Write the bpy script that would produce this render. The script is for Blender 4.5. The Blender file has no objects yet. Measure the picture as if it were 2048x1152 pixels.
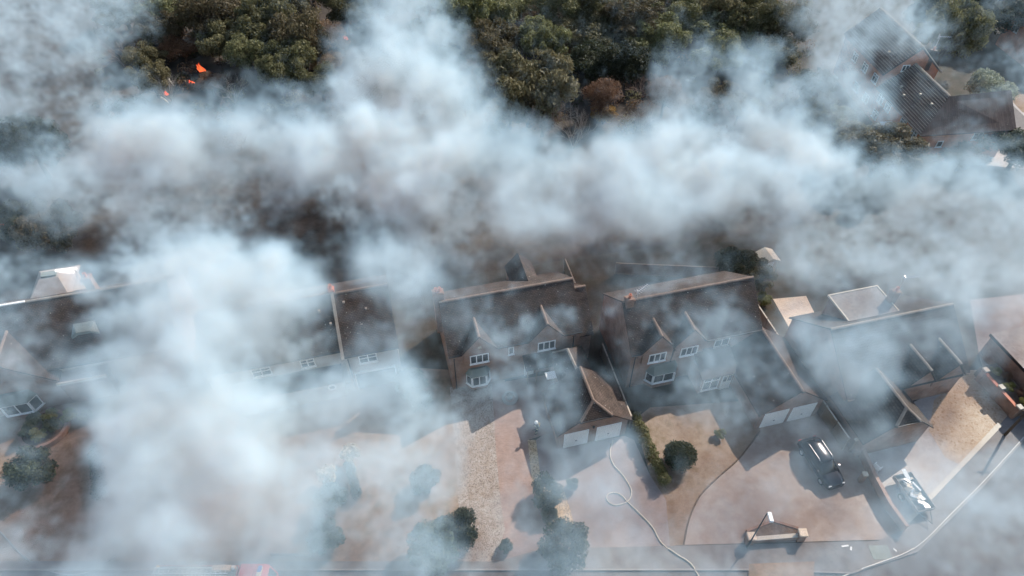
import bpy, math, random
import numpy as np
from mathutils import Vector

# ---------------------------------------------------------------- camera, sky, sun, exposure
scene = bpy.context.scene
CAM_H, PITCH, FOCAL = 52.0, math.radians(46.0), 24.0     # drone height (m), tilt below horizon, 35 mm-equivalent lens
cam_data = bpy.data.cameras.new('camera')
cam_data.sensor_width = 36.0
cam_data.lens = FOCAL
cam_data.clip_start, cam_data.clip_end = 1.0, 6000.0
cam = bpy.data.objects.new('camera', cam_data)
scene.collection.objects.link(cam)
cam.location = (0, 0, CAM_H)
cam.rotation_euler = (math.pi / 2 - PITCH, 0, 0)
scene.camera = cam

SUN_AZ, SUN_EL = math.radians(45.0), math.radians(37.0)  # sun stands behind the houses, to the right
world = bpy.data.worlds.new('World')
scene.world = world
world.use_nodes = True
wn = world.node_tree
bg = wn.nodes['Background']
sky = wn.nodes.new('ShaderNodeTexSky')
sky.sky_type = 'NISHITA'
sky.sun_disc = False
sky.sun_elevation = SUN_EL
sky.sun_rotation = SUN_AZ
sky.air_density, sky.dust_density, sky.ozone_density = 1.0, 1.2, 1.0
wn.links.new(sky.outputs[0], bg.inputs[0])
bg.inputs[1].default_value = 0.115
sun_data = bpy.data.lights.new('sun', 'SUN')
sun_data.energy = 4.2
sun_data.angle = math.radians(0.53)
sun_data.color = (1.0, 0.965, 0.91)
sun = bpy.data.objects.new('sun', sun_data)
scene.collection.objects.link(sun)
sdir = Vector((math.sin(SUN_AZ) * math.cos(SUN_EL), math.cos(SUN_AZ) * math.cos(SUN_EL), math.sin(SUN_EL)))
sun.rotation_euler = (-sdir).to_track_quat('-Z', 'Y').to_euler()
sun.location = sdir * 200
vs = scene.view_settings
vs.view_transform, vs.look, vs.exposure, vs.gamma = 'Standard', 'None', 0.55, 1.0
vs.use_curve_mapping = False
cy = scene.cycles
cy.max_bounces, cy.diffuse_bounces, cy.glossy_bounces = 6, 2, 2
cy.transmission_bounces, cy.transparent_max_bounces, cy.volume_bounces = 4, 8, 4
cy.volume_step_rate, cy.volume_max_steps = 3.0, 128
cy.caustics_reflective = cy.caustics_refractive = False
cy.use_adaptive_sampling = True
cy.adaptive_threshold = 0.04
try:
    cy.use_denoising = True
    cy.denoiser = 'OPENIMAGEDENOISE'
except Exception:
    pass

# ---------------------------------------------------------------- helpers
C = scene.collection
RND = random.Random(7)
_F = FOCAL / 36.0 * 2048


def at(u, v, z=0.0):
    """ground (or height z) point seen at a place of the 2048 x 1152 photograph"""
    x, y = (u - 1024) / _F, (576 - v) / _F
    c, s = math.cos(PITCH), math.sin(PITCH)
    t = (z - CAM_H) / (-s + c * y)
    return (x * t, (c + s * y) * t, z)


ROW = math.radians(14.0)                 # the row of houses is turned 14 degrees from the road
OX, OY = -5.46, 37.18
CR, SR = math.cos(ROW), math.sin(ROW)


def rw(x, y, z=0.0):
    """row coordinates (x along the house fronts, y backwards) to world"""
    return (OX + x * CR - y * SR, OY + x * SR + y * CR, z)


def wr(X, Y):
    dx, dy = X - OX, Y - OY
    return (dx * CR + dy * SR, -dx * SR + dy * CR)


OFF = {}


def tag(o, label=None, cat=None, group=None, kind=None):
    if label: o['label'] = label
    if cat: o['category'] = cat
    if group: o['group'] = group
    if kind: o['kind'] = kind
    return o


def empty(name, loc, rz=0.0, label=None, cat=None, group=None, off=(0, 0, 0)):
    o = bpy.data.objects.new(name, None)
    o.empty_display_size = 0.3
    C.objects.link(o)
    o.location = loc
    o.rotation_euler = (0, 0, rz)
    OFF[o.name] = off
    return tag(o, label, cat, group)


def row_empty(name, x, y, label, cat, group=None):
    """an Empty at row point (x, y), turned with the row; its parts are written in row coordinates"""
    return empty(name, rw(x, y), ROW, label, cat, group, off=(x, y, 0))


def auto_uv(me):
    nv = len(me.vertices)
    co = np.empty(nv * 3); me.vertices.foreach_get('co', co); co = co.reshape(-1, 3)
    nl = len(me.loops)
    li = np.empty(nl, dtype=np.int32); me.loops.foreach_get('vertex_index', li)
    npoly = len(me.polygons)
    nrm = np.empty(npoly * 3); me.polygons.foreach_get('normal', nrm); nrm = nrm.reshape(-1, 3)
    tot = np.empty(npoly, dtype=np.int32); me.polygons.foreach_get('loop_total', tot)
    n = np.repeat(nrm, tot, axis=0)
    t = np.stack([-n[:, 1], n[:, 0], np.zeros(len(n))], 1)
    ln = np.linalg.norm(t, axis=1)
    flat = ln < 0.05
    t[flat] = (1, 0, 0)
    t /= np.maximum(np.linalg.norm(t, axis=1), 1e-6)[:, None]
    b = np.cross(n, t)
    p = co[li]
    uv = np.stack([(p * t).sum(1), (p * b).sum(1)], 1)
    lay = me.uv_layers.new(name='UVMap')
    lay.data.foreach_set('uv', uv.astype(np.float32).ravel())


def mesh(name, vf, mat, parent=None, smooth=False, loc=None, rz=0.0):
    v, f = vf
    if parent is not None:
        off = OFF.get(parent.name, (0, 0, 0))
        v = [(a[0] - off[0], a[1] - off[1], a[2] - off[2]) for a in v]
    me = bpy.data.meshes.new(name)
    me.from_pydata([tuple(map(float, a)) for a in v], [], [tuple(a) for a in f])
    me.update()
    auto_uv(me)
    if smooth:
        me.polygons.foreach_set('use_smooth', [True] * len(me.polygons))
    if mat is not None:
        me.materials.append(mat)
    o = bpy.data.objects.new(name, me)
    C.objects.link(o)
    if parent is not None:
        o.parent = parent
        OFF[o.name] = OFF.get(parent.name, (0, 0, 0))
    if loc is not None:
        o.location = loc
        o.rotation_euler = (0, 0, rz)
    return o


def copy_tree(o, parent=None):
    c = o.copy()
    C.objects.link(c)
    c.parent = parent
    for ch in o.children:
        copy_tree(ch, c)
    return c


def join(*vfs):
    V, F = [], []
    for v, f in vfs:
        b = len(V)
        V += list(v)
        F += [tuple(i + b for i in q) for q in f]
    return V, F


def box(x0, x1, y0, y1, z0, z1):
    v = [(x0, y0, z0), (x1, y0, z0), (x1, y1, z0), (x0, y1, z0), (x0, y0, z1), (x1, y0, z1), (x1, y1, z1), (x0, y1, z1)]
    return v, [(0, 3, 2, 1), (4, 5, 6, 7), (0, 1, 5, 4), (1, 2, 6, 5), (2, 3, 7, 6), (3, 0, 4, 7)]


def bevel_box(x0, x1, y0, y1, z0, z1, b):
    poly = [(x0 + b, y0), (x1 - b, y0), (x1, y0 + b), (x1, y1 - b), (x1 - b, y1), (x0 + b, y1), (x0, y1 - b), (x0, y0 + b)]
    return prism_bevel(poly, z0, z1, b)


def prism(poly, z0, z1):
    n = len(poly)
    v = [(p[0], p[1], z0) for p in poly] + [(p[0], p[1], z1) for p in poly]
    f = [tuple(range(n - 1, -1, -1)), tuple(range(n, 2 * n))]
    f += [(i, (i + 1) % n, n + (i + 1) % n, n + i) for i in range(n)]
    return v, f


def prism_bevel(poly, z0, z1, b):
    n = len(poly)
    cx = sum(p[0] for p in poly) / n; cy_ = sum(p[1] for p in poly) / n

    def ins(p):
        dx, dy = p[0] - cx, p[1] - cy_
        l = math.hypot(dx, dy) or 1
        return (p[0] - dx / l * b, p[1] - dy / l * b)
    v = [(p[0], p[1], z0) for p in poly] + [(p[0], p[1], z1 - b) for p in poly] + [(*ins(p), z1) for p in poly]
    f = [tuple(range(n - 1, -1, -1)), tuple(range(2 * n, 3 * n))]
    for k in (0, n):
        f += [(k + i, k + (i + 1) % n, k + n + (i + 1) % n, k + n + i) for i in range(n)]
    return v, f


def ccw(poly):
    a = sum(poly[i][0] * poly[(i + 1) % len(poly)][1] - poly[(i + 1) % len(poly)][0] * poly[i][1] for i in range(len(poly)))
    return list(poly) if a > 0 else list(reversed(poly))


def shell(faces, t=0.14):
    """roof skin: top faces given as lists of points, thickened downwards, all edges closed"""
    idx, V, F = {}, [], []
    for fc in faces:
        r = []
        for p in fc:
            k = tuple(round(c, 3) for c in p)
            if k not in idx:
                idx[k] = len(V); V.append(k)
            r.append(idx[k])
        F.append(r)
    for r in F:                       # make every top face look up
        nz = 0
        for i in range(len(r)):
            a, b = V[r[i]], V[r[(i + 1) % len(r)]]
            nz += a[0] * b[1] - b[0] * a[1]
        if nz < 0:
            r.reverse()
    n = len(V)
    edges = {}
    for r in F:
        for i in range(len(r)):
            edges[(r[i], r[(i + 1) % len(r)])] = 1
    out = [tuple(r) for r in F] + [tuple(i + n for i in reversed(r)) for r in F]
    for (a, b) in edges:
        if (b, a) not in edges:
            out.append((a, a + n, b + n, b))
    return V + [(p[0], p[1], p[2] - t) for p in V], out


def extrude_x(prof, x0, x1):
    """closed profile of (y, z) swept from x0 to x1"""
    n = len(prof)
    v = [(x0, p[0], p[1]) for p in prof] + [(x1, p[0], p[1]) for p in prof]
    f = [tuple(range(n)), tuple(range(2 * n - 1, n - 1, -1))]
    f += [(i, n + i, n + (i + 1) % n, (i + 1) % n) for i in range(n)]
    return v, f


def extrude_y(prof, y0, y1):
    n = len(prof)
    v = [(p[0], y0, p[1]) for p in prof] + [(p[0], y1, p[1]) for p in prof]
    f = [tuple(range(n - 1, -1, -1)), tuple(range(n, 2 * n))]
    f += [(i, (i + 1) % n, n + (i + 1) % n, n + i) for i in range(n)]
    return v, f


def tube(path, r, n=6, cap=True):
    """tube along points; r is a radius or one radius per point"""
    P = [Vector(p) for p in path]
    R = r if isinstance(r, (list, tuple)) else [r] * len(P)
    V, F = [], []
    up = Vector((0, 0, 1))
    for i, p in enumerate(P):
        d = (P[min(i + 1, len(P) - 1)] - P[max(i - 1, 0)]).normalized()
        ref = up if abs(d.z) < 0.95 else Vector((1, 0, 0))
        a = d.cross(ref).normalized()
        b = a.cross(d)
        for k in range(n):
            w = 2 * math.pi * k / n
            V.append(tuple(p + a * (R[i] * math.cos(w)) + b * (R[i] * math.sin(w))))
    for i in range(len(P) - 1):
        for k in range(n):
            F.append((i * n + k, i * n + (k + 1) % n, (i + 1) * n + (k + 1) % n, (i + 1) * n + k))
    if cap:
        F.append(tuple(range(n - 1, -1, -1)))
        F.append(tuple(range((len(P) - 1) * n, len(P) * n)))
    return V, [tuple(reversed(q)) for q in F]


def lathe(prof, c, n=12):
    """(radius, z) profile turned about the vertical through c"""
    V, F = [], []
    for (r, z) in prof:
        for k in range(n):
            w = 2 * math.pi * k / n
            V.append((c[0] + r * math.cos(w), c[1] + r * math.sin(w), c[2] + z))
    m = len(prof)
    for i in range(m - 1):
        for k in range(n):
            F.append((i * n + k, i * n + (k + 1) % n, (i + 1) * n + (k + 1) % n, (i + 1) * n + k))
    F.append(tuple(range(n - 1, -1, -1)))
    F.append(tuple(range((m - 1) * n, m * n)))
    return V, F


def smooth_path(pts, k=6):
    P = [Vector(p) for p in pts]
    out = []
    for i in range(len(P) - 1):
        p0, p1, p2, p3 = P[max(i - 1, 0)], P[i], P[i + 1], P[min(i + 2, len(P) - 1)]
        for j in range(k):
            t = j / k
            out.append(0.5 * ((2 * p1) + (p2 - p0) * t + (2 * p0 - 5 * p1 + 4 * p2 - p3) * t * t + (3 * p1 - p0 - 3 * p2 + p3) * t ** 3))
    out.append(P[-1])
    return [tuple(p) for p in out]


def grid_frame(o, ux, uz, nn, xs, zs, solid, d0, d1):
    """one connected frame in a wall plane: cells of the xs/zs grid where solid(i, j) are bars, the others are open"""
    o, ux, uz, nn = Vector(o), Vector(ux), Vector(uz), Vector(nn)
    nx, nz = len(xs), len(zs)
    V, F = [], []
    for d in (d0, d1):
        for z in zs:
            for x in xs:
                V.append(tuple(o + ux * x + uz * z + nn * d))
    L = nx * nz
    S = {(i, j) for i in range(nx - 1) for j in range(nz - 1) if solid(i, j)}

    def vid(i, j, l): return l * L + j * nx + i
    for (i, j) in S:
        F.append((vid(i, j, 1), vid(i + 1, j, 1), vid(i + 1, j + 1, 1), vid(i, j + 1, 1)))
        F.append((vid(i, j + 1, 0), vid(i + 1, j + 1, 0), vid(i + 1, j, 0), vid(i, j, 0)))
        for (di, dj, a, b) in ((0, -1, (i, j), (i + 1, j)), (1, 0, (i + 1, j), (i + 1, j + 1)), (0, 1, (i + 1, j + 1), (i, j + 1)), (-1, 0, (i, j + 1), (i, j))):
            if (i + di, j + dj) not in S:
                F.append((vid(*a, 0), vid(*b, 0), vid(*b, 1), vid(*a, 1)))
    used = sorted({k for q in F for k in q})
    m = {k: n for n, k in enumerate(used)}
    return [V[k] for k in used], [tuple(m[k] for k in q) for q in F]


# ---------------------------------------------------------------- materials
def _nt(name):
    m = bpy.data.materials.new(name)
    m.use_nodes = True
    return m, m.node_tree, m.node_tree.nodes['Principled BSDF']


def mat_plain(name, col, rough=0.7, metal=0.0, var=0.12, scale=3.0, bump=0.0, spec=0.3):
    m, nt, b = _nt(name)
    b.inputs['Roughness'].default_value = rough
    b.inputs['Metallic'].default_value = metal
    b.inputs['Specular IOR Level'].default_value = spec
    tc = nt.nodes.new('ShaderNodeTexCoord')
    nz = nt.nodes.new('ShaderNodeTexNoise'); nz.inputs['Scale'].default_value = scale; nz.inputs['Detail'].default_value = 6
    nt.links.new(tc.outputs['Object'], nz.inputs['Vector'])
    mx = nt.nodes.new('ShaderNodeMix'); mx.data_type = 'RGBA'
    mx.inputs['A'].default_value = (*[c * (1 - var) for c in col], 1)
    mx.inputs['B'].default_value = (*[min(1, c * (1 + var)) for c in col], 1)
    nt.links.new(nz.outputs['Fac'], mx.inputs['Factor'])
    nt.links.new(mx.outputs['Result'], b.inputs['Base Color'])
    if bump:
        bp = nt.nodes.new('ShaderNodeBump'); bp.inputs['Strength'].default_value = bump; bp.inputs['Distance'].default_value = 0.05
        nt.links.new(nz.outputs['Fac'], bp.inputs['Height']); nt.links.new(bp.outputs['Normal'], b.inputs['Normal'])
    return m


def mat_patchy(name, cols, scales=(0.25, 1.7, 14.0), rough=0.9, bump=0.3, spec=0.15, speck=None):
    """ground-like surface: three colours mixed by noises of falling size; optional specks (colour, cell scale, amount)"""
    m, nt, b = _nt(name)
    b.inputs['Roughness'].default_value = rough
    b.inputs['Specular IOR Level'].default_value = spec
    tc = nt.nodes.new('ShaderNodeTexCoord')
    out = None
    for k, sc in enumerate(scales[:2]):
        nz = nt.nodes.new('ShaderNodeTexNoise'); nz.inputs['Scale'].default_value = sc; nz.inputs['Detail'].default_value = 8
        nz.inputs['Roughness'].default_value = 0.65
        nt.links.new(tc.outputs['Object'], nz.inputs['Vector'])
        rp = nt.nodes.new('ShaderNodeMapRange'); rp.inputs['From Min'].default_value = 0.38; rp.inputs['From Max'].default_value = 0.62
        nt.links.new(nz.outputs['Fac'], rp.inputs['Value'])
        mx = nt.nodes.new('ShaderNodeMix'); mx.data_type = 'RGBA'
        if out is None:
            mx.inputs['A'].default_value = (*cols[0], 1)
        else:
            nt.links.new(out, mx.inputs['A'])
        mx.inputs['B'].default_value = (*cols[k + 1], 1)
        nt.links.new(rp.outputs[0], mx.inputs['Factor'])
        out = mx.outputs['Result']
    nz = nt.nodes.new('ShaderNodeTexNoise'); nz.inputs['Scale'].default_value = scales[2]; nz.inputs['Detail'].default_value = 4
    nt.links.new(tc.outputs['Object'], nz.inputs['Vector'])
    mr = nt.nodes.new('ShaderNodeMapRange'); mr.inputs['To Min'].default_value = 0.72; mr.inputs['To Max'].default_value = 1.28
    nt.links.new(nz.outputs['Fac'], mr.inputs['Value'])
    mul = nt.nodes.new('ShaderNodeMix'); mul.data_type = 'RGBA'; mul.blend_type = 'MULTIPLY'; mul.inputs['Factor'].default_value = 1
    nt.links.new(out, mul.inputs['A']); nt.links.new(mr.outputs[0], mul.inputs['B'])
    out = mul.outputs['Result']
    if speck:
        vo = nt.nodes.new('ShaderNodeTexVoronoi'); vo.inputs['Scale'].default_value = speck[1]
        nt.links.new(tc.outputs['Object'], vo.inputs['Vector'])
        sp = nt.nodes.new('ShaderNodeSeparateColor'); nt.links.new(vo.outputs['Color'], sp.inputs[0])
        cm = nt.nodes.new('ShaderNodeMapRange'); cm.inputs['From Min'].default_value = 1 - speck[2]; cm.inputs['From Max'].default_value = 1 - speck[2] * 0.5
        nt.links.new(sp.outputs[0], cm.inputs['Value'])
        mx = nt.nodes.new('ShaderNodeMix'); mx.data_type = 'RGBA'; mx.inputs['B'].default_value = (*speck[0], 1)
        nt.links.new(out, mx.inputs['A']); nt.links.new(cm.outputs[0], mx.inputs['Factor'])
        out = mx.outputs['Result']
    nt.links.new(out, b.inputs['Base Color'])
    bp = nt.nodes.new('ShaderNodeBump'); bp.inputs['Strength'].default_value = bump; bp.inputs['Distance'].default_value = 0.06
    nt.links.new(nz.outputs['Fac'], bp.inputs['Height']); nt.links.new(bp.outputs['Normal'], b.inputs['Normal'])
    return m


def mat_brick(name, c1, c2, mortar, bw=0.225, bh=0.075, ms=0.012, rough=0.85, weather=0.35, bump=0.4, lichen=None):
    """brick or tile pattern laid in the face's own plane (UV in metres), with weather staining"""
    m, nt, b = _nt(name)
    b.inputs['Roughness'].default_value = rough
    b.inputs['Specular IOR Level'].default_value = 0.2
    tc = nt.nodes.new('ShaderNodeTexCoord')
    br = nt.nodes.new('ShaderNodeTexBrick')
    br.inputs['Scale'].default_value = 1.0
    br.inputs['Color1'].default_value = (*c1, 1); br.inputs['Color2'].default_value = (*c2, 1); br.inputs['Mortar'].default_value = (*mortar, 1)
    br.inputs['Mortar Size'].default_value = ms
    br.inputs['Brick Width'].default_value = bw; br.inputs['Row Height'].default_value = bh
    nt.links.new(tc.outputs['UV'], br.inputs['Vector'])
    nz = nt.nodes.new('ShaderNodeTexNoise'); nz.inputs['Scale'].default_value = 0.9; nz.inputs['Detail'].default_value = 8; nz.inputs['Roughness'].default_value = 0.7
    nt.links.new(tc.outputs['Object'], nz.inputs['Vector'])
    mr = nt.nodes.new('ShaderNodeMapRange'); mr.inputs['From Min'].default_value = 0.3; mr.inputs['From Max'].default_value = 0.7
    mr.inputs['To Min'].default_value = 1 - weather; mr.inputs['To Max'].default_value = 1 + weather
    nt.links.new(nz.outputs['Fac'], mr.inputs['Value'])
    mul = nt.nodes.new('ShaderNodeMix'); mul.data_type = 'RGBA'; mul.blend_type = 'MULTIPLY'; mul.inputs['Factor'].default_value = 1
    nt.links.new(br.outputs['Color'], mul.inputs['A']); nt.links.new(mr.outputs[0], mul.inputs['B'])
    out = mul.outputs['Result']
    if lichen:
        n2 = nt.nodes.new('ShaderNodeTexNoise'); n2.inputs['Scale'].default_value = 5.0; n2.inputs['Detail'].default_value = 3
        nt.links.new(tc.outputs['Object'], n2.inputs['Vector'])
        m2 = nt.nodes.new('ShaderNodeMapRange'); m2.inputs['From Min'].default_value = 0.695; m2.inputs['From Max'].default_value = 0.74
        nt.links.new(n2.outputs['Fac'], m2.inputs['Value'])
        mx = nt.nodes.new('ShaderNodeMix'); mx.data_type = 'RGBA'; mx.inputs['B'].default_value = (*lichen, 1)
        nt.links.new(out, mx.inputs['A']); nt.links.new(m2.outputs[0], mx.inputs['Factor'])
        out = mx.outputs['Result']
    nt.links.new(out, b.inputs['Base Color'])
    bp = nt.nodes.new('ShaderNodeBump'); bp.inputs['Strength'].default_value = bump; bp.inputs['Distance'].default_value = 0.02
    nt.links.new(br.outputs['Fac'], bp.inputs['Height']); bp.invert = True
    nt.links.new(bp.outputs['Normal'], b.inputs['Normal'])
    return m


def mat_leaf(name, c1, c2, c3, trans=0.35):
    """leaf clumps: colour varies leaf by leaf through the mesh's own 'tint' attribute and tree by tree"""
    m, nt, b = _nt(name)
    b.inputs['Roughness'].default_value = 0.6
    b.inputs['Specular IOR Level'].default_value = 0.25
    atn = nt.nodes.new('ShaderNodeAttribute'); atn.attribute_name = 'tint'
    rp = nt.nodes.new('ShaderNodeValToRGB')
    rp.color_ramp.elements[0].color = (*c1, 1)
    e = rp.color_ramp.elements.new(0.55); e.color = (*c2, 1)
    rp.color_ramp.elements[-1].color = (*c3, 1)
    nt.links.new(atn.outputs['Fac'], rp.inputs['Fac'])
    oi = nt.nodes.new('ShaderNodeObjectInfo')
    hs = nt.nodes.new('ShaderNodeHueSaturation')
    mh = nt.nodes.new('ShaderNodeMapRange'); mh.inputs['To Min'].default_value = 0.482; mh.inputs['To Max'].default_value = 0.515
    nt.links.new(oi.outputs['Random'], mh.inputs['Value']); nt.links.new(mh.outputs[0], hs.inputs['Hue'])
    mv = nt.nodes.new('ShaderNodeMapRange'); mv.inputs['To Min'].default_value = 0.7; mv.inputs['To Max'].default_value = 1.25
    nt.links.new(oi.outputs['Random'], mv.inputs['Value']); nt.links.new(mv.outputs[0], hs.inputs['Value'])
    nt.links.new(rp.outputs['Color'], hs.inputs['Color'])
    nt.links.new(hs.outputs['Color'], b.inputs['Base Color'])
    tr = nt.nodes.new('ShaderNodeBsdfTranslucent')
    nt.links.new(hs.outputs['Color'], tr.inputs['Color'])
    ms = nt.nodes.new('ShaderNodeMixShader'); ms.inputs[0].default_value = trans
    nt.links.new(b.outputs[0], ms.inputs[1]); nt.links.new(tr.outputs[0], ms.inputs[2])
    nt.links.new(ms.outputs[0], nt.nodes['Material Output'].inputs['Surface'])
    return m


def mat_emit(name, c1, c2, strength):
    m, nt, b = _nt(name)
    nt.nodes.remove(b)
    em = nt.nodes.new('ShaderNodeEmission')
    tc = nt.nodes.new('ShaderNodeTexCoord')
    nz = nt.nodes.new('ShaderNodeTexNoise'); nz.inputs['Scale'].default_value = 2.2; nz.inputs['Detail'].default_value = 5
    nt.links.new(tc.outputs['Object'], nz.inputs['Vector'])
    rp = nt.nodes.new('ShaderNodeValToRGB')
    rp.color_ramp.elements[0].position, rp.color_ramp.elements[1].position = 0.35, 0.65
    rp.color_ramp.elements[0].color = (*c1, 1); rp.color_ramp.elements[1].color = (*c2, 1)
    nt.links.new(nz.outputs['Fac'], rp.inputs['Fac']); nt.links.new(rp.outputs['Color'], em.inputs['Color'])
    em.inputs['Strength'].default_value = strength
    nt.links.new(em.outputs[0], nt.nodes['Material Output'].inputs['Surface'])
    return m


M = {}
M['tile'] = mat_brick('roof_tile_brown', (0.075, 0.055, 0.046), (0.105, 0.075, 0.06), (0.03, 0.024, 0.021), 0.24, 0.15, 0.014, 0.85, 0.45, 0.8, (0.42, 0.4, 0.34))
M['tile2'] = mat_brick('roof_tile_grey_brown', (0.075, 0.064, 0.057), (0.10, 0.084, 0.074), (0.034, 0.03, 0.028), 0.33, 0.24, 0.016, 0.85, 0.3, 0.6, (0.3, 0.28, 0.22))
M['tile_lane'] = mat_brick('roof_tile_interlocking', (0.10, 0.075, 0.066), (0.13, 0.10, 0.088), (0.07, 0.052, 0.046), 0.3, 5.0, 0.012, 0.8, 0.3, 0.3, (0.36, 0.34, 0.28))
M['ridge'] = mat_plain('ridge_tile', (0.21, 0.15, 0.115), 0.85, var=0.4, scale=4.0)
M['ridge_pale'] = mat_plain('ridge_tile_pale', (0.29, 0.25, 0.21), 0.85, var=0.35, scale=3.0)
M['brick'] = mat_brick('red_brown_brick', (0.25, 0.135, 0.092), (0.32, 0.175, 0.12), (0.30, 0.25, 0.21))
M['brick_lane'] = mat_brick('orange_brick', (0.48, 0.185, 0.095), (0.55, 0.225, 0.12), (0.44, 0.27, 0.19))
M['render'] = mat_plain('grey_render_wall', (0.42, 0.38, 0.34), 0.9, var=0.12, scale=1.2, bump=0.1)
M['upvc'] = mat_plain('white_plastic', (0.86, 0.87, 0.86), 0.35, var=0.04, scale=2.0)
M['door'] = mat_plain('white_painted_door', (0.85, 0.85, 0.81), 0.45, var=0.06, scale=1.0)
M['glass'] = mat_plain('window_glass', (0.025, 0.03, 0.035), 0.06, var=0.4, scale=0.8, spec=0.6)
M['gutter'] = mat_plain('dark_gutter', (0.035, 0.033, 0.033), 0.5, var=0.1)
M['lead'] = mat_plain('grey_green_lead', (0.20, 0.235, 0.215), 0.6, var=0.18, scale=2.5)
M['felt'] = mat_patchy('roofing_felt_pale', [(0.34, 0.295, 0.265), (0.29, 0.255, 0.235), (0.38, 0.335, 0.305)], (0.5, 3, 30))
M['felt_grey'] = mat_patchy('roofing_felt_grey', [(0.25, 0.235, 0.225), (0.21, 0.20, 0.195), (0.29, 0.27, 0.26)], (0.5, 3, 30))
M['clay'] = mat_plain('brown_clay_coping', (0.33, 0.22, 0.17), 0.85, var=0.3, scale=5)
M['tile_edge'] = mat_plain('pale_tile_edge', (0.62, 0.57, 0.52), 0.85, var=0.3, scale=2)
M['terracotta'] = mat_plain('terracotta_pot', (0.50, 0.20, 0.13), 0.8, var=0.2, scale=6)
M['metal'] = mat_plain('aluminium', (0.72, 0.73, 0.74), 0.35, 0.7, var=0.08, scale=3)
M['dark_metal'] = mat_plain('dark_grey_metal', (0.05, 0.055, 0.06), 0.5, 0.3, var=0.15)
M['stone'] = mat_plain('pale_coping_stone', (0.54, 0.49, 0.41), 0.85, var=0.15, scale=5, bump=0.2)
M['timber'] = mat_plain('weathered_fence_timber', (0.27, 0.22, 0.17), 0.9, var=0.3, scale=2.2, bump=0.2)
M['timber_pale'] = mat_plain('pale_timber', (0.5, 0.42, 0.33), 0.85, var=0.2, scale=3)
M['ground'] = mat_patchy('dry_earth', [(0.075, 0.068, 0.055), (0.058, 0.056, 0.042), (0.10, 0.086, 0.07)], (0.06, 0.5, 5.0))
M['scorched'] = mat_patchy('scorched_grass', [(0.06, 0.05, 0.043), (0.035, 0.032, 0.03), (0.09, 0.072, 0.058)], (0.05, 0.35, 3.0))
M['lawn'] = mat_patchy('parched_lawn', [(0.26, 0.182, 0.13), (0.205, 0.15, 0.098), (0.305, 0.232, 0.178)], (0.22, 1.3, 12.0))
M['lawn_grey'] = mat_patchy('parched_lawn_grey', [(0.25, 0.175, 0.13), (0.18, 0.145, 0.10), (0.30, 0.22, 0.165)], (0.22, 1.3, 12.0))
M['paver'] = mat_brick('pink_block_paving', (0.29, 0.203, 0.17), (0.345, 0.248, 0.208), (0.23, 0.17, 0.147), 0.2, 0.1, 0.007, 0.9, 0.16, 0.15)
M['paver2'] = mat_brick('rose_grey_block_paving', (0.29, 0.238, 0.218), (0.32, 0.265, 0.243), (0.25, 0.205, 0.19), 0.2, 0.1, 0.007, 0.9, 0.12, 0.15)
M['drive_buff'] = mat_patchy('buff_driveway', [(0.335, 0.265, 0.222), (0.295, 0.235, 0.20), (0.365, 0.298, 0.255)], (0.3, 1.6, 14.0), bump=0.12)
M['gravel'] = mat_patchy('mixed_gravel', [(0.37, 0.315, 0.275), (0.27, 0.205, 0.16), (0.40, 0.35, 0.315)], (0.5, 2.2, 34.0), bump=0.6, speck=((0.17, 0.13, 0.105), 21.0, 0.33))
M['stones'] = mat_patchy('golden_stones', [(0.52, 0.38, 0.24), (0.44, 0.32, 0.20), (0.58, 0.46, 0.32)], (0.8, 3.0, 18.0), bump=0.6, speck=((0.22, 0.16, 0.1), 15.0, 0.3))
M['sand'] = mat_patchy('raked_sand', [(0.47, 0.37, 0.275), (0.42, 0.315, 0.225), (0.50, 0.415, 0.325)], (0.25, 2.4, 9.0), bump=0.9, speck=((0.36, 0.265, 0.18), 7.0, 0.07))
M['concrete'] = mat_patchy('pale_concrete', [(0.43, 0.395, 0.37), (0.39, 0.355, 0.33), (0.47, 0.435, 0.40)], (0.2, 1.5, 14.0), bump=0.1)
M['patio'] = mat_patchy('cream_patio', [(0.70, 0.57, 0.43), (0.64, 0.51, 0.38), (0.74, 0.62, 0.49)], (0.6, 2.5, 10.0), bump=0.1)
M['asphalt'] = mat_patchy('old_asphalt', [(0.145, 0.138, 0.136), (0.125, 0.12, 0.12), (0.165, 0.158, 0.155)], (0.12, 1.0, 18.0), bump=0.15)
M['pavement'] = mat_patchy('asphalt_pavement', [(0.20, 0.185, 0.175), (0.175, 0.162, 0.155), (0.225, 0.208, 0.196)], (0.3, 1.4, 18.0), bump=0.12)
M['kerb'] = mat_plain('kerb_concrete', (0.27, 0.255, 0.24), 0.9, var=0.15, scale=2)
M['soil'] = mat_patchy('bark_soil', [(0.15, 0.105, 0.075), (0.11, 0.08, 0.06), (0.2, 0.15, 0.115)], (0.6, 2.5, 12.0), bump=0.6)
M['bark'] = mat_plain('tree_bark', (0.085, 0.066, 0.05), 0.95, var=0.35, scale=3, bump=0.3)
M['twig'] = mat_plain('bare_twig', (0.22, 0.155, 0.125), 0.9, var=0.35, scale=1.0)
M['twig_grey'] = mat_plain('dead_grey_wood', (0.28, 0.25, 0.22), 0.9, var=0.3, scale=1.0)
M['leaf_oak'] = mat_leaf('leaf_oak', (0.095, 0.098, 0.042), (0.17, 0.168, 0.075), (0.27, 0.25, 0.125))
M['leaf_olive'] = mat_leaf('leaf_olive', (0.095, 0.085, 0.04), (0.17, 0.148, 0.075), (0.25, 0.21, 0.12))
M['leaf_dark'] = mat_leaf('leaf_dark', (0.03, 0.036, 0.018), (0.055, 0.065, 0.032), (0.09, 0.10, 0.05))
M['leaf_tan'] = mat_leaf('leaf_tan', (0.15, 0.088, 0.04), (0.24, 0.145, 0.07), (0.34, 0.22, 0.12))
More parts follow.
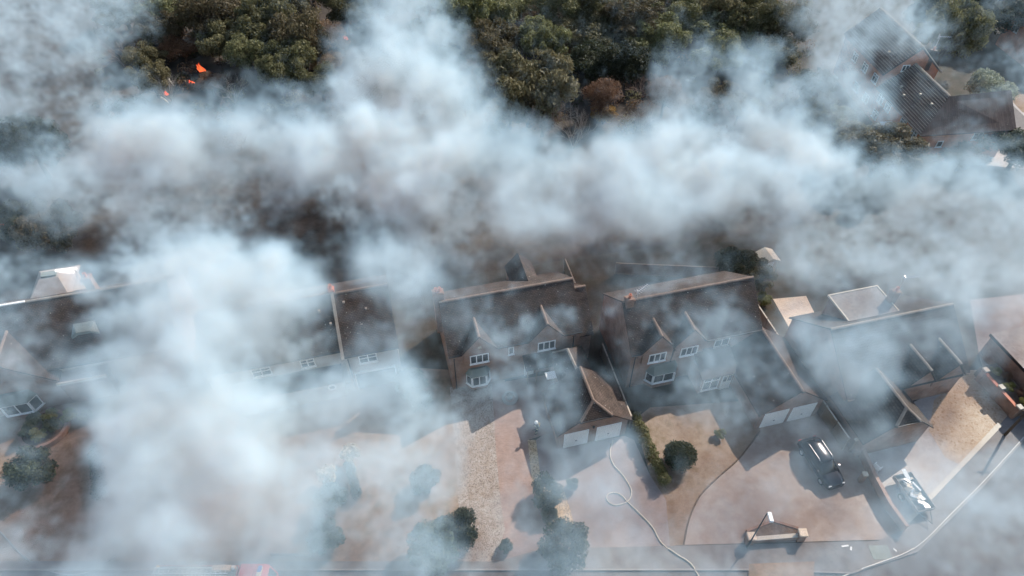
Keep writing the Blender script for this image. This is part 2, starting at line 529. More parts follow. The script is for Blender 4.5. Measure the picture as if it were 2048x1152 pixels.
M['leaf_rust'] = mat_leaf('leaf_rust', (0.14, 0.082, 0.045), (0.22, 0.135, 0.08), (0.31, 0.21, 0.14))
M['leaf_gold'] = mat_leaf('leaf_gold', (0.20, 0.11, 0.025), (0.32, 0.19, 0.05), (0.44, 0.29, 0.09))
M['leaf_pale'] = mat_leaf('leaf_pale', (0.16, 0.18, 0.11), (0.30, 0.33, 0.22), (0.46, 0.48, 0.36))
M['leaf_shrub'] = mat_leaf('leaf_shrub', (0.04, 0.055, 0.032), (0.08, 0.1, 0.058), (0.14, 0.16, 0.09))
M['leaf_yellow'] = mat_leaf('leaf_yellow_green', (0.12, 0.13, 0.03), (0.24, 0.24, 0.07), (0.36, 0.35, 0.14))
M['leaf_white'] = mat_leaf('leaf_cream_plume', (0.42, 0.36, 0.26), (0.6, 0.54, 0.42), (0.74, 0.69, 0.58))
M['car_paint'] = mat_plain('dark_blue_car_paint', (0.018, 0.024, 0.036), 0.22, 0.2, var=0.05, spec=0.6)
M['rubber'] = mat_plain('tyre_rubber', (0.02, 0.02, 0.021), 0.85, var=0.1)
M['red_paint'] = mat_plain('fire_red_paint', (0.52, 0.035, 0.035), 0.3, var=0.05, spec=0.5)
M['hose'] = mat_plain('canvas_hose', (0.60, 0.52, 0.40), 0.85, var=0.12, scale=8)
M['hose_pale'] = mat_plain('pale_canvas_hose', (0.70, 0.68, 0.62), 0.85, var=0.10, scale=8)
M['kit'] = mat_plain('dark_fire_kit', (0.045, 0.042, 0.045), 0.8, var=0.2, scale=8)
M['reflect'] = mat_plain('reflective_band', (0.75, 0.75, 0.55), 0.4, var=0.05)
M['white'] = mat_plain('white_gloss', (0.82, 0.82, 0.80), 0.3, var=0.04)
M['skin'] = mat_plain('skin', (0.5, 0.32, 0.24), 0.6, var=0.05)
M['flame'] = mat_emit('flame', (1.0, 0.075, 0.025), (1.0, 0.19, 0.06), 1.0)
M['amber'] = mat_plain('amber_lens', (0.75, 0.42, 0.06), 0.3, var=0.05)
M['blue_lens'] = mat_plain('blue_lens', (0.05, 0.12, 0.55), 0.25, var=0.05)

# ---------------------------------------------------------------- ground, road, drives
def sheet(name, pts, z, mat, px=True):
    p = [at(u, v)[:2] for u, v in pts] if px else pts
    p = ccw(p)
    o = mesh(name, ([(a, b, z) for a, b in p], [tuple(range(len(p)))]), mat)
    return tag(o, kind='structure')


g = mesh('ground', ([(-2500, -2500, 0), (2500, -2500, 0), (2500, 2500, 0), (-2500, 2500, 0)], [(0, 1, 2, 3)]), M['ground'])
tag(g, kind='structure')
sheet('scorched_heath', [rw(-70, 17)[:2], rw(47, 13)[:2], rw(62, 22)[:2], rw(60, 70)[:2], rw(20, 130)[:2], rw(-110, 130)[:2], rw(-110, 30)[:2]], 0.004, M['scorched'], px=False)
# road along the bottom of the picture, turning up to the right
road_far = [(-260, 20.55), (18, 20.6), (25.6, 20.35), (31.2, 22.0), (38.8, 27.4), (45.0, 32.2), (58, 42.5), (75, 55)]
road_near = [(84, 48), (64, 36.5), (52, 27), (46, 21.5), (42.2, 17.5), (38, 13.6), (30, 12.6), (-260, 12.6)]
sheet('road', road_far + road_near, 0.006, M['asphalt'], px=False)
pave_far = [(-260, 21.35), (-1, 21.15), (2.2, 22.12), (28.5, 22.75), (30.5, 23.55), (43.2, 33.3), (56, 43.5), (73, 56.5)]
o = mesh('pavement', prism(ccw(road_far + pave_far[::-1]), 0.0, 0.11), M['pavement']); tag(o, kind='structure')
kp = []
for (x, y) in road_far: kp.append((x, y))
kv, kf = [], []
o = mesh('kerb', prism(ccw([(x, y - 0.13) for x, y in road_far] + [(x, y) for x, y in road_far[::-1]]), 0.0, 0.125), M['kerb']); tag(o, kind='structure')
near2 = [(x + 0.1, y - 0.2) for x, y in road_near]
o = mesh('kerb', prism(ccw(road_near + [(x + 0.16, y - 0.16) for x, y in road_near[::-1]]), 0.0, 0.12), M['kerb']); tag(o, kind='structure')
sheet('verge', [(x + .2, y - .2) for x, y in road_near[:6]] + [(60, 5), (90, 30)], 0.012, M['lawn_grey'], px=False)
sheet('grass_patch', [(1497, 1129), (1628, 1124), (1626, 1160), (1496, 1160)], 0.126, M['lawn_grey'])
# front gardens and drives
sheet('front_garden', [(-160, 760), (240, 700), (905, 740), (1010, 760), (1010, 1140), (-160, 1140)], 0.008, M['lawn_grey'])
sheet('gravel_bed', [(900, 775), (984, 768), (992, 900), (1001, 1000), (1010, 1060), (996, 1100), (984, 1132), (915, 1131), (922, 1090), (914, 960)], 0.014, M['gravel'])
sheet('block_paved_drive', [(984, 768), (1150, 740), (1120, 860), (1056, 880), (1064, 960), (1088, 1000), (1100, 1050), (1112, 1128), (984, 1132), (996, 1100), (1010, 1060), (1001, 1000), (992, 900)], 0.018, M['paver'])
sheet('stone_strip', [(1055, 880), (1072, 880), (1082, 960), (1130, 985), (1152, 1060), (1165, 1125), (1112, 1128), (1100, 1050), (1088, 1000), (1064, 960)], 0.022, M['stones'])
sheet('garage_forecourt', [(1072, 880), (1100, 860), (1128, 892), (1250, 872), (1268, 880), (1300, 950), (1332, 1000), (1340, 1092), (1165, 1097), (1152, 1060), (1130, 985), (1082, 960)], 0.016, M['paver2'])
sheet('front_lawn', [(1268, 840), (1300, 815), (1520, 800), (1520, 862), (1480, 915), (1436, 955), (1400, 992), (1378, 1040), (1367, 1090), (1340, 1092), (1332, 1000), (1300, 950)], 0.020, M['lawn'])
sheet('curved_driveway', [(1520, 800), (1660, 790), (1705, 880), (1745, 975), (1800, 1062), (1780, 1079), (1367, 1090), (1378, 1040), (1400, 992), (1436, 955), (1480, 915), (1520, 862)], 0.015, M['drive_buff'])
e_ = [at(u, v) for u, v in [(1367, 1092), (1378, 1040), (1400, 992), (1436, 955), (1480, 915), (1520, 862)]]
o = mesh('lawn_edging', tube(smooth_path([(p[0], p[1], 0.03) for p in e_]), 0.07, 5), M['soil']); tag(o, kind='structure')
sheet('sand_driveway', [(1858, 862), (1868, 800), (1940, 740), (1970, 740), (2022, 830), (1990, 872), (1930, 935), (1890, 915)], 0.020, M['sand'])
sheet('concrete_forecourt', [(1703, 860), (1880, 780), (1975, 730), (2050, 800), (2000, 860), (1805, 1062), (1745, 975)], 0.013, M['concrete'])
sheet('side_drive', [(1940, 600), (2300, 560), (2300, 840), (2050, 860), (2000, 830), (1960, 720)], 0.010, M['paver2'])
sheet('rear_terrace', [(1546, 598), (1612, 592), (1630, 628), (1578, 655)], 0.012, M['patio'])
# pale stone edging between the sand drive and the pavement
a0, a1 = at(2003, 853), at(1806, 1060)
dx, dy = a1[0] - a0[0], a1[1] - a0[1]; ll = math.hypot(dx, dy); nx_, ny_ = -dy / ll, dx / ll
o = mesh('stone_edging', prism(ccw([(a0[0], a0[1]), (a1[0], a1[1]), (a1[0] - nx_ * .32, a1[1] - ny_ * .32), (a0[0] - nx_ * .4, a0[1] - ny_ * .4)]), 0, 0.16), M['stone']); tag(o, kind='structure')
# court beside the far brick building
sheet('far_court', [(1960, 205), (2005, 190), (2120, 200), (2300, 300), (2300, 360), (1960, 330), (1930, 280)], 0.012, M['concrete'])
sheet('far_lane', [(1990, 200), (2010, 196), (2120, 300), (2070, 310), (2040, 285)], 0.018, M['pavement'])
sheet('far_verge', [(2012, 190), (2130, 185), (2130, 232), (2045, 225)], 0.022, M['lawn'])
sheet('far_lawn_tip', [(1996, 240), (2022, 260), (1998, 264)], 0.024, M['lawn'])
# curved lawn edge at lower left
e_ = [at(u, v) for u, v in [(-60, 1000), (0, 1062), (55, 1118), (120, 1147), (175, 1144), (232, 1112)]]
o = mesh('lawn_edging', tube(smooth_path([(p[0], p[1], 0.04) for p in e_]), 0.06, 5), M['kerb']); tag(o, kind='structure')
sheet('brown_lawn', [(-200, 900), (20, 880), (215, 880), (228, 1112), (175, 1142), (120, 1145), (55, 1116), (0, 1060), (-60, 1000), (-200, 960)], 0.020, M['lawn'])

# ---------------------------------------------------------------- house builders (row coordinates)
UX, UY, UZ = (1, 0, 0), (0, 1, 0), (0, 0, 1)


def window(root, o, ux, nn, w, h, lights=3, transom=0, name='window', sill=True, bar=0.085, curve=0):
    """white casement: one connected frame, each light a pane of its own, a sill below"""
    xs = [0, bar]
    lw = (w - bar * (lights + 1)) / lights
    for i in range(lights):
        xs += [xs[-1] + lw, xs[-1] + lw + bar]
    zs = [0, bar, h - bar, h]
    if transom:
        zs = [0, bar, h * transom - bar / 2, h * transom + bar / 2, h - bar, h]
    fr = mesh(name, grid_frame(o, ux, UZ, nn, xs, zs, lambda i, j: i % 2 == 0 or j % 2 == 0, -0.03, 0.07), M['upvc'], root)
    O, U, N = Vector(o), Vector(ux), Vector(nn)
    for i in range(1, len(xs) - 1, 2):
        for j in range(1, len(zs) - 1, 2):
            q = [O + U * x + Vector(UZ) * z + N * d for d in (0.012, 0.024) for z in (zs[j], zs[j + 1]) for x in (xs[i], xs[i + 1])]
            mesh('pane', ([tuple(p) for p in q], [(0, 2, 3, 1), (4, 5, 7, 6), (0, 1, 5, 4), (2, 6, 7, 3), (0, 4, 6, 2), (1, 3, 7, 5)]), M['glass'], fr)
    if sill:
        a, b = O - U * 0.06 - Vector(UZ) * 0.07, O + U * (w + 0.06)
        q = [a + N * d + Vector(UZ) * z + U * x for d in (0, 0.14) for z in (0, 0.066) for x in (0, w + 0.12)]
        mesh('sill', ([tuple(p) for p in q], [(0, 2, 3, 1), (4, 5, 7, 6), (0, 1, 5, 4), (2, 6, 7, 3), (0, 4, 6, 2), (1, 3, 7, 5)]), M['upvc'], fr)
    return fr


def front_window(root, x0, x1, y, z0, z1, lights=3, transom=0, **k):
    return window(root, (x0, y - 0.002, z0), (1, 0, 0), (0, -1, 0), x1 - x0, z1 - z0, lights, transom, **k)


def ridge_strip(root, a, b, mat, w=0.125, h=0.07, step=0.45, seed=1):
    """half-round ridge tiles laid end to end, each overlapping the next a little"""
    a, b = Vector(a), Vector(b)
    L = (b - a).length; n = max(2, int(L / step))
    d = (b - a) / n
    side = Vector((d.y, -d.x, 0)).normalized()
    V, F = [], []
    rr = random.Random(seed)
    prof = [(-w, -h * 0.9), (-w * 0.75, h * 0.35), (0, h), (w * 0.75, h * 0.35), (w, -h * 0.9)]
    rings = []
    for i in range(n):
        j = rr.uniform(-0.012, 0.012)
        for t, s in ((0.0, 1.0), (0.97, 1.14)):
            p = a + d * (i + t) + Vector((0, 0, j))
            rings.append([tuple(p + side * (x * s) + Vector((0, 0, z * s))) for x, z in prof])
    for r in rings: V += r
    m = len(prof)
    for i in range(len(rings) - 1):
        for k in range(m):
            F.append((i * m + k, i * m + (k + 1) % m, (i + 1) * m + (k + 1) % m, (i + 1) * m + k))
    F.append(tuple(range(m))); F.append(tuple(range((len(rings) - 1) * m, len(rings) * m))[::-1])
    return mesh('ridge_tiles', (V, F), mat, root)


def gable_x(root, x0, x1, y0, y1, ze, zr, wall, tile, ridge, yr=None, oe=0.35, ov=0.12, gutter=True):
    """block with its ridge along the front"""
    yr = (y0 + y1) / 2 if yr is None else yr
    mesh('wall', extrude_x([(y0, 0), (y1, 0), (y1, ze), (yr, zr - 0.02), (y0, ze)], x0, x1), wall, root)
    kf, kb = (zr - ze) / (yr - y0), (zr - ze) / (y1 - yr)
    d = 0.16
    A = [(x0 - ov, y0 - oe, ze - oe * kf + d), (x1 + ov, y0 - oe, ze - oe * kf + d), (x1 + ov, yr, zr + d), (x0 - ov, yr, zr + d)]
    B = [(x0 - ov, yr, zr + d), (x1 + ov, yr, zr + d), (x1 + ov, y1 + oe, ze - oe * kb + d), (x0 - ov, y1 + oe, ze - oe * kb + d)]
    rf = mesh('roof', shell([A, B], 0.13), tile, root)
    ridge_strip(root, (x0 - ov, yr, zr + d), (x1 + ov, yr, zr + d), ridge)
    if gutter:
        zg = ze - oe * kf + d
        for (ga, gb) in (gutter if isinstance(gutter, (list, tuple)) else [(x0 - ov, x1 + ov)]):
            mesh('gutter', box(ga, gb, y0 - oe - 0.11, y0 - oe - 0.005, zg - 0.16, zg - 0.05), M['gutter'], root)
    return rf


def half_hip_y(root, xc, hw, yf, yb, ze, zr, wall, tile, ridge, zh=None, oe=0.3, yrf=None, gutter=True, rear=True):
    """wing with its ridge running away from the viewer and a clipped (half-hipped) front gable"""
    k = (zr - ze) / hw
    d = 0.16
    zh = zh if zh is not None else ze + (zr - ze) * 0.5
    hh = (zr - zh) / k                          # half width where the clip starts
    prof = [(xc - hw, 0), (xc + hw, 0), (xc + hw, ze), (xc + hh, zh), (xc - hh, zh), (xc - hw, ze)]
    fw = [(xc - hw, 0), (xc + hw, 0), (xc + hw, ze), (xc, zr - 0.02), (xc - hw, ze)]
    mesh('wall', join(extrude_y(prof, yf, yf + 0.25), extrude_y([(p[0], p[1] - 0.004) if p[1] > 0 else p for p in fw], yf + 1.5, yb), box(xc - hw, xc - hw + 0.2, yf + 0.25, yf + 1.5, 0, ze - 0.02), box(xc + hw - 0.2, xc + hw, yf + 0.25, yf + 1.5, 0, ze - 0.02)), wall, root)
    f = yf - 0.22
    zeo = ze - oe * k + d
    yr = yrf if yrf is not None else f + hh * 0.8
    Lf = [(xc - hw - oe, f, zeo), (xc - hh, f, zh + d), (xc, yr, zr + d), (xc, yb, zr + d), (xc - hw - oe, yb, zeo)]
    Rf = [(xc + hw + oe, f, zeo), (xc + hh, f, zh + d), (xc, yr, zr + d), (xc, yb, zr + d), (xc + hw + oe, yb, zeo)]
    T = [(xc - hh, f, zh + d), (xc + hh, f, zh + d), (xc, yr, zr + d)]
    mesh('roof', shell([Lf, Rf, T], 0.13), tile, root)
    ridge_strip(root, (xc, yr, zr + d), (xc, yb, zr + d), ridge)
    ridge_strip(root, (xc - hh, f, zh + d), (xc, yr, zr + d), ridge, 0.12, 0.07)
    ridge_strip(root, (xc + hh, f, zh + d), (xc, yr, zr + d), ridge, 0.12, 0.07)
    if gutter:
        mesh('gutter', box(xc - hh - .05, xc + hh + .05, f - 0.11, f - 0.005, zh + d - 0.16, zh + d - 0.06), M['gutter'], root)


def wall_gable(root, xc, hw, y0, ze, za, k, wall, tile, ridge):
    """gabled half-dormer rising flush from the front wall"""
    mesh('gable', extrude_y([(xc - hw, ze - 1.6), (xc + hw, ze - 1.6), (xc + hw, ze - 0.05), (xc, za - 0.05), (xc - hw, ze - 0.05)], y0 - 0.17, y0 + 0.4), wall, root)
    yf, yb = y0 - 0.25, y0 + (za + 0.10 - ze) / k
    zf = ze - 0.22
    s = 0.22
    d = 0.17
    gl = [(xc - hw - s, yf, zf + d), (xc, yf, za + d), (xc, yb, za + d), (xc - hw - s, yf + 0.25, zf + d)]
    gr = [(xc + hw + s, yf, zf + d), (xc, yf, za + d), (xc, yb, za + d), (xc + hw + s, yf + 0.25, zf + d)]
    r = mesh('gable_roof', shell([gl, gr], 0.11), tile, root)
    ridge_strip(root, (xc, yf, za + d), (xc, yb, za + d), ridge, 0.13, 0.08)
    return r


def bay(root, x0, x1, y, z0, z1, zt, p=0.55, lights=2):
    """angled white bay window with a lead roof"""
    a, b = x0 + p * 0.75, x1 - p * 0.75
    fr = None
    mesh('bay_base', prism(ccw([(x0, y), (a, y - p), (b, y - p), (x1, y)]), 0, z0), M['brick'], root)
    for (s, e, n) in (((x0, y), (a, y - p), 1), ((a, y - p), (b, y - p), lights), ((b, y - p), (x1, y), 1)):
        d = Vector((e[0] - s[0], e[1] - s[1], 0)); L = d.length; d.normalize()
        nn = Vector((d.y, -d.x, 0))
        fr = window(root, (s[0], s[1], z0), tuple(d), tuple(nn), L, z1 - z0, n, name='bay_window')
    o = 0.1
    V = [(x0 - o, y, z1), (a - o * .6, y - p - o, z1), (b + o * .6, y - p - o, z1), (x1 + o, y, z1), (x0 + .25, y, zt), (a + .1, y - p * .35, zt), (b - .1, y - p * .35, zt), (x1 - .25, y, zt)]
    V2 = [(q[0], q[1], q[2] + 0.05) if i < 4 else q for i, q in enumerate(V)]
    Vb = [(x0 - o, y, z1 + .002), (a - o * .6, y - p - o, z1 + .002), (b + o * .6, y - p - o, z1 + .002), (x1 + o, y, z1 + .002)]
    VV = V2 + Vb
    mesh('bay_roof', (VV, [(0, 1, 5, 4), (1, 2, 6, 5), (2, 3, 7, 6), (4, 5, 6, 7), (8, 11, 10, 9), (8, 9, 1, 0), (9, 10, 2, 1), (10, 11, 3, 2), (0, 4, 7, 3, 11, 8)]), M['lead'], root)


def downpipe(root, x, y, z1, z0=0.05):
    mesh('downpipe', tube([(x, y - 0.42, z1), (x, y - 0.07, z1 - 0.35), (x, y - 0.07, z0)], 0.045, 6), M['gutter'], root)


def chimney(root, x, y, z0, z1, w=0.75, d=0.55, pots=1, mat=None):
    ch = mesh('chimney', join(box(x - w / 2, x + w / 2, y - d / 2, y + d / 2, z0, z1), box(x - w / 2 - .06, x + w / 2 + .06, y - d / 2 - .06, y + d / 2 + .06, z1 - .22, z1 - .08)), mat or M['brick'], root)
    for i in range(pots):
        px = x + (i - (pots - 1) / 2) * 0.34
        mesh('chimney_pot', lathe([(0.13, 0), (0.12, 0.32), (0.15, 0.34), (0.15, 0.42), (0.09, 0.42), (0.09, 0.2)], (px, y, z1 - .02), 10), M['terracotta'], ch)
    return ch


def aerial(root, x, y, z, h=1.5, L=1.2, ang=0.3, n=7):
    c, s = math.cos(ang), math.sin(ang)
    parts = [tube([(x, y, z), (x, y, z + h)], 0.03, 5), tube([(x - c * L * .15, y - s * L * .15, z + h - .05), (x + c * L, y + s * L, z + h - .05)], 0.022, 4)]
    for i in range(n):
        t = -0.1 + i * (1.05 / (n - 1))
        e = 0.34 - 0.025 * i
        bx, by = x + c * L * t, y + s * L * t
        parts.append(tube([(bx - s * e, by + c * e, z + h - .05), (bx + s * e, by - c * e, z + h - .05)], 0.014, 4))
    e = .26
    parts.append(tube([(x - c * L * .13, y - s * L * .13, z + h - .35), (x - c * L * .13, y - s * L * .13, z + h + .25)], 0.05, 4))
    return mesh('aerial', join(*parts), M['metal'], root)


def garage_door(root, x0, x1, y, z1, mat):
    n = 8
    prof = []
    for i in range(n):
        za, zb = z1 * i / n, z1 * (i + 1) / n
        prof += [(y - 0.05, za + 0.012), (y - 0.05, zb - 0.012), (y - 0.035, zb - 0.006)]
    prof = [(y + 0.02, 0.0)] + [(y - 0.05, 0.0)] + prof + [(y - 0.035, z1), (y + 0.02, z1)]
    d = mesh('garage_door', extrude_x(prof[::-1], x0, x1), mat, root)
    mesh('handle', box((x0 + x1) / 2 - .08, (x0 + x1) / 2 + .08, y - 0.09, y - 0.05, 0.8, 0.86), M['dark_metal'], d)
    fw = 0.07
    mesh('frame', grid_frame((x0 - fw, y, 0), (1, 0, 0), UZ, (0, -1, 0), [0, fw, x1 - x0 + fw, x1 - x0 + 2 * fw], [0, z1, z1 + fw], lambda i, j: j == 1 or i != 1, -0.02, 0.03), M['upvc'], d)
    return d


def lean_to(root, x0, x1, y0, y1, z0, z1, wall, roof, name='lean_to_roof'):
    mesh('wall', box(x0, x1, y0, y1, 0, z0 - 0.02), wall, root)
    mesh(name, shell([[(x0 - .15, y0 - .25, z0 + .02), (x1 + .15, y0 - .25, z0 + .02), (x1 + .15, y1, z1), (x0 - .15, y1, z1)]], 0.12), roof, root)


# ---------------------------------------------------------------- house C: two gabled half-dormers, clipped garage wing
hc = row_empty('detached_house', 0, 0, 'brown brick house with two gabled half-dormers and rust-edged roof ridge, centre of the row', 'house', 'houses along the road')
gable_x(hc, 0, 12.0, 0, 7.6, 5.0, 8.2, M['brick'], M['tile'], M['ridge'], yr=3.4, oe=0.14, gutter=[(-.12, 1.0), (4.3, 7.1), (10.45, 12.1)])
kc = 3.2 / 3.4
for xc in (2.66, 8.78):
    wall_gable(hc, xc, 1.45, 0, 5.0, 6.85, kc, M['brick'], M['tile'], M['ridge'])
front_window(hc, 1.75, 3.45, -0.17, 3.45, 4.58, 3)
front_window(hc, 7.98, 9.62, -0.17, 3.45, 4.58, 3)
front_window(hc, 5.28, 5.80, 0, 3.55, 4.55, 1)
mesh('plaque', box(2.5, 2.82, -0.21, -0.17, 5.4, 5.65), M['stone'], hc)
bay(hc, 1.35, 3.5, 0, 0.62, 1.95, 2.6)
for x in (0.35, 11.4): downpipe(hc, x, 0, 4.85)
gable_x(hc, 12.15, 13.3, 0.5, 6.6, 4.1, 6.9, M['brick'], M['tile'], M['ridge'], yr=3.4, gutter=False)
chimney(hc, -0.05, 3.9, 4.0, 9.2, 0.9, 0.6, 2)
# rear wing with its own small ridge
mesh('rear_wall', extrude_y([(7.3, 0), (9.8, 0), (9.8, 5.3), (8.55, 6.65), (7.3, 5.2)], 7.2, 9.2), M['brick'], hc)
mesh('rear_roof', shell([[(7.2, 9.4, 5.35), (8.55, 9.4, 6.85), (8.55, 4.9, 6.85), (7.2, 7.2, 5.5)], [(9.9, 9.4, 5.35), (8.55, 9.4, 6.85), (8.55, 4.9, 6.85), (9.9, 7.2, 5.5)]], 0.12), M['tile'], hc)
# porch roof and door between house and garage
mesh('porch_roof', shell([[(6.6, -1.3, 2.3), (9.4, -1.3, 2.3), (9.4, 0.0, 3.0), (6.6, 0.0, 3.0)]], 0.1), M['tile'], hc)
for x in (6.75, 7.6): mesh('porch_post', box(x, x + .1, -1.25, -1.15, 0, 2.2), M['timber'], hc)
dr = mesh('front_door', box(6.8, 7.7, -0.07, 0.0, 0, 2.05), M['door'], hc)
mesh('handle', box(7.52, 7.6, -0.11, -0.07, 1.0, 1.1), M['dark_metal'], dr)
mesh('porch_canopy', box(8.2, 9.2, -2.7, -1.9, 2.3, 2.38), M['upvc'], hc)

gc = row_empty('double_garage', 7.65, -8.35, 'brick double garage with clipped gable roof and two white doors beside the firefighter', 'garage', 'garages in front of the houses')
half_hip_y(gc, 10.7, 3.05, -8.35, -3.9, 2.45, 4.85, M['brick'], M['tile'], M['ridge'], zh=3.75)
garage_door(gc, 8.15, 10.2, -8.36, 2.05, M['door']); garage_door(gc, 11.05, 13.15, -8.36, 2.05, M['door'])
mesh('wall_lamp', lathe([(0.05, 0), (0.1, 0.08), (0.1, 0.25), (0.03, 0.32)], (10.62, -8.47, 2.3), 8), M['gutter'], gc)
mesh('link_wall', box(9.3, 12.0, -3.9, -0.05, 0, 2.5), M['brick'], gc)
mesh('link_roof', shell([[(9.0, -4.6, 2.55), (10.6, -4.2, 4.25), (10.45, -1.2, 4.25), (9.2, 0.0, 2.55)], [(12.3, -4.6, 2.75), (10.6, -4.2, 4.25), (10.45, -1.2, 4.25), (12.3, 0.0, 2.75)], [(9.2, 0, 2.55), (10.45, -1.2, 4.25), (12.3, 0, 2.75)]], 0.12), M['tile'], gc)
ridge_strip(gc, (10.6, -4.2, 4.27), (10.45, -1.2, 4.27), M['ridge_pale'], 0.13, 0.08)
ridge_strip(gc, (9.2, 0, 2.57), (10.45, -1.2, 4.27), M['ridge_pale'], 0.11, 0.06)

# ---------------------------------------------------------------- house D
hd = row_empty('detached_house', 15.55, -3.7, 'brown brick house with a red chimney pot and garage wing, right of the hedge', 'house', 'houses along the road')
gable_x(hd, 15.55, 27.9, -3.7, 3.7, 5.0, 8.2, M['brick'], M['tile'], M['ridge'], yr=-0.4, oe=0.14, gutter=[(15.45, 16.3), (22.6, 28.0)])
kd = 3.2 / 3.3
for xc in (17.97, 21.0):
    wall_gable(hd, xc, 1.42, -3.7, 5.0, 6.8, kd, M['brick'], M['tile'], M['ridge'])
front_window(hd, 17.16, 18.8, -3.87, 3.45, 4.58, 3); front_window(hd, 20.2, 21.86, -3.87, 3.45, 4.58, 3)
front_window(hd, 23.55, 25.0, -3.7, 3.55, 4.6, 2)
bay(hd, 17.35, 20.3, -3.7, 0.75, 1.95, 2.75, 0.62, 2)
downpipe(hd, 15.9, -3.7, 4.85); downpipe(hd, 19.5, -3.7, 4.85)
chimney(hd, 16.0, -0.6, 6.5, 8.9, 0.7, 0.6, 1)
aerial(hd, 16.9, -0.2, 8.2, 0.9, 1.3, 0.5)
lean_to(hd, 21.75, 25.05, -5.9, -3.72, 2.4, 3.6, M['brick'], M['tile'], 'extension_roof')
front_window(hd, 22.0, 23.6, -5.9, 0.35, 2.1, 2, 0.72)
dd = mesh('front_door', box(23.85, 24.85, -5.99, -5.9, 0.02, 2.1), M['door'], hd)
for (a, b) in ((23.95, 24.3), (24.4, 24.75)): mesh('pane', box(a, b, -6.0, -5.985, 1.15, 1.95), M['glass'], dd)
half_hip_y(hd, 28.05, 3.0, -10.6, -3.5, 2.45, 4.8, M['brick'], M['tile'], M['ridge'], zh=4.75, yrf=-10.75)
garage_door(hd, 25.55, 27.75, -10.61, 2.05, M['door']); garage_door(hd, 28.25, 30.45, -10.61, 2.05, M['door'])

# ---------------------------------------------------------------- house E: wide chalet roof, flat rear dormer, clipped front wing
he = row_empty('chalet_house', 32.2, -11.4, 'wide dark-roofed chalet house with flat-topped rear dormer, nearest the sand drive', 'house', 'houses along the road')
gable_x(he, 32.3, 44.3, -11.4, -2.4, 3.6, 7.15, M['brick'], M['tile2'], M['ridge_pale'], yr=-6.9)
for xc in (42.2, 39.3):
    zt = 5.45
    yb = -11.4 + (zt - 3.6 + .06) / (3.55 / 4.5)
    mesh('gable', extrude_y([(xc - 1.35, 2.5), (xc + 1.35, 2.5), (xc + 1.35, 3.6), (xc, zt - .05), (xc - 1.35, 3.6)], -11.75, -11.2), M['brick'], he)
    mesh('gable_roof', shell([[(xc - 1.55, -11.95, 3.6), (xc, -11.95, zt + .16), (xc, yb, zt + .16), (xc - 1.55, -11.5, 3.6)], [(xc + 1.55, -11.95, 3.6), (xc, -11.95, zt + .16), (xc, yb, zt + .16), (xc + 1.55, -11.5, 3.6)]], 0.11), M['tile2'], he)
    ridge_strip(he, (xc, -11.95, zt + .16), (xc, yb, zt + .16), M['ridge_pale'], 0.12, 0.07)
half_hip_y(he, 35.1, 3.05, -15.2, -10.4, 2.5, 5.2, M['brick'], M['tile2'], M['ridge_pale'], zh=4.2)
fd = mesh('rear_dormer', box(34.9, 39.7, -5.9, -2.9, 4.2, 6.5), M['brick'], he)
mesh('dormer_roof', box(34.78, 39.82, -6.0, -2.78, 6.5, 6.6), M['felt_grey'], he)
for b_ in ((34.72, 34.84, -6.0, -2.72), (39.76, 39.88, -6.0, -2.72), (34.84, 39.76, -2.84, -2.72)):
    mesh('roof_edging', box(b_[0], b_[1], b_[2], b_[3], 6.48, 6.66), M['stone'], he)
chimney(he, 39.9, -4.7, 4.0, 7.9, 0.7, 0.6, 1)
aerial(he, 40.1, -4.7, 7.8, 1.7, 1.3, -0.1)
gt = row_empty('side_gate', 31.75, -14.6, 'pale topped timber side gate at the foot of the dark wing', 'gate')
for i in range(6):
    mesh('board', box(31.78 + i * .17, 31.93 + i * .17, -14.66, -14.62, 0.06, 1.75), M['timber'], gt)
mesh('lintel', box(31.7, 32.85, -14.72, -14.48, 1.78, 1.92), M['stone'], gt)

# ---------------------------------------------------------------- house B: two halves sharing a party verge
hb = row_empty('semi_detached_house', -9.0, 2.2, 'semi-detached house with dark open garage, right half, left of the central house', 'house', 'houses along the road')
gable_x(hb, -8.98, -4.3, 2.2, 11.2, 5.0, 8.2, M['render'], M['tile'], M['ridge'], yr=6.7, oe=0.16)
front_window(hb, -7.8, -6.2, 2.2, 3.55, 4.65, 2, 0.6)
mesh('garage_shade_panel', box(-8.4, -4.9, 2.13, 2.2, 0, 2.25), M['glass'], hb)  # dark panel on the wall imitates the shade inside the open garage
mesh('garage_frame', grid_frame((-8.5, 2.2, 0), (1, 0, 0), UZ, (0, -1, 0), [0, .1, 3.6, 3.7], [0, 2.25, 2.37], lambda i, j: j == 1 or i != 1, -0.02, 0.1), M['upvc'], hb)
downpipe(hb, -8.7, 2.2, 4.85)
hb2 = row_empty('semi_detached_house', -20.6, 3.0, 'semi-detached house behind the thickest smoke, left half with porthole window', 'house', 'houses along the road')
gable_x(hb2, -20.6, -9.12, 3.0, 11.2, 5.0, 8.2, M['render'], M['tile'], M['ridge'], yr=6.8, oe=0.16)
mesh('party_verge', shell([[(-9.2, 1.8, 4.97), (-8.94, 1.8, 4.97), (-8.94, 6.72, 8.5), (-9.2, 6.72, 8.5)]], 0.16), M['ridge_pale'], hb2)
front_window(hb2, -12.85, -11.6, 3.0, 3.5, 4.55, 2, 0.6); front_window(hb2, -17.0, -15.35, 3.0, 3.5, 4.55, 2, 0.6)
lean_to(hb2, -18.8, -9.6, 1.6, 2.98, 2.55, 3.1, M['render'], M['tile'], 'canopy_roof')
V_, F_ = [], []
for k in range(16):
    w = 2 * math.pi * k / 16
    for r_, d_ in ((.38, 0.0), (.38, .09), (.27, .09), (.27, 0.0)):
        V_.append((-10.6 + r_ * math.cos(w), 1.6 - d_, 1.75 + r_ * math.sin(w)))
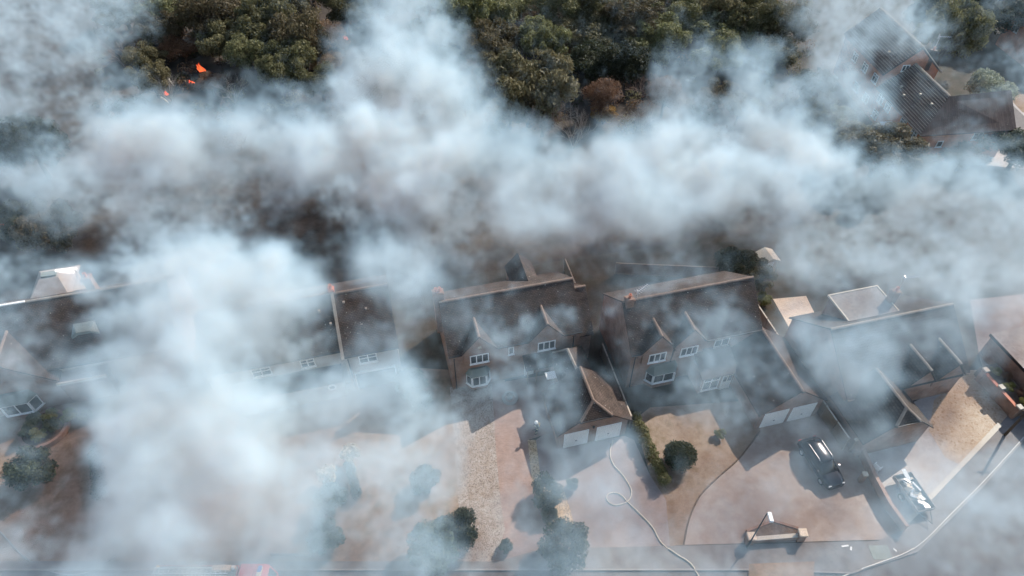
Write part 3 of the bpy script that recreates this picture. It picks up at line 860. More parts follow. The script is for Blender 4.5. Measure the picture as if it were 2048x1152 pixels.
for k in range(16):
    for j in range(4):
        F_.append((k * 4 + j, k * 4 + (j + 1) % 4, ((k + 1) % 16) * 4 + (j + 1) % 4, ((k + 1) % 16) * 4 + j))
pw = mesh('porthole_window', (V_, F_), M['upvc'], hb2)
mesh('pane', ([(-10.6 + .27 * math.cos(k * math.pi / 8), 1.6 - .03, 1.75 + .27 * math.sin(k * math.pi / 8)) for k in range(16)], [tuple(range(16))]), M['glass'], pw)
chimney(hb2, -9.1, 7.0, 8.0, 8.75, 0.45, 0.45, 1, M['terracotta'])
for (x, y) in ((-10.4, 5.6), (-9.6, 4.6), (-8.2, 5.9), (-6.4, 5.2), (-7.0, 4.2)):
    zz = 5.0 + (y - 2.6) * .79
    mesh('roof_vent', box(x - .1, x + .1, y - .12, y + .1, zz + .05, zz + .3), M['ridge_pale'], hb if x > -9 else hb2)

# ---------------------------------------------------------------- house A
ha = row_empty('gabled_house', -42.5, 7.9, 'leftmost house with a front gable, angled bay window and cream hipped rear roof', 'house', 'houses along the road')
gable_x(ha, -42.5, -23.6, 7.9, 16.9, 4.4, 8.0, M['render'], M['tile'], M['ridge_pale'], yr=12.4)
half_hip_y(ha, -37.0, 3.2, 6.9, 10.6, 3.6, 6.6, M['brick'], M['tile'], M['ridge'], zh=6.55, yrf=6.7)
bay(ha, -39.3, -36.0, 6.9, 0.75, 2.1, 2.9, 0.75, 2)
lean_to(ha, -33.75, -29.9, 6.9, 7.88, 3.0, 3.3, M['brick'], M['felt'], 'flat_roof')
mesh('parapet', box(-33.85, -29.8, 6.6, 6.75, 2.9, 3.22), M['stone'], ha)
mesh('lit_ridge_strip', box(-37.6, -35.2, 12.22, 12.42, 8.22, 8.3), M['upvc'], ha)  # white strip stands in for the sunlit stretch of the ridge
chimney(ha, -30.2, 13.6, 6.4, 8.9, 0.7, 0.7, 1)
aerial(ha, -31.4, 14.6, 7.0, 2.0, 1.6, 2.9, 9)
mesh('rear_wall', box(-36.6, -33.6, 15.4, 19.4, 0, 4.9), M['render'], ha)
mesh('rear_roof', shell([[(-37.0, 15.2, 5.2), (-33.3, 15.2, 5.2), (-34.3, 17.2, 6.3), (-36.0, 17.2, 6.3)], [(-33.3, 15.2, 5.2), (-33.3, 19.8, 5.2), (-34.3, 18.2, 6.3), (-34.3, 17.2, 6.3)], [(-33.3, 19.8, 5.2), (-37, 19.8, 5.2), (-36, 18.2, 6.3), (-34.3, 18.2, 6.3)], [(-37, 19.8, 5.2), (-37, 15.2, 5.2), (-36, 17.2, 6.3), (-36, 18.2, 6.3)], [(-36, 17.2, 6.3), (-34.3, 17.2, 6.3), (-34.3, 18.2, 6.3), (-36, 18.2, 6.3)]], 0.12), M['felt'], ha)
mesh('roof_lantern', box(-35.8, -34.5, 17.4, 18.0, 6.3, 6.5), M['lead'], ha)
yy, zz = 9.6, 4.4 + 1.7 * .8
mesh('roof_dormer', shell([[(-31.9, yy - .3, zz + .2), (-31.3, yy - .35, zz + .62), (-30.2, yy - .35, zz + .62), (-29.6, yy - .3, zz + .2), (-29.9, yy + .6, zz + .85), (-31.6, yy + .6, zz + .85)]], 0.3), M['lead'], ha)
mesh('wall_return', box(-27.5, -23.8, 6.2, 7.88, 0, 2.6), M['render'], ha)

# ---------------------------------------------------------------- house F: flat-roofed garage at the right edge, planted wall in front of it
hf = row_empty('flat_roofed_garage', 50.1, -16, 'flat-roofed garage with pinkish roof cut by the right edge of the picture', 'garage', 'garages in front of the houses')
mesh('wall', box(50.1, 56, -17.5, -8.2, 0, 2.75), M['brick'], hf)
mesh('roof', box(49.95, 56.2, -17.7, -8.05, 2.75, 2.9), M['felt'], hf)
mesh('fascia', box(49.9, 49.95, -17.7, -8.05, 2.62, 2.93), M['gutter'], hf)
rwl = row_empty('retaining_wall', 47.9, -15, 'brick retaining wall with three white-capped piers and a dry planting bed at right edge', 'wall')
for (y, ) in ((-15.1,), (-12.9,), (-10.9,)):
    pr_ = mesh('pier', box(47.62, 48.0, y - .2, y + .2, 0, 1.62), M['brick'], rwl)
    mesh('cap', bevel_box(47.57, 48.05, y - .26, y + .26, 1.62, 1.74, 0.03), M['stone'], pr_)
for (a, b) in ((-14.9, -13.1), (-12.7, -11.1)):
    mesh('panel', box(47.72, 47.92, a, b, 0, 1.35), M['brick'], rwl)
    mesh('coping', box(47.67, 47.97, a, b, 1.35, 1.42), M['terracotta'], rwl)
mesh('bed', box(47.95, 49.88, -15.2, -10.2, 0, 1.15), M['soil'], rwl)

# ---------------------------------------------------------------- the far brick building, stepped roof with coursed tiles
PA = math.radians(6.0)
hp = empty('brick_terrace', (50.6, 72.3, 0), PA, 'orange brick terrace with stepped striped tile roof at upper right', 'house')


def coursed(root, e0, e1, r0, r1, n=17, t=0.16, lift=0.14):
    """tiled slope between eave e0-e1 and ridge r0-r1, every course lapping the one below"""
    e0, e1, r0, r1 = map(Vector, (e0, e1, r0, r1))
    nrm = (e1 - e0).cross(r0 - e0).normalized()
    if nrm.z < 0: nrm = -nrm
    V, F = [], []
    for i in range(n):
        for tt, l in ((i / n, lift), ((i + 1) / n, 0.0)):
            V.append(tuple(e0.lerp(r0, tt) + nrm * l)); V.append(tuple(e1.lerp(r1, tt) + nrm * l))
    m = len(V)
    for i in range(2 * n - 1):
        F.append((2 * i, 2 * i + 1, 2 * i + 3, 2 * i + 2))
    V += [tuple(Vector(p) - nrm * t) for p in (e0, e1, r0, r1)]
    F += [(m, m + 2, m + 3, m + 1), (0, m, m + 1, 1), (m - 2, m - 1, m + 3, m + 2)]
    F += [tuple([m] + list(range(0, m, 2)) + [m + 2]), tuple([m + 3] + list(range(m - 1, 0, -2)) + [m + 1])]
    o = mesh('roof', (V, F), M['tile_lane'], root)
    o.data.materials.append(M['tile_edge'])
    for i in range(1, 2 * n - 1, 2): o.data.polygons[i].material_index = 1
    return o


mesh('wall', box(0.3, 12.2, 0.3, 7.7, 0, 4.5), M['brick_lane'], hp)
mesh('wall', box(0.3, 7.8, 7.7, 11.45, 0, 4.5), M['brick_lane'], hp)
mesh('wall', extrude_y([(0.3, 0), (7.8, 0), (7.8, 6.4), (4.05, 9.75), (0.3, 6.4)], 11.5, 23), M['brick_lane'], hp)
coursed(hp, (-0.1, -0.05, 4.3), (-0.1, 11.48, 4.3), (4.05, 3.2, 7.6), (4.05, 11.48, 7.6))
coursed(hp, (-0.1, 11.3, 6.3), (-0.1, 23.2, 6.3), (4.05, 11.3, 9.95), (4.05, 23.2, 9.95))
mesh('roof', shell([[(-0.1, -0.05, 4.3), (12.6, -0.05, 4.3), (12.6, 3.9, 7.6), (4.05, 3.2, 7.6)], [(12.6, 3.9, 7.6), (4.05, 3.2, 7.6), (8.2, 8.0, 4.3), (12.6, 8.0, 4.3)], [(4.05, 3.2, 7.6), (4.05, 11.48, 7.6), (8.2, 11.48, 4.3), (8.2, 8.0, 4.3)]], 0.14), M['tile_lane'], hp)
mesh('roof', shell([[(4.05, 11.3, 9.95), (4.05, 23.2, 9.95), (8.2, 23.2, 6.3), (8.2, 11.3, 6.3)]], 0.14), M['tile_lane'], hp)
ridge_strip(hp, (4.05, 11.3, 9.99), (4.05, 23.2, 9.99), M['ridge_pale'], 0.2, 0.12)
ridge_strip(hp, (4.05, 3.2, 7.64), (4.05, 11.4, 7.64), M['ridge_pale'], 0.2, 0.12)
mesh('verge', shell([[(4.05, 11.2, 10.07), (4.05, 11.5, 10.07), (8.25, 11.5, 6.35), (8.25, 11.2, 6.35)]], 0.16), M['stone'], hp)
chimney(hp, 6.0, 11.8, 6.5, 9.3, 0.7, 0.6, 1, M['gutter'])
aerial(hp, 6.1, 11.9, 9.2, 1.9, 1.4, -0.2)
window(hp, (2.4, 11.5, 6.6), (1, 0, 0), (0, -1, 0), 1.0, 0.9, 2)
for (y, z) in ((1.0, 2.85), (3.6, 2.85), (7.6, 2.85), (1.4, 0.6), (9.6, 2.85), (9.4, 0.6)):
    window(hp, (0.3, y + 1.2, z), (0, -1, 0), (-1, 0, 0), 1.25, 1.15, 2, 0.7)
for (y, z) in ((12.4, 4.3), (15.4, 4.3), (18.4, 4.3), (12.6, 1.2), (15.6, 1.2)):
    window(hp, (0.3, y + 1.2, z), (0, -1, 0), (-1, 0, 0), 1.25, 1.2, 2, 0.7)
window(hp, (3.0, 0.3, 2.2), (1, 0, 0), (0, -1, 0), 0.8, 0.9, 1)
window(hp, (7.4, 0.3, 3.0), (1, 0, 0), (0, -1, 0), 1.3, 1.0, 2)
pc = mesh('porch', grid_frame((-1.2, 6.2, 0), (0, -1, 0), UZ, (-1, 0, 0), [0, .1, .95, 1.05, 1.9, 2.0], [0, .1, 2.2, 2.3], lambda i, j: i % 2 == 0 or j % 2 == 0, 0, 0.1), M['upvc'], hp)
mesh('porch_roof', box(-1.35, 0.3, 4.1, 6.3, 2.3, 2.4), M['upvc'], hp)
for (x, y) in ((1.6, 9.0), (2.3, 6.0), (1.2, 7.4), (2.4, 3.5), (1.6, 14.2)):
    zz = 4.3 + (x + .1) / 4.15 * 3.3 + (2.2 if y > 11.4 else 0)
    mesh('roof_vent', box(x - .12, x + .12, y - .15, y + .15, zz + .03, zz + .28), M['stone'], hp)
# a neighbouring house cut by the right edge
hq = empty('brick_terrace', (79, 96, 0), PA, 'brick house end with a white window, cut by the upper right edge', 'house')
mesh('wall', extrude_y([(0, 0), (8, 0), (8, 5), (4, 8.2), (0, 5)], 0, 9), M['brick_lane'], hq)
mesh('roof', shell([[(-.3, -.3, 4.85), (4, -.3, 8.4), (4, 9.3, 8.4), (-.3, 9.3, 4.85)], [(8.3, -.3, 4.85), (4, -.3, 8.4), (4, 9.3, 8.4), (8.3, 9.3, 4.85)]], .14), M['tile_lane'], hq)
window(hq, (0, 3.4, 3.2), (0, -1, 0), (-1, 0, 0), 1.3, 1.2, 2, .7); window(hq, (0, 7.4, 3.2), (0, -1, 0), (-1, 0, 0), 1.3, 1.2, 2, .7)

# ---------------------------------------------------------------- vegetation
def leaf_crown(name, lobes, n, size, seed, mat, flat=0.0, fill=0.55):
    """crown of leaf clumps: small tilted faces spread through the shells of many uneven lobes"""
    r = np.random.default_rng(seed)
    lobes = np.array(lobes, dtype=float)                 # cx cy cz rx ry rz
    wgt = (lobes[:, 3] * lobes[:, 4] + lobes[:, 4] * lobes[:, 5] + lobes[:, 3] * lobes[:, 5])
    k = r.choice(len(lobes), n, p=wgt / wgt.sum())
    d = r.normal(size=(n, 3)); d /= np.linalg.norm(d, axis=1)[:, None]
    d[:, 2] = np.where((d[:, 2] < -0.2) & (r.random(n) < 0.5), -d[:, 2], d[:, 2])
    rad = 1 - fill * r.random(n) ** 1.6
    rad *= 1 + 0.10 * np.sin(7 * d[:, 0] + 3 * k) * np.cos(6 * d[:, 1] + k) + 0.06 * r.normal(size=n)
    c = lobes[k, :3] + d * lobes[k, 3:6] * rad[:, None]
    nn = d + 0.75 * r.normal(size=(n, 3)); nn[:, 2] += flat
    nn /= np.linalg.norm(nn, axis=1)[:, None]
    a = np.cross(nn, r.normal(size=(n, 3))); a /= np.linalg.norm(a, axis=1)[:, None]
    b = np.cross(nn, a)
    s = size * r.uniform(0.55, 1.35, n)[:, None]
    asp = r.uniform(0.5, 0.9, n)[:, None]
    # kite-shaped leaf clump of four corners, slightly folded
    P = np.stack([c - a * s, c + b * s * asp * 0.6 + nn * s * 0.12, c + a * s, c - b * s * asp * 0.6 + nn * s * 0.12], 1).reshape(-1, 3)
    me = bpy.data.meshes.new(name)
    me.vertices.add(4 * n); me.loops.add(4 * n); me.polygons.add(n)
    me.vertices.foreach_set('co', P.astype(np.float32).ravel())
    me.loops.foreach_set('vertex_index', np.arange(4 * n, dtype=np.int32))
    me.polygons.foreach_set('loop_start', np.arange(0, 4 * n, 4, dtype=np.int32))
    me.polygons.foreach_set('loop_total', np.full(n, 4, dtype=np.int32))
    me.update(calc_edges=True)
    tint = np.clip(0.5 + 0.22 * r.normal(size=n) + 0.12 * np.sin(k * 2.4), 0, 1)
    at_ = me.attributes.new('tint', 'FLOAT', 'FACE')
    at_.data.foreach_set('value', tint.astype(np.float32))
    me.materials.append(mat)
    return me


def limb_mesh(name, R, h, seed, n=7, mat=None):
    r = random.Random(seed)
    parts = [tube([(0, 0, -0.1), (r.uniform(-.1, .1), r.uniform(-.1, .1), h * .4), (r.uniform(-.3, .3), r.uniform(-.3, .3), h)], [R * .085, R * .065, R * .03], 7)]
    for i in range(n):
        w = 2 * math.pi * (i + r.random() * .5) / n
        z0 = h * r.uniform(.35, .7); L = R * r.uniform(.55, .85)
        parts.append(tube([(0, 0, z0), (math.cos(w) * L * .45, math.sin(w) * L * .45, z0 + L * .35), (math.cos(w) * L, math.sin(w) * L, z0 + L * r.uniform(.45, .8))], [R * .035, R * .024, R * .008], 5))
    v, f = join(*parts)
    me = bpy.data.meshes.new(name); me.from_pydata(v, [], f); me.materials.append(mat or M['bark']); me.update()
    return me


def twig_mesh(name, R, h, seed, mat, n=360):
    r = random.Random(seed)
    V, F = [], []

    def seg(a, b, ra, rb):
        d = (b - a).normalized(); s = d.cross(Vector((r.random(), r.random(), .3))).normalized(); t = d.cross(s)
        k = len(V)
        for p, rr in ((a, ra), (b, rb)):
            for q in range(3):
                w = q * 2.0944
                V.append(tuple(p + s * (rr * math.cos(w)) + t * (rr * math.sin(w))))
        for q in range(3):
            F.append((k + q, k + (q + 1) % 3, k + 3 + (q + 1) % 3, k + 3 + q))

    def grow(a, d, L, rad, lev):
        b = a + d * L
        seg(a, b, rad, rad * .6)
        if lev == 0: return
        for _ in range(r.choice((2, 3, 3))):
            nd = (d + Vector((r.gauss(0, .5), r.gauss(0, .5), r.gauss(.12, .35)))).normalized()
            grow(a.lerp(b, r.uniform(.45, 1)), nd, L * r.uniform(.6, .85), rad * .55, lev - 1)
    for i in range(6):
        w = i * 1.05 + r.random()
        grow(Vector((0, 0, 0)), Vector((math.cos(w) * .6, math.sin(w) * .6, 1)).normalized(), h * .42, R * .022, 4)
    me = bpy.data.meshes.new(name); me.from_pydata(V, [], F); me.materials.append(mat); me.update()
    return me


def crown_lobes(R, zc, seed, n=15, sq=0.8):
    r = random.Random(seed)
    L = [(0, 0, zc, R * .5, R * .5, R * .5 * sq)]
    for i in range(n):
        w = i * 2.399 + r.random() * .6
        h = r.uniform(-.45, .75)
        q = math.sqrt(max(0.05, 1 - h * h)) * r.uniform(.5, .74)
        s = R * (r.uniform(.26, .42) if n < 20 else r.uniform(.12, .34))
        if n >= 20: q *= r.uniform(.85, 1.5)
        L.append((math.cos(w) * q * R, math.sin(w) * q * R, zc + h * R * .68 * sq, s, s, s * r.uniform(.7, .95)))
    return L


R0 = 4.5
PROTO = {}


def proto_tree(key, leaf, n, size, seed, lobes=15, sq=0.8, zc=4.4, R=R0, bark=None):
    PROTO[key] = (R, zc, leaf_crown('crown', crown_lobes(R, zc, seed, lobes, sq), n, size, seed, M[leaf]), limb_mesh('trunk', R, zc + R * .2, seed, mat=bark))


proto_tree('oak1', 'leaf_oak', 11500, 0.22, 1, 34); proto_tree('oak2', 'leaf_oak', 11500, 0.23, 2, 40, 1.0); proto_tree('oak3', 'leaf_oak', 11000, 0.21, 3, 30, 0.8); proto_tree('oak4', 'leaf_olive', 10500, 0.22, 15, 38, 1.1)
proto_tree('olive1', 'leaf_olive', 13000, 0.22, 4, 30); proto_tree('olive2', 'leaf_olive', 13000, 0.21, 5, 26, .95)
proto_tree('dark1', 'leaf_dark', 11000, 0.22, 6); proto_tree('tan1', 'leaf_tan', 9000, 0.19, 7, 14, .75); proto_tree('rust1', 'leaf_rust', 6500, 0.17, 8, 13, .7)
proto_tree('gold1', 'leaf_gold', 7000, 0.2, 9, 10, .7); proto_tree('pale1', 'leaf_pale', 8000, 0.23, 10, 14, .85)
proto_tree('shrub1', 'leaf_shrub', 5200, 0.085, 11, 12, .85, 1.0, 1.2); proto_tree('shrub2', 'leaf_shrub', 5200, 0.08, 12, 16, .8, 1.0, 1.2)
proto_tree('yellow1', 'leaf_yellow', 3000, 0.09, 13, 9, .7, 0.8, 1.0); proto_tree('plume1', 'leaf_white', 1600, 0.12, 14, 8, .8, 1.3, 0.9)
PROTO['ball1'] = (1.2, 1.0, leaf_crown('crown', [(0, 0, 1.0, 1.15, 1.15, 1.0), (.2, .1, 1.25, .95, .95, .85), (-.3, -.1, 1.0, .9, .9, .9)], 7000, 0.08, 16, M['leaf_shrub'], fill=.2), limb_mesh('trunk', 1.2, 1.0, 16))
PROTO['bare1'] = (R0, 4.5, twig_mesh('crown', R0, 7.0, 21, M['twig']), None)
PROTO['bare2'] = (R0, 4.5, twig_mesh('crown', R0, 7.5, 22, M['twig_grey']), None)


def plant(key, u, v, r, label, name='tree', cat='tree', group=None, zfix=None, sz=1.0, seen_z=None):
    """a tree or shrub whose crown is seen at photo place (u, v), crown radius r metres"""
    R, zc, crown, trunk = PROTO[key]
    s = r / R
    z = zc * s * sz if seen_z is None else seen_z
    X, Y, _ = at(u, v, z)
    e = empty(name, (X, Y, 0), RND.uniform(0, 6.28), label, cat, group)
    e.scale = (s, s, s * sz)
    if trunk is not None:
        t = bpy.data.objects.new('trunk', trunk); C.objects.link(t); t.parent = e
    c = bpy.data.objects.new('crown', crown); C.objects.link(c); c.parent = e
    return e


GW = 'trees of the burning wood'
T = [
 # left wood, top edge
 ('oak1', 345, 18, 4.6, 'broad green oak at the top edge, leftmost clear of the smoke'), ('oak2', 420, 30, 4.8, 'green oak second from the left along the top edge'),
 ('oak3', 480, 5, 4.6, 'green oak cut by the top edge behind the second oak'), ('oak1', 530, 45, 4.6, 'rounded green oak above the left flames'), ('olive1', 575, 8, 4.2, 'olive oak cut by the top edge left of bare pinkish trees'),
 ('oak2', 600, 70, 4.4, 'green oak beside the bare pinkish trees'), ('olive2', 455, 85, 4.2, 'olive oak right of the tan tree'), ('oak3', 515, 105, 4.2, 'dark green oak above the blue smoke tip'),
 ('oak1', 575, 120, 4.0, 'green oak with shaded base left of the tall plume'), ('tan1', 362, 92, 3.2, 'tan scorched tree above the brightest flame'), ('olive1', 315, 55, 3.2, 'olive tree behind the tan tree'),
 ('bare1', 640, 42, 4.4, 'bare pinkish tree left of the tall plume, upper one'), ('rust1', 660, 78, 3.2, 'rust-brown tree left of the tall plume, lower one'), ('tan1', 650, 118, 2.8, 'tan bush at the left edge of the tall plume'), ('oak2', 640, 165, 3.0, 'small green tree poking out of the smoke under the oaks'),
 ('bare1', 228, 85, 3.6, 'scorched dark tree in grey smoke at upper left'), ('olive2', 285, 112, 3.0, 'scorched olive tree left of the tan tree'), ('olive1', 300, 150, 2.8, 'half-burnt green tree left of the flames'), ('tan1', 268, 75, 1.8, 'little tan crown in the grey smoke'),
 ('oak3', 555, 148, 2.8, 'small bright green tree at the blue smoke tip'), ('rust1', 420, 165, 2.4, 'brown undergrowth bush beside the brightest flame'), ('bare2', 330, 170, 2.6, 'dead grey tree skeleton by the lower flames'), ('bare2', 460, 172, 2.6, 'dead grey tree skeleton right of the brightest flame'),
 ('olive2', 245, 20, 4.2, 'dim oak in grey smoke at the top left edge'), ('oak1', 690, 8, 4.0, 'green tree at the top edge behind the bare trees'), ('tan1', 690, 30, 2.8, 'pale tan tree at the left shoulder of the plume'),
 # middle wood
 ('oak2', 925, 25, 4.8, 'green oak right of the tall plume at the top edge'), ('oak1', 1000, 20, 4.8, 'green oak left of the bare gap at the top edge'), ('olive1', 880, 60, 4.0, 'smoky oak at the right shoulder of the tall plume'), ('oak3', 985, 85, 4.2, 'green oak below the bare gap, left side'),
 ('rust1', 1060, 28, 3.4, 'brown bare-looking tree in the gap at the top edge'), ('oak1', 1085, 78, 3.8, 'bright green rounded oak under the bare gap'), ('bare1', 945, 110, 3.8, 'brown bare tree between plume and olive oak'), ('olive1', 1060, 165, 5.4, 'big olive oak standing alone in the middle of the wood'),
 ('rust1', 1128, 112, 2.4, 'red-brown small tree beside the big olive oak'), ('olive2', 1000, 135, 3.2, 'olive oak touching the big one on its left'),
 ('oak2', 1130, 12, 4.8, 'green oak right of the bare gap at the top edge'), ('oak1', 1165, 60, 4.6, 'green oak behind the dark trunks'), ('oak3', 1205, 20, 4.6, 'green oak at the top edge above the dark trunks'), ('oak2', 1210, 90, 4.4, 'tall green oak over the dark trunks'),
 ('olive1', 1265, 45, 4.4, 'olive-green oak in the centre right of the wood'), ('oak1', 1300, 8, 4.4, 'green oak at the top edge right of centre'), ('oak2', 1320, 80, 4.2, 'lone bright oak in front of the dark hollow'), ('oak3', 1360, 30, 4.4, 'green oak above the lone bright oak'),
 ('oak1', 1415, 60, 4.6, 'green oak above the right white plume'), ('oak2', 1440, 10, 4.6, 'green oak at the top edge above the right plume'), ('oak3', 1480, 80, 4.2, 'green oak at the right end of the wood, inner one'), ('oak1', 1510, 35, 4.2, 'green oak left of the tall round oak'),
 ('oak2', 1545, 110, 3.8, 'low green oak under the tall round oak'), ('oak1', 1572, 42, 4.4, 'tall round oak at the right end of the wood'), ('oak3', 1440, 110, 3.4, 'low green oak above the right white plume'), ('dark1', 1180, 125, 4.2, 'dark shaded tree among the trunks'),
 ('dark1', 1250, 125, 3.8, 'dark hollow tree behind the brown bushes'), ('bare1', 1290, 165, 3.4, 'bare brown tree at the edge of the right plume'), ('rust1', 1205, 195, 3.0, 'red-brown bush behind the golden bush'), ('gold1', 1208, 228, 2.0, 'golden bush above the central smoke'),
 ('bare2', 1100, 208, 3.4, 'grey bare tree below the big olive oak'), ('rust1', 1085, 240, 2.6, 'brown thicket bush at the smoke front below the big oak'), ('olive2', 1020, 225, 3.0, 'grey-green tree left under the big olive oak'), ('bare2', 1150, 250, 3.0, 'dead grey thicket left of the golden bush'),
 ('bare2', 1285, 235, 3.0, 'dead grey thicket right of the golden bush'), ('rust1', 1330, 190, 2.8, 'brown bush half in the right plume'), ('olive1', 1440, 188, 3.0, 'olive bush surrounded by the right plume'), ('olive2', 1480, 215, 2.4, 'olive bush low in the right plume'),
 ('oak3', 1632, 165, 3.0, 'green tree at the right rim of the plume, upper one'), ('oak1', 1640, 205, 2.4, 'green tree at the right rim of the plume, middle one'), ('oak2', 1636, 240, 2.0, 'green tree at the right rim of the plume, lowest one'),
 ('rust1', 960, 160, 3.0, 'brown bush left of the big olive oak'), ('bare2', 930, 190, 3.2, 'smoky grey bare tree at the plume foot'), ('dark1', 880, 120, 3.6, 'smoke-veiled tree in the plume right side'),
 ('oak2', 1390, -25, 4.6, 'oak mostly above the top edge, right of centre'), ('oak3', 1050, -30, 4.4, 'oak mostly above the top edge, over the bare gap'), ('oak1', 620, -30, 4.6, 'oak mostly above the top edge, over the bare pink trees'), ('oak1', 850, -15, 4.6, 'oak at the top edge behind the tall plume'), ('oak3', 760, 0, 4.4, 'oak at the top edge, veiled by the tall plume'),
 ('dark1', 60, 290, 4.0, 'dark green tree in the left smoke below the small flame'), ('dark1', 20, 262, 3.4, 'dark tree at the left edge beside the small flame'), ('olive1', 100, 455, 3.2, 'olive garden tree left above the leftmost house'), ('dark1', 40, 440, 3.0, 'dark garden tree at the left edge above the house'),
]
for _i, (k, u, v, r, lab) in enumerate(T):
    if k[:3] == 'oak' and _i % 4 == 1: k = 'oak4'
    plant(k, u, v, r, lab, {'oak': 'oak_tree', 'oli': 'oak_tree', 'bar': 'bare_tree', 'rus': 'bush', 'gol': 'bush', 'tan': 'bush', 'dar': 'dark_tree'}[k[:3]], 'bush' if k[:3] in ('rus', 'gol') else 'tree', GW, sz=1.0 + 0.28 * math.sin(_i * 2.7))
# undergrowth between the trees: scrub nobody could count
rg = np.random.default_rng(77)
ul = []
for _ in range(420):
    u, v = rg.uniform(180, 1640), rg.uniform(-70, 300)
    if v > 300 - 60 * abs(math.sin(u * .013)): continue
    X, Y, _z = at(u, v, 0.5)
    s = rg.uniform(.7, 1.7)
    ul.append((X, Y, s * .45, s, s, s * rg.uniform(.55, .9)))
for nm, lf, part_, q in (('undergrowth', 'leaf_rust', ul[0::3], 14000), ('undergrowth', 'leaf_olive', ul[1::3], 15000), ('undergrowth', 'leaf_dark', ul[2::3], 15000)):
    ob = bpy.data.objects.new(nm, leaf_crown(nm, part_, q, 0.17, 31, M[lf])); C.objects.link(ob)
    tag(ob, {'leaf_rust': 'brown scorched scrub between the trees', 'leaf_olive': 'olive scrub between the trees', 'leaf_dark': 'dark green scrub between the trees'}[lf], kind='stuff')
GF = 'trees by the far brick terrace'
for (k, u, v, r, lab, sz) in [
 ('oak2', 1905, 65, 4.6, 'tall sunlit oak behind the brick terrace', 1.35), ('dark1', 1868, 30, 4.2, 'shaded tree behind the sunlit tall oak', 1.2), ('dark1', 1985, 22, 5.0, 'dark tree at the top edge right of the tall oak', 1.0), ('dark1', 2040, 10, 4.4, 'dark tree in the upper right corner', 1.0),
 ('pale1', 1982, 178, 3.4, 'pale silvery tree beside the terrace court', 1.1), ('olive1', 1765, 298, 4.6, 'large garden tree in front of the brick terrace', 0.9), ('olive2', 1715, 290, 3.4, 'garden tree left of the large one before the terrace', 0.9),
 ('olive1', 1825, 318, 2.8, 'low tree right of the large one before the terrace', 0.8), ('olive2', 1925, 318, 2.6, 'low shrubby tree under the terrace end wall', 0.7), ('dark1', 1960, 270, 2.8, 'dark tree at the corner of the terrace court', 1.0), ('dark1', 2040, 300, 3.4, 'round dark tree at the right edge below the court', 0.9), ('pale1', 1680, 235, 2.4, 'pale hazy bush left of the terrace', .8)]:
    plant(k, u, v, r, lab, 'garden_tree', 'tree', GF, sz=sz)
GS = 'shrubs in the front gardens'
for (k, u, v, r, lab, nm) in [
 ('ball1', 1360, 912, 1.35, 'round clipped bush alone on the brown lawn', 'clipped_bush'), ('shrub2', 1092, 985, 1.5, 'spreading shrub on the stone strip beside the forecourt', 'shrub'), ('shrub1', 1098, 1028, 0.8, 'small shrub just below the spreading shrub', 'shrub'),
 ('shrub2', 1132, 1092, 2.2, 'large dark shrub at the road, right of the block-paved drive', 'shrub'), ('shrub1', 918, 1058, 1.8, 'round shrub overlapping the gravel bed near the road', 'shrub'), ('shrub2', 868, 1092, 2.2, 'wide grey-green shrub at the road left of the gravel bed', 'shrub'),
 ('shrub2', 838, 800, 1.3, 'pale green shrub left of the central bay window', 'shrub'), ('shrub1', 820, 770, 1.7, 'dark shrub in the gap beside the central house', 'shrub'), ('shrub1', 60, 940, 2.0, 'dark conifer-like bush on the left brown lawn', 'dark_bush'),
 ('shrub1', 650, 1075, 1.5, 'hedge-like shrub at the road in the left smoke', 'shrub'), ('shrub2', 660, 1000, 1.5, 'tall shrub below the cream plumes', 'shrub'), ('shrub2', 850, 960, 1.4, 'smoke-veiled shrub left of the gravel bed', 'shrub'), ('plume1', 655, 948, 0.9, 'cream plumed grass clump in the left smoke', 'plume_grass'), ('plume1', 700, 905, 0.9, 'pale plumed grass clump behind the cream one', 'plume_grass'), ('yellow1', 137, 832, 0.8, 'yellow-green shrub right of the round planter', 'shrub'), ('yellow1', 170, 830, 0.7, 'yellow-green shrub nearest the smoke by the planter', 'shrub'),
 ('yellow1', 1440, 868, 0.55, 'little straw-coloured plant on the lawn corner', 'plant'), ('shrub1', 1145, 968, 0.6, 'wispy plant right of the spreading shrub', 'plant'), ('shrub2', 955, 803, 0.0, '', ''), ('olive1', 1510, 548, 2.0, 'garden tree behind the second detached house', 'garden_tree'), ('dark1', 1470, 530, 2.4, 'dark garden tree left of the shed', 'garden_tree'),
 ('yellow1', 1530, 598, 0.9, 'yellow-green bush at the top of the boundary wall', 'shrub'), ('shrub1', 1012, 1092, 0.6, 'low plant at the end of the gravel bed', 'plant')]:
    if r: plant(k, u, v, r, lab, nm, 'tree' if 'tree' in nm else ('plant' if nm == 'plant' else 'shrub'), GS)


def hedge(pts, w, h, n, label, leaf, size=0.07, seed=3):
    """clipped hedge along a line: leaf clumps over a row of overlapping lobes"""
    rr = random.Random(seed)
    L = []
    for a, b in zip(pts[:-1], pts[1:]):
        d = math.hypot(b[0] - a[0], b[1] - a[1]); m = max(2, int(d / (w * .7)))
        for i in range(m):
            t = (i + .5) / m
            L.append((a[0] + (b[0] - a[0]) * t + rr.uniform(-.08, .08), a[1] + (b[1] - a[1]) * t + rr.uniform(-.08, .08), h * .5, w * .62 * rr.uniform(.85, 1.1), w * .62 * rr.uniform(.85, 1.1), h * .55 * rr.uniform(.85, 1.1)))
    o = pts[0]
    L = [(l[0] - o[0], l[1] - o[1], *l[2:]) for l in L]
    me = leaf_crown('hedge', L, n, size, seed, M[leaf])
    ob = bpy.data.objects.new('hedge', me); C.objects.link(ob); ob.location = (o[0], o[1], 0)
    return tag(ob, label, 'hedge')


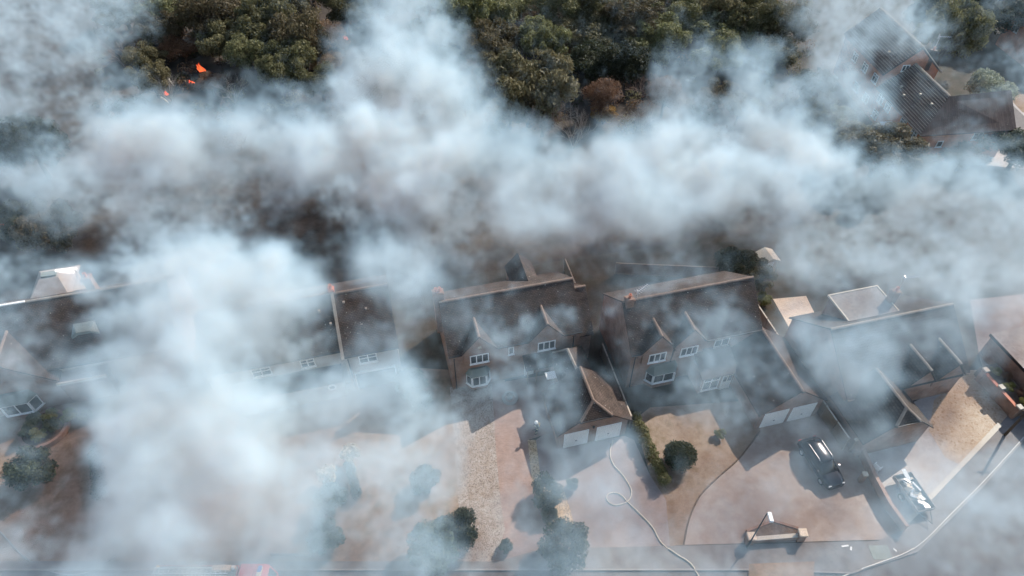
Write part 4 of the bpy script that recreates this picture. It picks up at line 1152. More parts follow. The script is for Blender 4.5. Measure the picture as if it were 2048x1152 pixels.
hedge([at(1268, 838)[:2], at(1285, 880)[:2], at(1308, 930)[:2], at(1328, 975)[:2]], 0.9, 1.3, 9000, 'leafy boundary hedge between garage forecourt and brown lawn', 'leaf_oak', 0.075)
hedge([at(716, 1000)[:2], at(700, 930)[:2]], 0.7, 1.2, 3000, 'low hedge left of the middle garden path', 'leaf_shrub', 0.075, 5)
hedge([at(196, 900)[:2], at(205, 1000)[:2]], 0.9, 1.2, 4000, 'dark hedge between left lawn and thick smoke', 'leaf_dark', 0.08, 6)
# dry plants on the retaining-wall bed
for i, (x, y) in enumerate(((48.6, -11.2), (49.1, -12.0), (48.5, -13.0), (49.0, -13.9), (48.7, -14.7))):
    X, Y, _ = rw(x, y)
    R, zc, crown, trunk = PROTO['rust1' if i % 2 else 'yellow1']
    s = 0.55 / R
    e = empty('dry_plant', (X, Y, 1.15), i * 1.3, ('dry plant in the raised bed by the right edge, ' + ('farthest', 'second farthest', 'middle', 'second nearest', 'nearest')[i] + ' of five'), 'plant', 'plants in the raised bed')
    e.scale = (s, s, s)
    for nm, me in (('stem', trunk), ('foliage', crown)):
        q = bpy.data.objects.new(nm, me); C.objects.link(q); q.parent = e

# round brick planter in the left garden
pc_ = at(92, 862)
rp_ = empty('round_planter', (pc_[0], pc_[1], 0), 0, 'round brick planter full of greenery below the leftmost bay', 'planter')
n = 40
V_, F_ = [], []
for k in range(n):
    w = 2 * math.pi * k / n
    for r_, z_ in ((2.0, 0), (2.0, .5), (1.72, .5), (1.72, 0)):
        V_.append((r_ * math.cos(w), r_ * math.sin(w), z_))
for k in range(n):
    for j in range(3):
        F_.append((k * 4 + j, ((k + 1) % n) * 4 + j, ((k + 1) % n) * 4 + j + 1, k * 4 + j + 1))
mesh('wall', (V_, F_), M['clay'], rp_)
mesh('soil', lathe([(1.73, 0.0), (1.73, 0.38)], (0, 0, 0), 24), M['soil'], rp_)
for i in range(5):
    w = i * 1.256
    cx, cyy = pc_[0] + 1.0 * math.cos(w), pc_[1] + 1.0 * math.sin(w)
    R, zc, crown, trunk = PROTO[('shrub1', 'yellow1', 'shrub2')[i % 3]]
    s = 0.75 / R
    e = empty('planter_shrub', (cx, cyy, .38), w, 'shrub in the round planter, ' + ('right side', 'upper right', 'upper left', 'lower left', 'bottom')[i], 'shrub', 'shrubs in the round planter')
    e.scale = (s, s, s)
    for nm, me in (('stem', trunk), ('foliage', crown)):
        q = bpy.data.objects.new(nm, me); C.objects.link(q); q.parent = e

# ---------------------------------------------------------------- walls, fences, garden things
def fence(pts, h, label, mat, cap=None, group='garden fences', step=1.8):
    root = empty('fence', (pts[0][0], pts[0][1], 0), 0, label, 'fence', group, off=(pts[0][0], pts[0][1], 0))
    for a, b in zip(pts[:-1], pts[1:]):
        d = Vector((b[0] - a[0], b[1] - a[1], 0)); L = d.length; d.normalize(); nn = Vector((-d.y, d.x, 0))
        m = max(1, round(L / step)); st = L / m
        for i in range(m):
            p0 = Vector((a[0], a[1], 0)) + d * (i * st + .07); p1 = Vector((a[0], a[1], 0)) + d * ((i + 1) * st - .05)
            q = [p0 - nn * .025, p1 - nn * .025, p1 + nn * .025, p0 + nn * .025]
            mesh('panel', prism(ccw([(t.x, t.y) for t in q]), 0.05, h - .08), mat, root)
            q = [p0 - nn * .06, p1 - nn * .06, p1 + nn * .06, p0 + nn * .06]
            mesh('capping', prism(ccw([(t.x, t.y) for t in q]), h - .08, h - .03), cap or mat, root)
        for i in range(m + 1):
            c = Vector((a[0], a[1], 0)) + d * (i * st)
            mesh('post', box(c.x - .055, c.x + .055, c.y - .055, c.y + .055, 0, h), mat, root)
    return root


fence([rw(31.35, 3.0)[:2], rw(31.3, -3.9)[:2], rw(31.4, -14.3)[:2]], 1.8, 'long fence with pale capping between second house and chalet', M['timber'], M['stone'])
fence([rw(14.6, 12.5)[:2], rw(14.5, 6.8)[:2]], 1.8, 'short rear fence behind the central house corner', M['timber'], M['timber_pale'])
fence([rw(14.6, 0.5)[:2], rw(14.35, -7.8)[:2]], 1.8, 'fence running between the two detached houses', M['timber'], M['timber_pale'])
fence([at(545, 1112)[:2], at(622, 1112)[:2]], 0.6, 'low front fence at the road in the left smoke', M['timber'], None)
fence([at(1500, 560)[:2], at(1230, 548)[:2]], 1.7, 'rear garden fence in smoke behind the second house', M['timber'], None)

lw = [at(1712, 895), at(1742, 962), at(1772, 1018), at(1805, 1064)]
wl = empty('low_wall', (lw[0][0], lw[0][1], 0), 0, 'low brick boundary wall between buff drive and sand drive', 'wall', off=(lw[0][0], lw[0][1], 0))
for i, (a, b) in enumerate(zip(lw[:-1], lw[1:])):
    d = Vector((b[0] - a[0], b[1] - a[1], 0)).normalized(); nn = Vector((-d.y, d.x, 0))
    for nm, z0, z1, hw, mt in (('brickwork', 0, .95, .11, 'brick'), ('coping', .95, 1.02, .15, 'clay')):
        q = [(a[0] - nn.x * hw, a[1] - nn.y * hw), (b[0] - nn.x * hw, b[1] - nn.y * hw), (b[0] + nn.x * hw, b[1] + nn.y * hw), (a[0] + nn.x * hw, a[1] + nn.y * hw)]
        mesh(nm, prism(ccw(q), z0, z1), M[mt], wl)
p = at(1729, 950, 1.0)
pe = mesh('pier', box(p[0] - .17, p[0] + .17, p[1] - .17, p[1] + .17, 0, 1.15), M['brick'], wl)
mesh('cap', bevel_box(p[0] - .21, p[0] + .21, p[1] - .21, p[1] + .21, 1.15, 1.26, .03), M['stone'], pe)

# gateway bed at the road: two stone-capped piers, a low wall and a five-sided raised bed
gwx, gwy, _ = at(1548, 1082)
gw = empty('gateway_bed', (gwx, gwy, 0), 0, 'raised brick bed between two cream-capped piers at the road by the lamp post', 'planter', off=(gwx, gwy, 0))
pl, pr2 = at(1503, 1073, 1.05), at(1606, 1066, 1.05)
for p in (pl, pr2):
    pe = mesh('pier', box(p[0] - .27, p[0] + .27, p[1] - .27, p[1] + .27, 0, 1.05), M['brick'], gw)
    mesh('cap', bevel_box(p[0] - .33, p[0] + .33, p[1] - .33, p[1] + .33, 1.05, 1.18, .04), M['patio'], pe)
mesh('front_wall', prism(ccw([(pl[0] + .28, pl[1] - .12), (pr2[0] - .28, pr2[1] - .12), (pr2[0] - .28, pr2[1] + .12), (pl[0] + .28, pl[1] + .12)]), 0, .62), M['brick'], gw)
mesh('coping', prism(ccw([(pl[0] + .28, pl[1] - .16), (pr2[0] - .28, pr2[1] - .16), (pr2[0] - .28, pr2[1] + .16), (pl[0] + .28, pl[1] + .16)]), .62, .68), M['stone'], gw)
ap_ = at(1547, 1041, .45); lf = at(1494, 1061, .45); rt = at(1597, 1056, .45)
for a, b in ((lf, ap_), (ap_, rt)):
    d = Vector((b[0] - a[0], b[1] - a[1], 0)).normalized(); nn = Vector((-d.y, d.x, 0)) * .1
    mesh('bed_wall', prism(ccw([(a[0] - nn.x, a[1] - nn.y), (b[0] - nn.x, b[1] - nn.y), (b[0] + nn.x, b[1] + nn.y), (a[0] + nn.x, a[1] + nn.y)]), 0, .45), M['brick'], gw)
mesh('soil', prism(ccw([(pl[0] + .2, pl[1] + .1), (pr2[0] - .2, pr2[1] + .1), (rt[0] - .1, rt[1]), (ap_[0], ap_[1] - .1), (lf[0] + .1, lf[1])]), 0, .38), M['soil'], gw)

# lamp post
lx, ly, _ = at(1494, 1095)
lp = empty('street_lamp', (lx, ly, 0), 0, 'tall slim street lamp with white head beside the gateway piers', 'street lamp', off=(lx, ly, 0))
mesh('post', tube([(lx, ly, 0), (lx, ly, 1.1), (lx, ly, 1.15), (lx, ly, 5.85)], [.09, .085, .055, .04], 10), M['dark_metal'], lp, True)
mesh('bracket', tube([(lx, ly, 5.8), (lx + .06, ly - .1, 5.92), (lx + .12, ly - .25, 5.95)], .03, 6), M['dark_metal'], lp)
mesh('lamp_head', bevel_box(lx - .06, lx + .24, ly - .75, ly + .0, 5.92, 6.06, .05), M['white'], lp)
# telegraph pole at the right
tx, ty, _ = at(2008, 872)
tp = empty('utility_pole', (tx, ty, 0), 0, 'dark utility pole at the right edge beside the sand drive', 'pole', off=(tx, ty, 0))
mesh('post', tube([(tx, ty, 0), (tx, ty, 4.2)], [.12, .09], 10), M['bark'], tp, True)
mesh('cross_arm', box(tx - .5, tx + .5, ty - .05, ty + .05, 3.85, 3.97), M['bark'], tp)
# manhole covers and rubbish on the pavement
mh = at(1760, 1106)
o = mesh('inspection_cover', box(mh[0] - .75, mh[0] + .75, mh[1] - .55, mh[1] + .55, .111, .125), M['lead'])
tag(o, 'dark rectangular inspection cover in the pavement by the corner', 'cover')
for i, (u, v, lab) in enumerate([(1690, 1092, 'long scrap of white litter on the pavement'), (1702, 1097, 'short scrap of white litter beside the long one'), (1790, 1100, 'scrap of white litter right of the inspection cover')]):
    p = at(u, v, .12)
    o = mesh('litter', box(-.28 if i == 0 else -.15, .28 if i == 0 else .15, -.06, .06, 0, .03), M['white'], loc=(p[0], p[1], .112), rz=.15 + i)
    tag(o, lab, 'litter', 'litter on the pavement')
# shed behind the chalet house
sx, sy, _ = at(1527, 536)
sh = empty('garden_shed', (sx, sy, 0), ROW, 'small pale-roofed garden shed behind the boundary fence', 'shed')
mesh('wall', extrude_y([(-.85, 0), (.85, 0), (.85, 1.75), (0, 2.15), (-.85, 1.75)], -.8, .8), M['timber_pale'], sh)
mesh('roof', shell([[(-1, -.95, 1.76), (0, -.95, 2.24), (0, .95, 2.24), (-1, .95, 1.76)], [(1, -.95, 1.76), (0, -.95, 2.24), (0, .95, 2.24), (1, .95, 1.76)]], .06), M['stone'], sh)
mesh('door', box(-.35, .35, -.84, -.8, .05, 1.6), M['door'], sh)
# circular stone ring with a pot in front of the central house
rx, ry, _ = at(1020, 797)
st = empty('stone_ring', (rx, ry, 0), 0, 'round stone ring with a dark pot in front of the central house', 'planter')
V_, F_ = [], []
for k in range(24):
    w = 2 * math.pi * k / 24
    for r_, z_ in ((.75, .0), (.75, .14), (.5, .14), (.5, .0)):
        V_.append((r_ * math.cos(w), r_ * math.sin(w), z_ + .018))
for k in range(24):
    for j in range(3): F_.append((k * 4 + j, ((k + 1) % 24) * 4 + j, ((k + 1) % 24) * 4 + j + 1, k * 4 + j + 1))
mesh('ring', (V_, F_), M['kerb'], st)
mesh('pot', lathe([(.2, .02), (.3, .4), (.33, .55), (.26, .55), (.22, .35)], (0, 0, 0), 12), M['gutter'], st)

# ---------------------------------------------------------------- hoses
def hose(pts, label, mat, r=0.055):
    P = smooth_path([at(u, v, .03) for u, v in pts], 8)
    P = [(p[0], p[1], r + (.125 if p[1] < 22.1 and p[1] > 20.6 else .02)) for p in P]
    o = mesh('fire_hose', tube(P, r, 7), mat, smooth=True)
    return tag(o, label, 'hose', 'fire hoses')


hose([(1226, 882), (1220, 905), (1226, 928), (1245, 950), (1258, 970), (1263, 985), (1258, 1000), (1245, 1008), (1228, 1010), (1215, 1002), (1214, 992), (1224, 986), (1240, 989), (1256, 1005), (1280, 1028), (1305, 1055), (1322, 1085), (1350, 1108), (1380, 1128), (1402, 1160)], 'beige fire hose looping once on the garage forecourt', M['hose'], 0.05)
hose([(1660, 1165), (1700, 1147), (1760, 1126), (1812, 1106), (1850, 1080), (1900, 1030), (1962, 968), (2020, 905), (2080, 838)], 'long white fire hose along the right-hand road', M['hose_pale'], 0.05)

# ---------------------------------------------------------------- car
def loft(stations, prof):
    V, F = [], []
    for s in stations: V += prof(*s)
    m = len(prof(*stations[0]))
    for i in range(len(stations) - 1):
        for k in range(m):
            F.append((i * m + k, i * m + (k + 1) % m, (i + 1) * m + (k + 1) % m, (i + 1) * m + k))
    F.append(tuple(range(m - 1, -1, -1))); F.append(tuple(range((len(stations) - 1) * m, len(stations) * m)))
    return V, [tuple(reversed(q)) for q in F]


def wheel(root, x, y, r=0.34, w=0.22):
    s = 1 if y > 0 else -1
    def ring(prof):
        V, F = [], []
        for k in range(18):
            a = 2 * math.pi * k / 18
            for (rr, yy) in prof: V.append((x + rr * math.cos(a), y + yy * s, r + rr * math.sin(a)))
        m = len(prof)
        for k in range(18):
            for j in range(m): F.append((k * m + j, k * m + (j + 1) % m, ((k + 1) % 18) * m + (j + 1) % m, ((k + 1) % 18) * m + j))
        return V, F
    wh = mesh('wheel', ring([(r * .62, -w / 2), (r * .95, -w / 2), (r, -w / 3), (r, w / 3), (r * .95, w / 2), (r * .62, w / 2)]), M['rubber'], root)
    mesh('rim', ring([(.02, w * .3), (r * .3, w * .38), (r * .63, w * .45), (r * .63, -w * .3), (.02, -w * .3)]), M['metal'], wh)


cxy = at(1642, 925, .6)
car = empty('parked_car', (cxy[0], cxy[1], 0.02), math.radians(-74), 'dark blue estate car with silver roof rails on the buff drive', 'car')
body = [(-2.28, .72, .80), (-2.2, .84, .98), (-1.7, .90, 1.04), (-.6, .92, 1.03), (.5, .92, 1.01), (1.0, .91, .98), (1.7, .88, .90), (2.12, .80, .80), (2.28, .66, .66)]
mesh('body', loft(body, lambda x, w, zt: [(x, -w * .9, .24), (x, -w, .42), (x, -w * 1.0, zt - .16), (x, -w * .93, zt - .04), (x, -w * .55, zt + .015), (x, w * .55, zt + .015), (x, w * .93, zt - .04), (x, w * 1.0, zt - .16), (x, w, .42), (x, w * .9, .24)]), M['car_paint'], car, True)
cab = [(-2.12, .70, .78, .99), (-1.72, .68, .80, 1.44), (-1.3, .66, .82, 1.53), (-.2, .66, .83, 1.56), (.35, .64, .82, 1.50), (.6, .66, .82, 1.38), (1.2, .72, .80, .985)]
mesh('windows', loft(cab, lambda x, wt, wb, zt: [(x, -wb, .95), (x, -wb * .99, .97), (x, -wt, zt - .03 if zt > 1.1 else .98), (x, wt, zt - .03 if zt > 1.1 else .98), (x, wb * .99, .97), (x, wb, .95)]), M['glass'], car, True)
roof = [(-1.68, .66, 1.40), (-1.5, .67, 1.50), (-1.2, .67, 1.545), (-.2, .67, 1.575), (.25, .65, 1.54), (.45, .62, 1.48)]
mesh('roof', loft(roof, lambda x, w, z: [(x, -w, z - .05), (x, -w * .9, z), (x, 0, z + .025), (x, w * .9, z), (x, w, z - .05)]), M['car_paint'], car, True)
for s in (-1, 1):
    mesh('roof_rail', tube([(-1.45, s * .62, 1.5), (-1.35, s * .62, 1.62), (.1, s * .61, 1.63), (.25, s * .61, 1.53)], .022, 6), M['metal'], car)
    mesh('mirror', bevel_box(.72, .9, s * 1.0 - .11, s * 1.0 + .11, .98, 1.13, .04), M['metal'] if s > 0 else M['car_paint'], car)
    mesh('headlight', bevel_box(2.0, 2.22, s * .6 - .15, s * .6 + .15, .62, .76, .04), M['white'], car)
    mesh('tail_light', box(-2.27, -2.2, s * .7 - .1, s * .7 + .1, .72, .95), M['red_paint'], car)
    for x in (-1.4, 1.42): wheel(car, x, s * .82)
mesh('number_plate', box(2.24, 2.27, -.26, .26, .42, .53), M['white'], car)

# ---------------------------------------------------------------- trailer with white scrap, garden chair
t0, t1 = at(1806, 957, .6), at(1846, 1016, .6)
tc_ = ((t0[0] + t1[0]) / 2, (t0[1] + t1[1]) / 2)
ta = math.atan2(t1[1] - t0[1], t1[0] - t0[0])
tr = empty('trailer', (tc_[0], tc_[1], 0.02), ta, 'open box trailer heaped with white scrap on the sand drive', 'trailer')
mesh('bed', box(-1.6, 1.6, -.78, .78, .5, .58), M['dark_metal'], tr)
for s in (-1, 1):
    mesh('side_panel', box(-1.6, 1.6, s * .78 - .02, s * .78 + .02, .58, .92), M['kerb'], tr)
    mesh('end_panel', box(s * 1.6 - .025, s * 1.6 + .025, -.75, .75, .58, .88), M['kerb'], tr)
    wheel(tr, 0, s * .93, .3, .2)
mesh('drawbar', tube([(1.6, .5, .5), (2.6, 0, .45), (1.6, -.5, .5)], .04, 6), M['dark_metal'], tr)
mesh('axle', tube([(0, -.9, .32), (0, .9, .32)], .03, 6), M['dark_metal'], tr)
rr = random.Random(5)
places = ('tow end', 'tail end', 'middle')
for i in range(13):
    x = -1.35 + i * .22; y = rr.uniform(-.35, .35); L = rr.uniform(.5, 1.1); w_ = rr.uniform(.12, .4)
    o = mesh('scrap_panel', bevel_box(-L / 2, L / 2, -w_ / 2, w_ / 2, -.025, .025, .012), M['stone'] if i % 3 == 1 else (M['metal'] if i % 3 else M['upvc']))
    ca, sa = math.cos(ta), math.sin(ta)
    o.location = (tc_[0] + x * ca - y * sa, tc_[1] + x * sa + y * ca, .95 + rr.uniform(-.2, .2))
    o.rotation_euler = (rr.uniform(-.35, .35), rr.uniform(-.35, .35), ta + rr.choice((0.1, 1.5, 1.2, .5, 2.4)))
    tag(o, 'white scrap panel heaped in the trailer, number %s from the tail' % ('one two three four five six seven eight nine ten eleven twelve thirteen'.split()[i]), 'panel', 'scrap heaped in the trailer')
chx = at(1750, 940)
ch = empty('garden_chair', (chx[0], chx[1], .02), 2.2, 'white plastic garden chair beside the low wall', 'chair')
mesh('seat', bevel_box(-.26, .26, -.25, .25, .40, .45, .02), M['white'], ch)
for k in range(4): mesh('back_slat', box(-.24 + k * .13, -.15 + k * .13, .22, .26, .45, .9), M['white'], ch)
mesh('back_rail', box(-.26, .26, .215, .265, .9, .97), M['white'], ch)
for sx_ in (-1, 1):
    mesh('armrest', box(sx_ * .27 - .035, sx_ * .27 + .035, -.24, .26, .64, .68), M['white'], ch)
    for sy_ in (-1, 1): mesh('leg', tube([(sx_ * .29, sy_ * .27, 0), (sx_ * .25, sy_ * .22, .64 if sy_ < 0 else .45)], .025, 6), M['white'], ch)

# ---------------------------------------------------------------- fire engine
fe = empty('fire_engine', (-21.4, 18.55, 0.01), 0, 'red-cabbed fire engine with ladders on its roof at the bottom left road edge', 'fire engine')
mesh('chassis', box(-4.1, 4.0, -1.0, 1.0, .5, .8), M['dark_metal'], fe)
cabp = [(4.15, .8), (4.2, 1.5), (3.95, 2.85), (3.6, 3.0), (2.0, 3.02), (1.9, 2.9), (1.9, .8)]
v = [(p[0], -1.24, p[1]) for p in cabp] + [(p[0], 1.24, p[1]) for p in cabp]
nn_ = len(cabp)
mesh('cab', (v, [tuple(range(nn_)), tuple(range(2 * nn_ - 1, nn_ - 1, -1))] + [(i, nn_ + i, nn_ + (i + 1) % nn_, (i + 1) % nn_) for i in range(nn_)]), M['red_paint'], fe)
mesh('windscreen', ([(4.215, -1.1, 1.62), (4.215, 1.1, 1.62), (4.0, 1.1, 2.7), (4.0, -1.1, 2.7), (4.19, -1.1, 1.62), (4.19, 1.1, 1.62), (3.975, 1.1, 2.7), (3.975, -1.1, 2.7)], [(0, 1, 2, 3), (7, 6, 5, 4), (0, 4, 5, 1), (1, 5, 6, 2), (2, 6, 7, 3), (3, 7, 4, 0)]), M['glass'], fe)
for s in (-1, 1):
    for x0 in (2.05, 3.0): mesh('side_window', box(x0, x0 + .8, s * 1.24 - .01, s * 1.24 + .01, 1.75, 2.6), M['glass'], fe)
    for k in range(4): mesh('locker_shutter', box(-4.0 + k * 1.42, -2.7 + k * 1.42, s * 1.25 - .02, s * 1.25 + .02, .95, 2.5), M['metal'], fe)
    for x in (-2.6, 2.9): wheel(fe, x, s * 1.1, .5, .3)
mesh('body', box(-4.15, 1.75, -1.23, 1.23, .8, 2.75), M['red_paint'], fe)
mesh('deck', box(-4.1, 1.7, -1.15, 1.15, 2.75, 2.8), M['lead'], fe)
lb = mesh('light_bar', bevel_box(3.3, 3.62, -1.05, 1.05, 3.02, 3.22, .06), M['patio'], fe)
for y in (-.8, .8): mesh('blue_lens', bevel_box(3.33, 3.6, y - .22, y + .22, 3.2, 3.28, .04), M['blue_lens'], lb)
for k, y in enumerate((-.55, .15, .75)):
    rails = [tube([(-4.2, y - .2, 2.98), (1.2, y - .2, 3.05)], .035, 5), tube([(-4.2, y + .2, 2.98), (1.2, y + .2, 3.05)], .035, 5)]
    for i in range(16): rails.append(tube([(-4.1 + i * .34, y - .2, 2.985 + i * .0045), (-4.1 + i * .34, y + .2, 2.985 + i * .0045)], .022, 4))
    mesh('ladder', join(*rails), M['metal'], fe)
mesh('roof_box', bevel_box(.0, 1.3, .75, 1.15, 2.8, 3.1, .04), M['patio'], fe)
mesh('beacon', lathe([(.1, 0), (.1, .14), (.05, .2)], (-4.0, 1.1, 2.8), 10), M['amber'], fe)
mesh('floodlight', bevel_box(1.35, 1.65, .85, 1.1, 2.8, 3.15, .04), M['white'], fe)

# ---------------------------------------------------------------- firefighter
px_, py_, _ = at(1073, 866)
pp = empty('person', (px_, py_, 0.02), math.radians(200), 'firefighter in dark kit and white helmet walking by the garage', 'person')
J = {'pel': (0, 0, .95), 'che': (.02, 0, 1.28), 'nec': (.04, 0, 1.50), 'hd0': (.06, 0, 1.58), 'hd1': (.07, 0, 1.70),
     'shL': (.02, .19, 1.42), 'elL': (.10, .30, 1.15), 'wrL': (.30, .24, 1.02), 'hnL': (.38, .22, 1.02),
     'shR': (.02, -.19, 1.42), 'elR': (-.06, -.30, 1.14), 'wrR': (.10, -.33, .92), 'hnR': (.15, -.33, .85),
     'hiL': (0, .10, .90), 'knL': (.14, .12, .50), 'anL': (.06, .12, .10), 'toL': (.24, .13, .04),
     'hiR': (0, -.10, .90), 'knR': (-.02, -.12, .49), 'anR': (-.18, -.12, .10), 'toR': (-.02, -.13, .04)}
RAD = {'pel': (.17, .15), 'che': (.19, .15), 'nec': (.075, .075), 'hd0': (.085, .08), 'hd1': (.09, .085), 'shL': (.085, .085), 'shR': (.085, .085), 'elL': (.062, .062), 'elR': (.062, .062),
       'wrL': (.045, .045), 'wrR': (.045, .045), 'hnL': (.045, .04), 'hnR': (.045, .04), 'hiL': (.11, .11), 'hiR': (.11, .11), 'knL': (.078, .078), 'knR': (.078, .078), 'anL': (.065, .065), 'anR': (.065, .065), 'toL': (.05, .045), 'toR': (.05, .045)}
E_ = [('pel', 'che'), ('che', 'nec'), ('nec', 'hd0'), ('hd0', 'hd1'), ('che', 'shL'), ('shL', 'elL'), ('elL', 'wrL'), ('wrL', 'hnL'), ('che', 'shR'), ('shR', 'elR'), ('elR', 'wrR'), ('wrR', 'hnR'), ('pel', 'hiL'), ('hiL', 'knL'), ('knL', 'anL'), ('anL', 'toL'), ('pel', 'hiR'), ('hiR', 'knR'), ('knR', 'anR'), ('anR', 'toR')]
ks = list(J)
me = bpy.data.meshes.new('body'); me.from_pydata([J[k] for k in ks], [(ks.index(a), ks.index(b)) for a, b in E_], [])
me.materials.append(M['kit'])
bo = bpy.data.objects.new('body', me); C.objects.link(bo); bo.parent = pp
sk = bo.modifiers.new('skin', 'SKIN')
if not me.skin_vertices:
    bpy.context.view_layer.objects.active = bo
for i, k in enumerate(ks):
    me.skin_vertices[0].data[i].radius = RAD[k]
me.skin_vertices[0].data[0].use_root = True
bo.modifiers.new('sub', 'SUBSURF').render_levels = 2
mesh('helmet', lathe([(.17, 0), (.165, .03), (.14, .05), (.135, .1), (.11, .17), (.05, .21), (.01, .215)], (.07, 0, 1.68), 14), M['white'], pp, True)
fc = mesh('face', lathe([(.03, 0), (.065, .03), (.075, .08), (.07, .14), (.04, .17)], (.10, 0, 1.555), 12), M['skin'], pp, True)
for (a, b, r_) in (((.0, 0, 1.16), (.0, 0, 1.22), .195), ((.09, .29, 1.17), (.11, .30, 1.11), .078), ((-.05, -.29, 1.17), (-.05, -.3, 1.11), .078), ((.10, .12, .36), (.095, .12, .30), .085), ((-.08, -.12, .36), (-.095, -.12, .30), .085)):
    mesh('reflective_band', tube([a, b], r_, 12), M['reflect'], pp)
for s, w0 in ((1, J['hnL']), (-1, J['hnR'])):
    for i in range(5):
        a = Vector(w0) + Vector((.03, (i - 2) * .018, -.01 if i else .02)); b = a + Vector((.045, 0, -.02)); c_ = b + Vector((.015, 0, -.04))
        mesh('finger', tube([tuple(a), tuple(b), tuple(c_)], [.011, .010, .008], 6), M['kit'], pp)
mesh('air_cylinder', lathe([(.04, 0), (.09, .03), (.09, .42), (.03, .5)], (-.22, 0, 1.0), 10), M['amber'], pp, True)

# ---------------------------------------------------------------- flames in the wood
def flame(u, v, h, w, label, seed, z=0.0):
    r = random.Random(seed)
    X, Y, _ = at(u, v, h * .45 + z)
    parts = []
    for i in range(9):
        a, q = r.uniform(0, 6.28), r.uniform(0, w)
        bx, by = math.cos(a) * q, math.sin(a) * q * .6
        hh = h * r.uniform(.45, 1.0); rad = w * r.uniform(.16, .34)
        path, rs = [], []
        for k in range(7):
            t = k / 6
            path.append((bx + math.sin(t * 5 + a) * .18 * h * t - .28 * h * t, by + math.cos(t * 4 + a) * .1 * h * t, z + hh * t))
            rs.append(max(.01, rad * (1 - t) ** .8 * (1 + .35 * math.sin(t * 9 + a))))
        parts.append(tube(path, rs, 8))
    o = mesh('flame', join(*parts), M['flame'], smooth=True, loc=(X, Y, 0))
    return tag(o, label, 'flame', 'flames in the wood')


flame(402, 136, 1.3, .6, 'brightest orange flame under the tan tree', 1, 1.2)
flame(383, 162, .7, .4, 'dull red flame just left below the brightest one', 2)
flame(334, 186, .6, .4, 'low red flame beside dead grey trunks', 3)
flame(76, 255, 1.3, .7, 'small pinkish flame in smoke at the left side', 4, 1.5)
flame(4, 432, 2.0, 1.0, 'flame cut by the left edge above the leftmost house', 5)
flame(690, 75, .7, .5, 'faint red flame at the left rim of the tall plume', 6)
# fallen dead trunks by the flames
for i, (u, v, du, dv, lab) in enumerate([(330, 150, 18, 22, 'pale fallen trunk above the low flame'), (322, 195, 16, 12, 'pale broken trunk left of the low flame'), (455, 175, 14, -8, 'pale fallen branch right of the brightest flame')]):
    a, b = at(u, v, .8), at(u + du, v + dv, .3)
    o = mesh('fallen_trunk', tube([a, ((a[0] + b[0]) / 2, (a[1] + b[1]) / 2, .7), b], [.16, .13, .07], 7), M['stone'])
    tag(o, lab, 'trunk', 'fallen trunks by the fire')

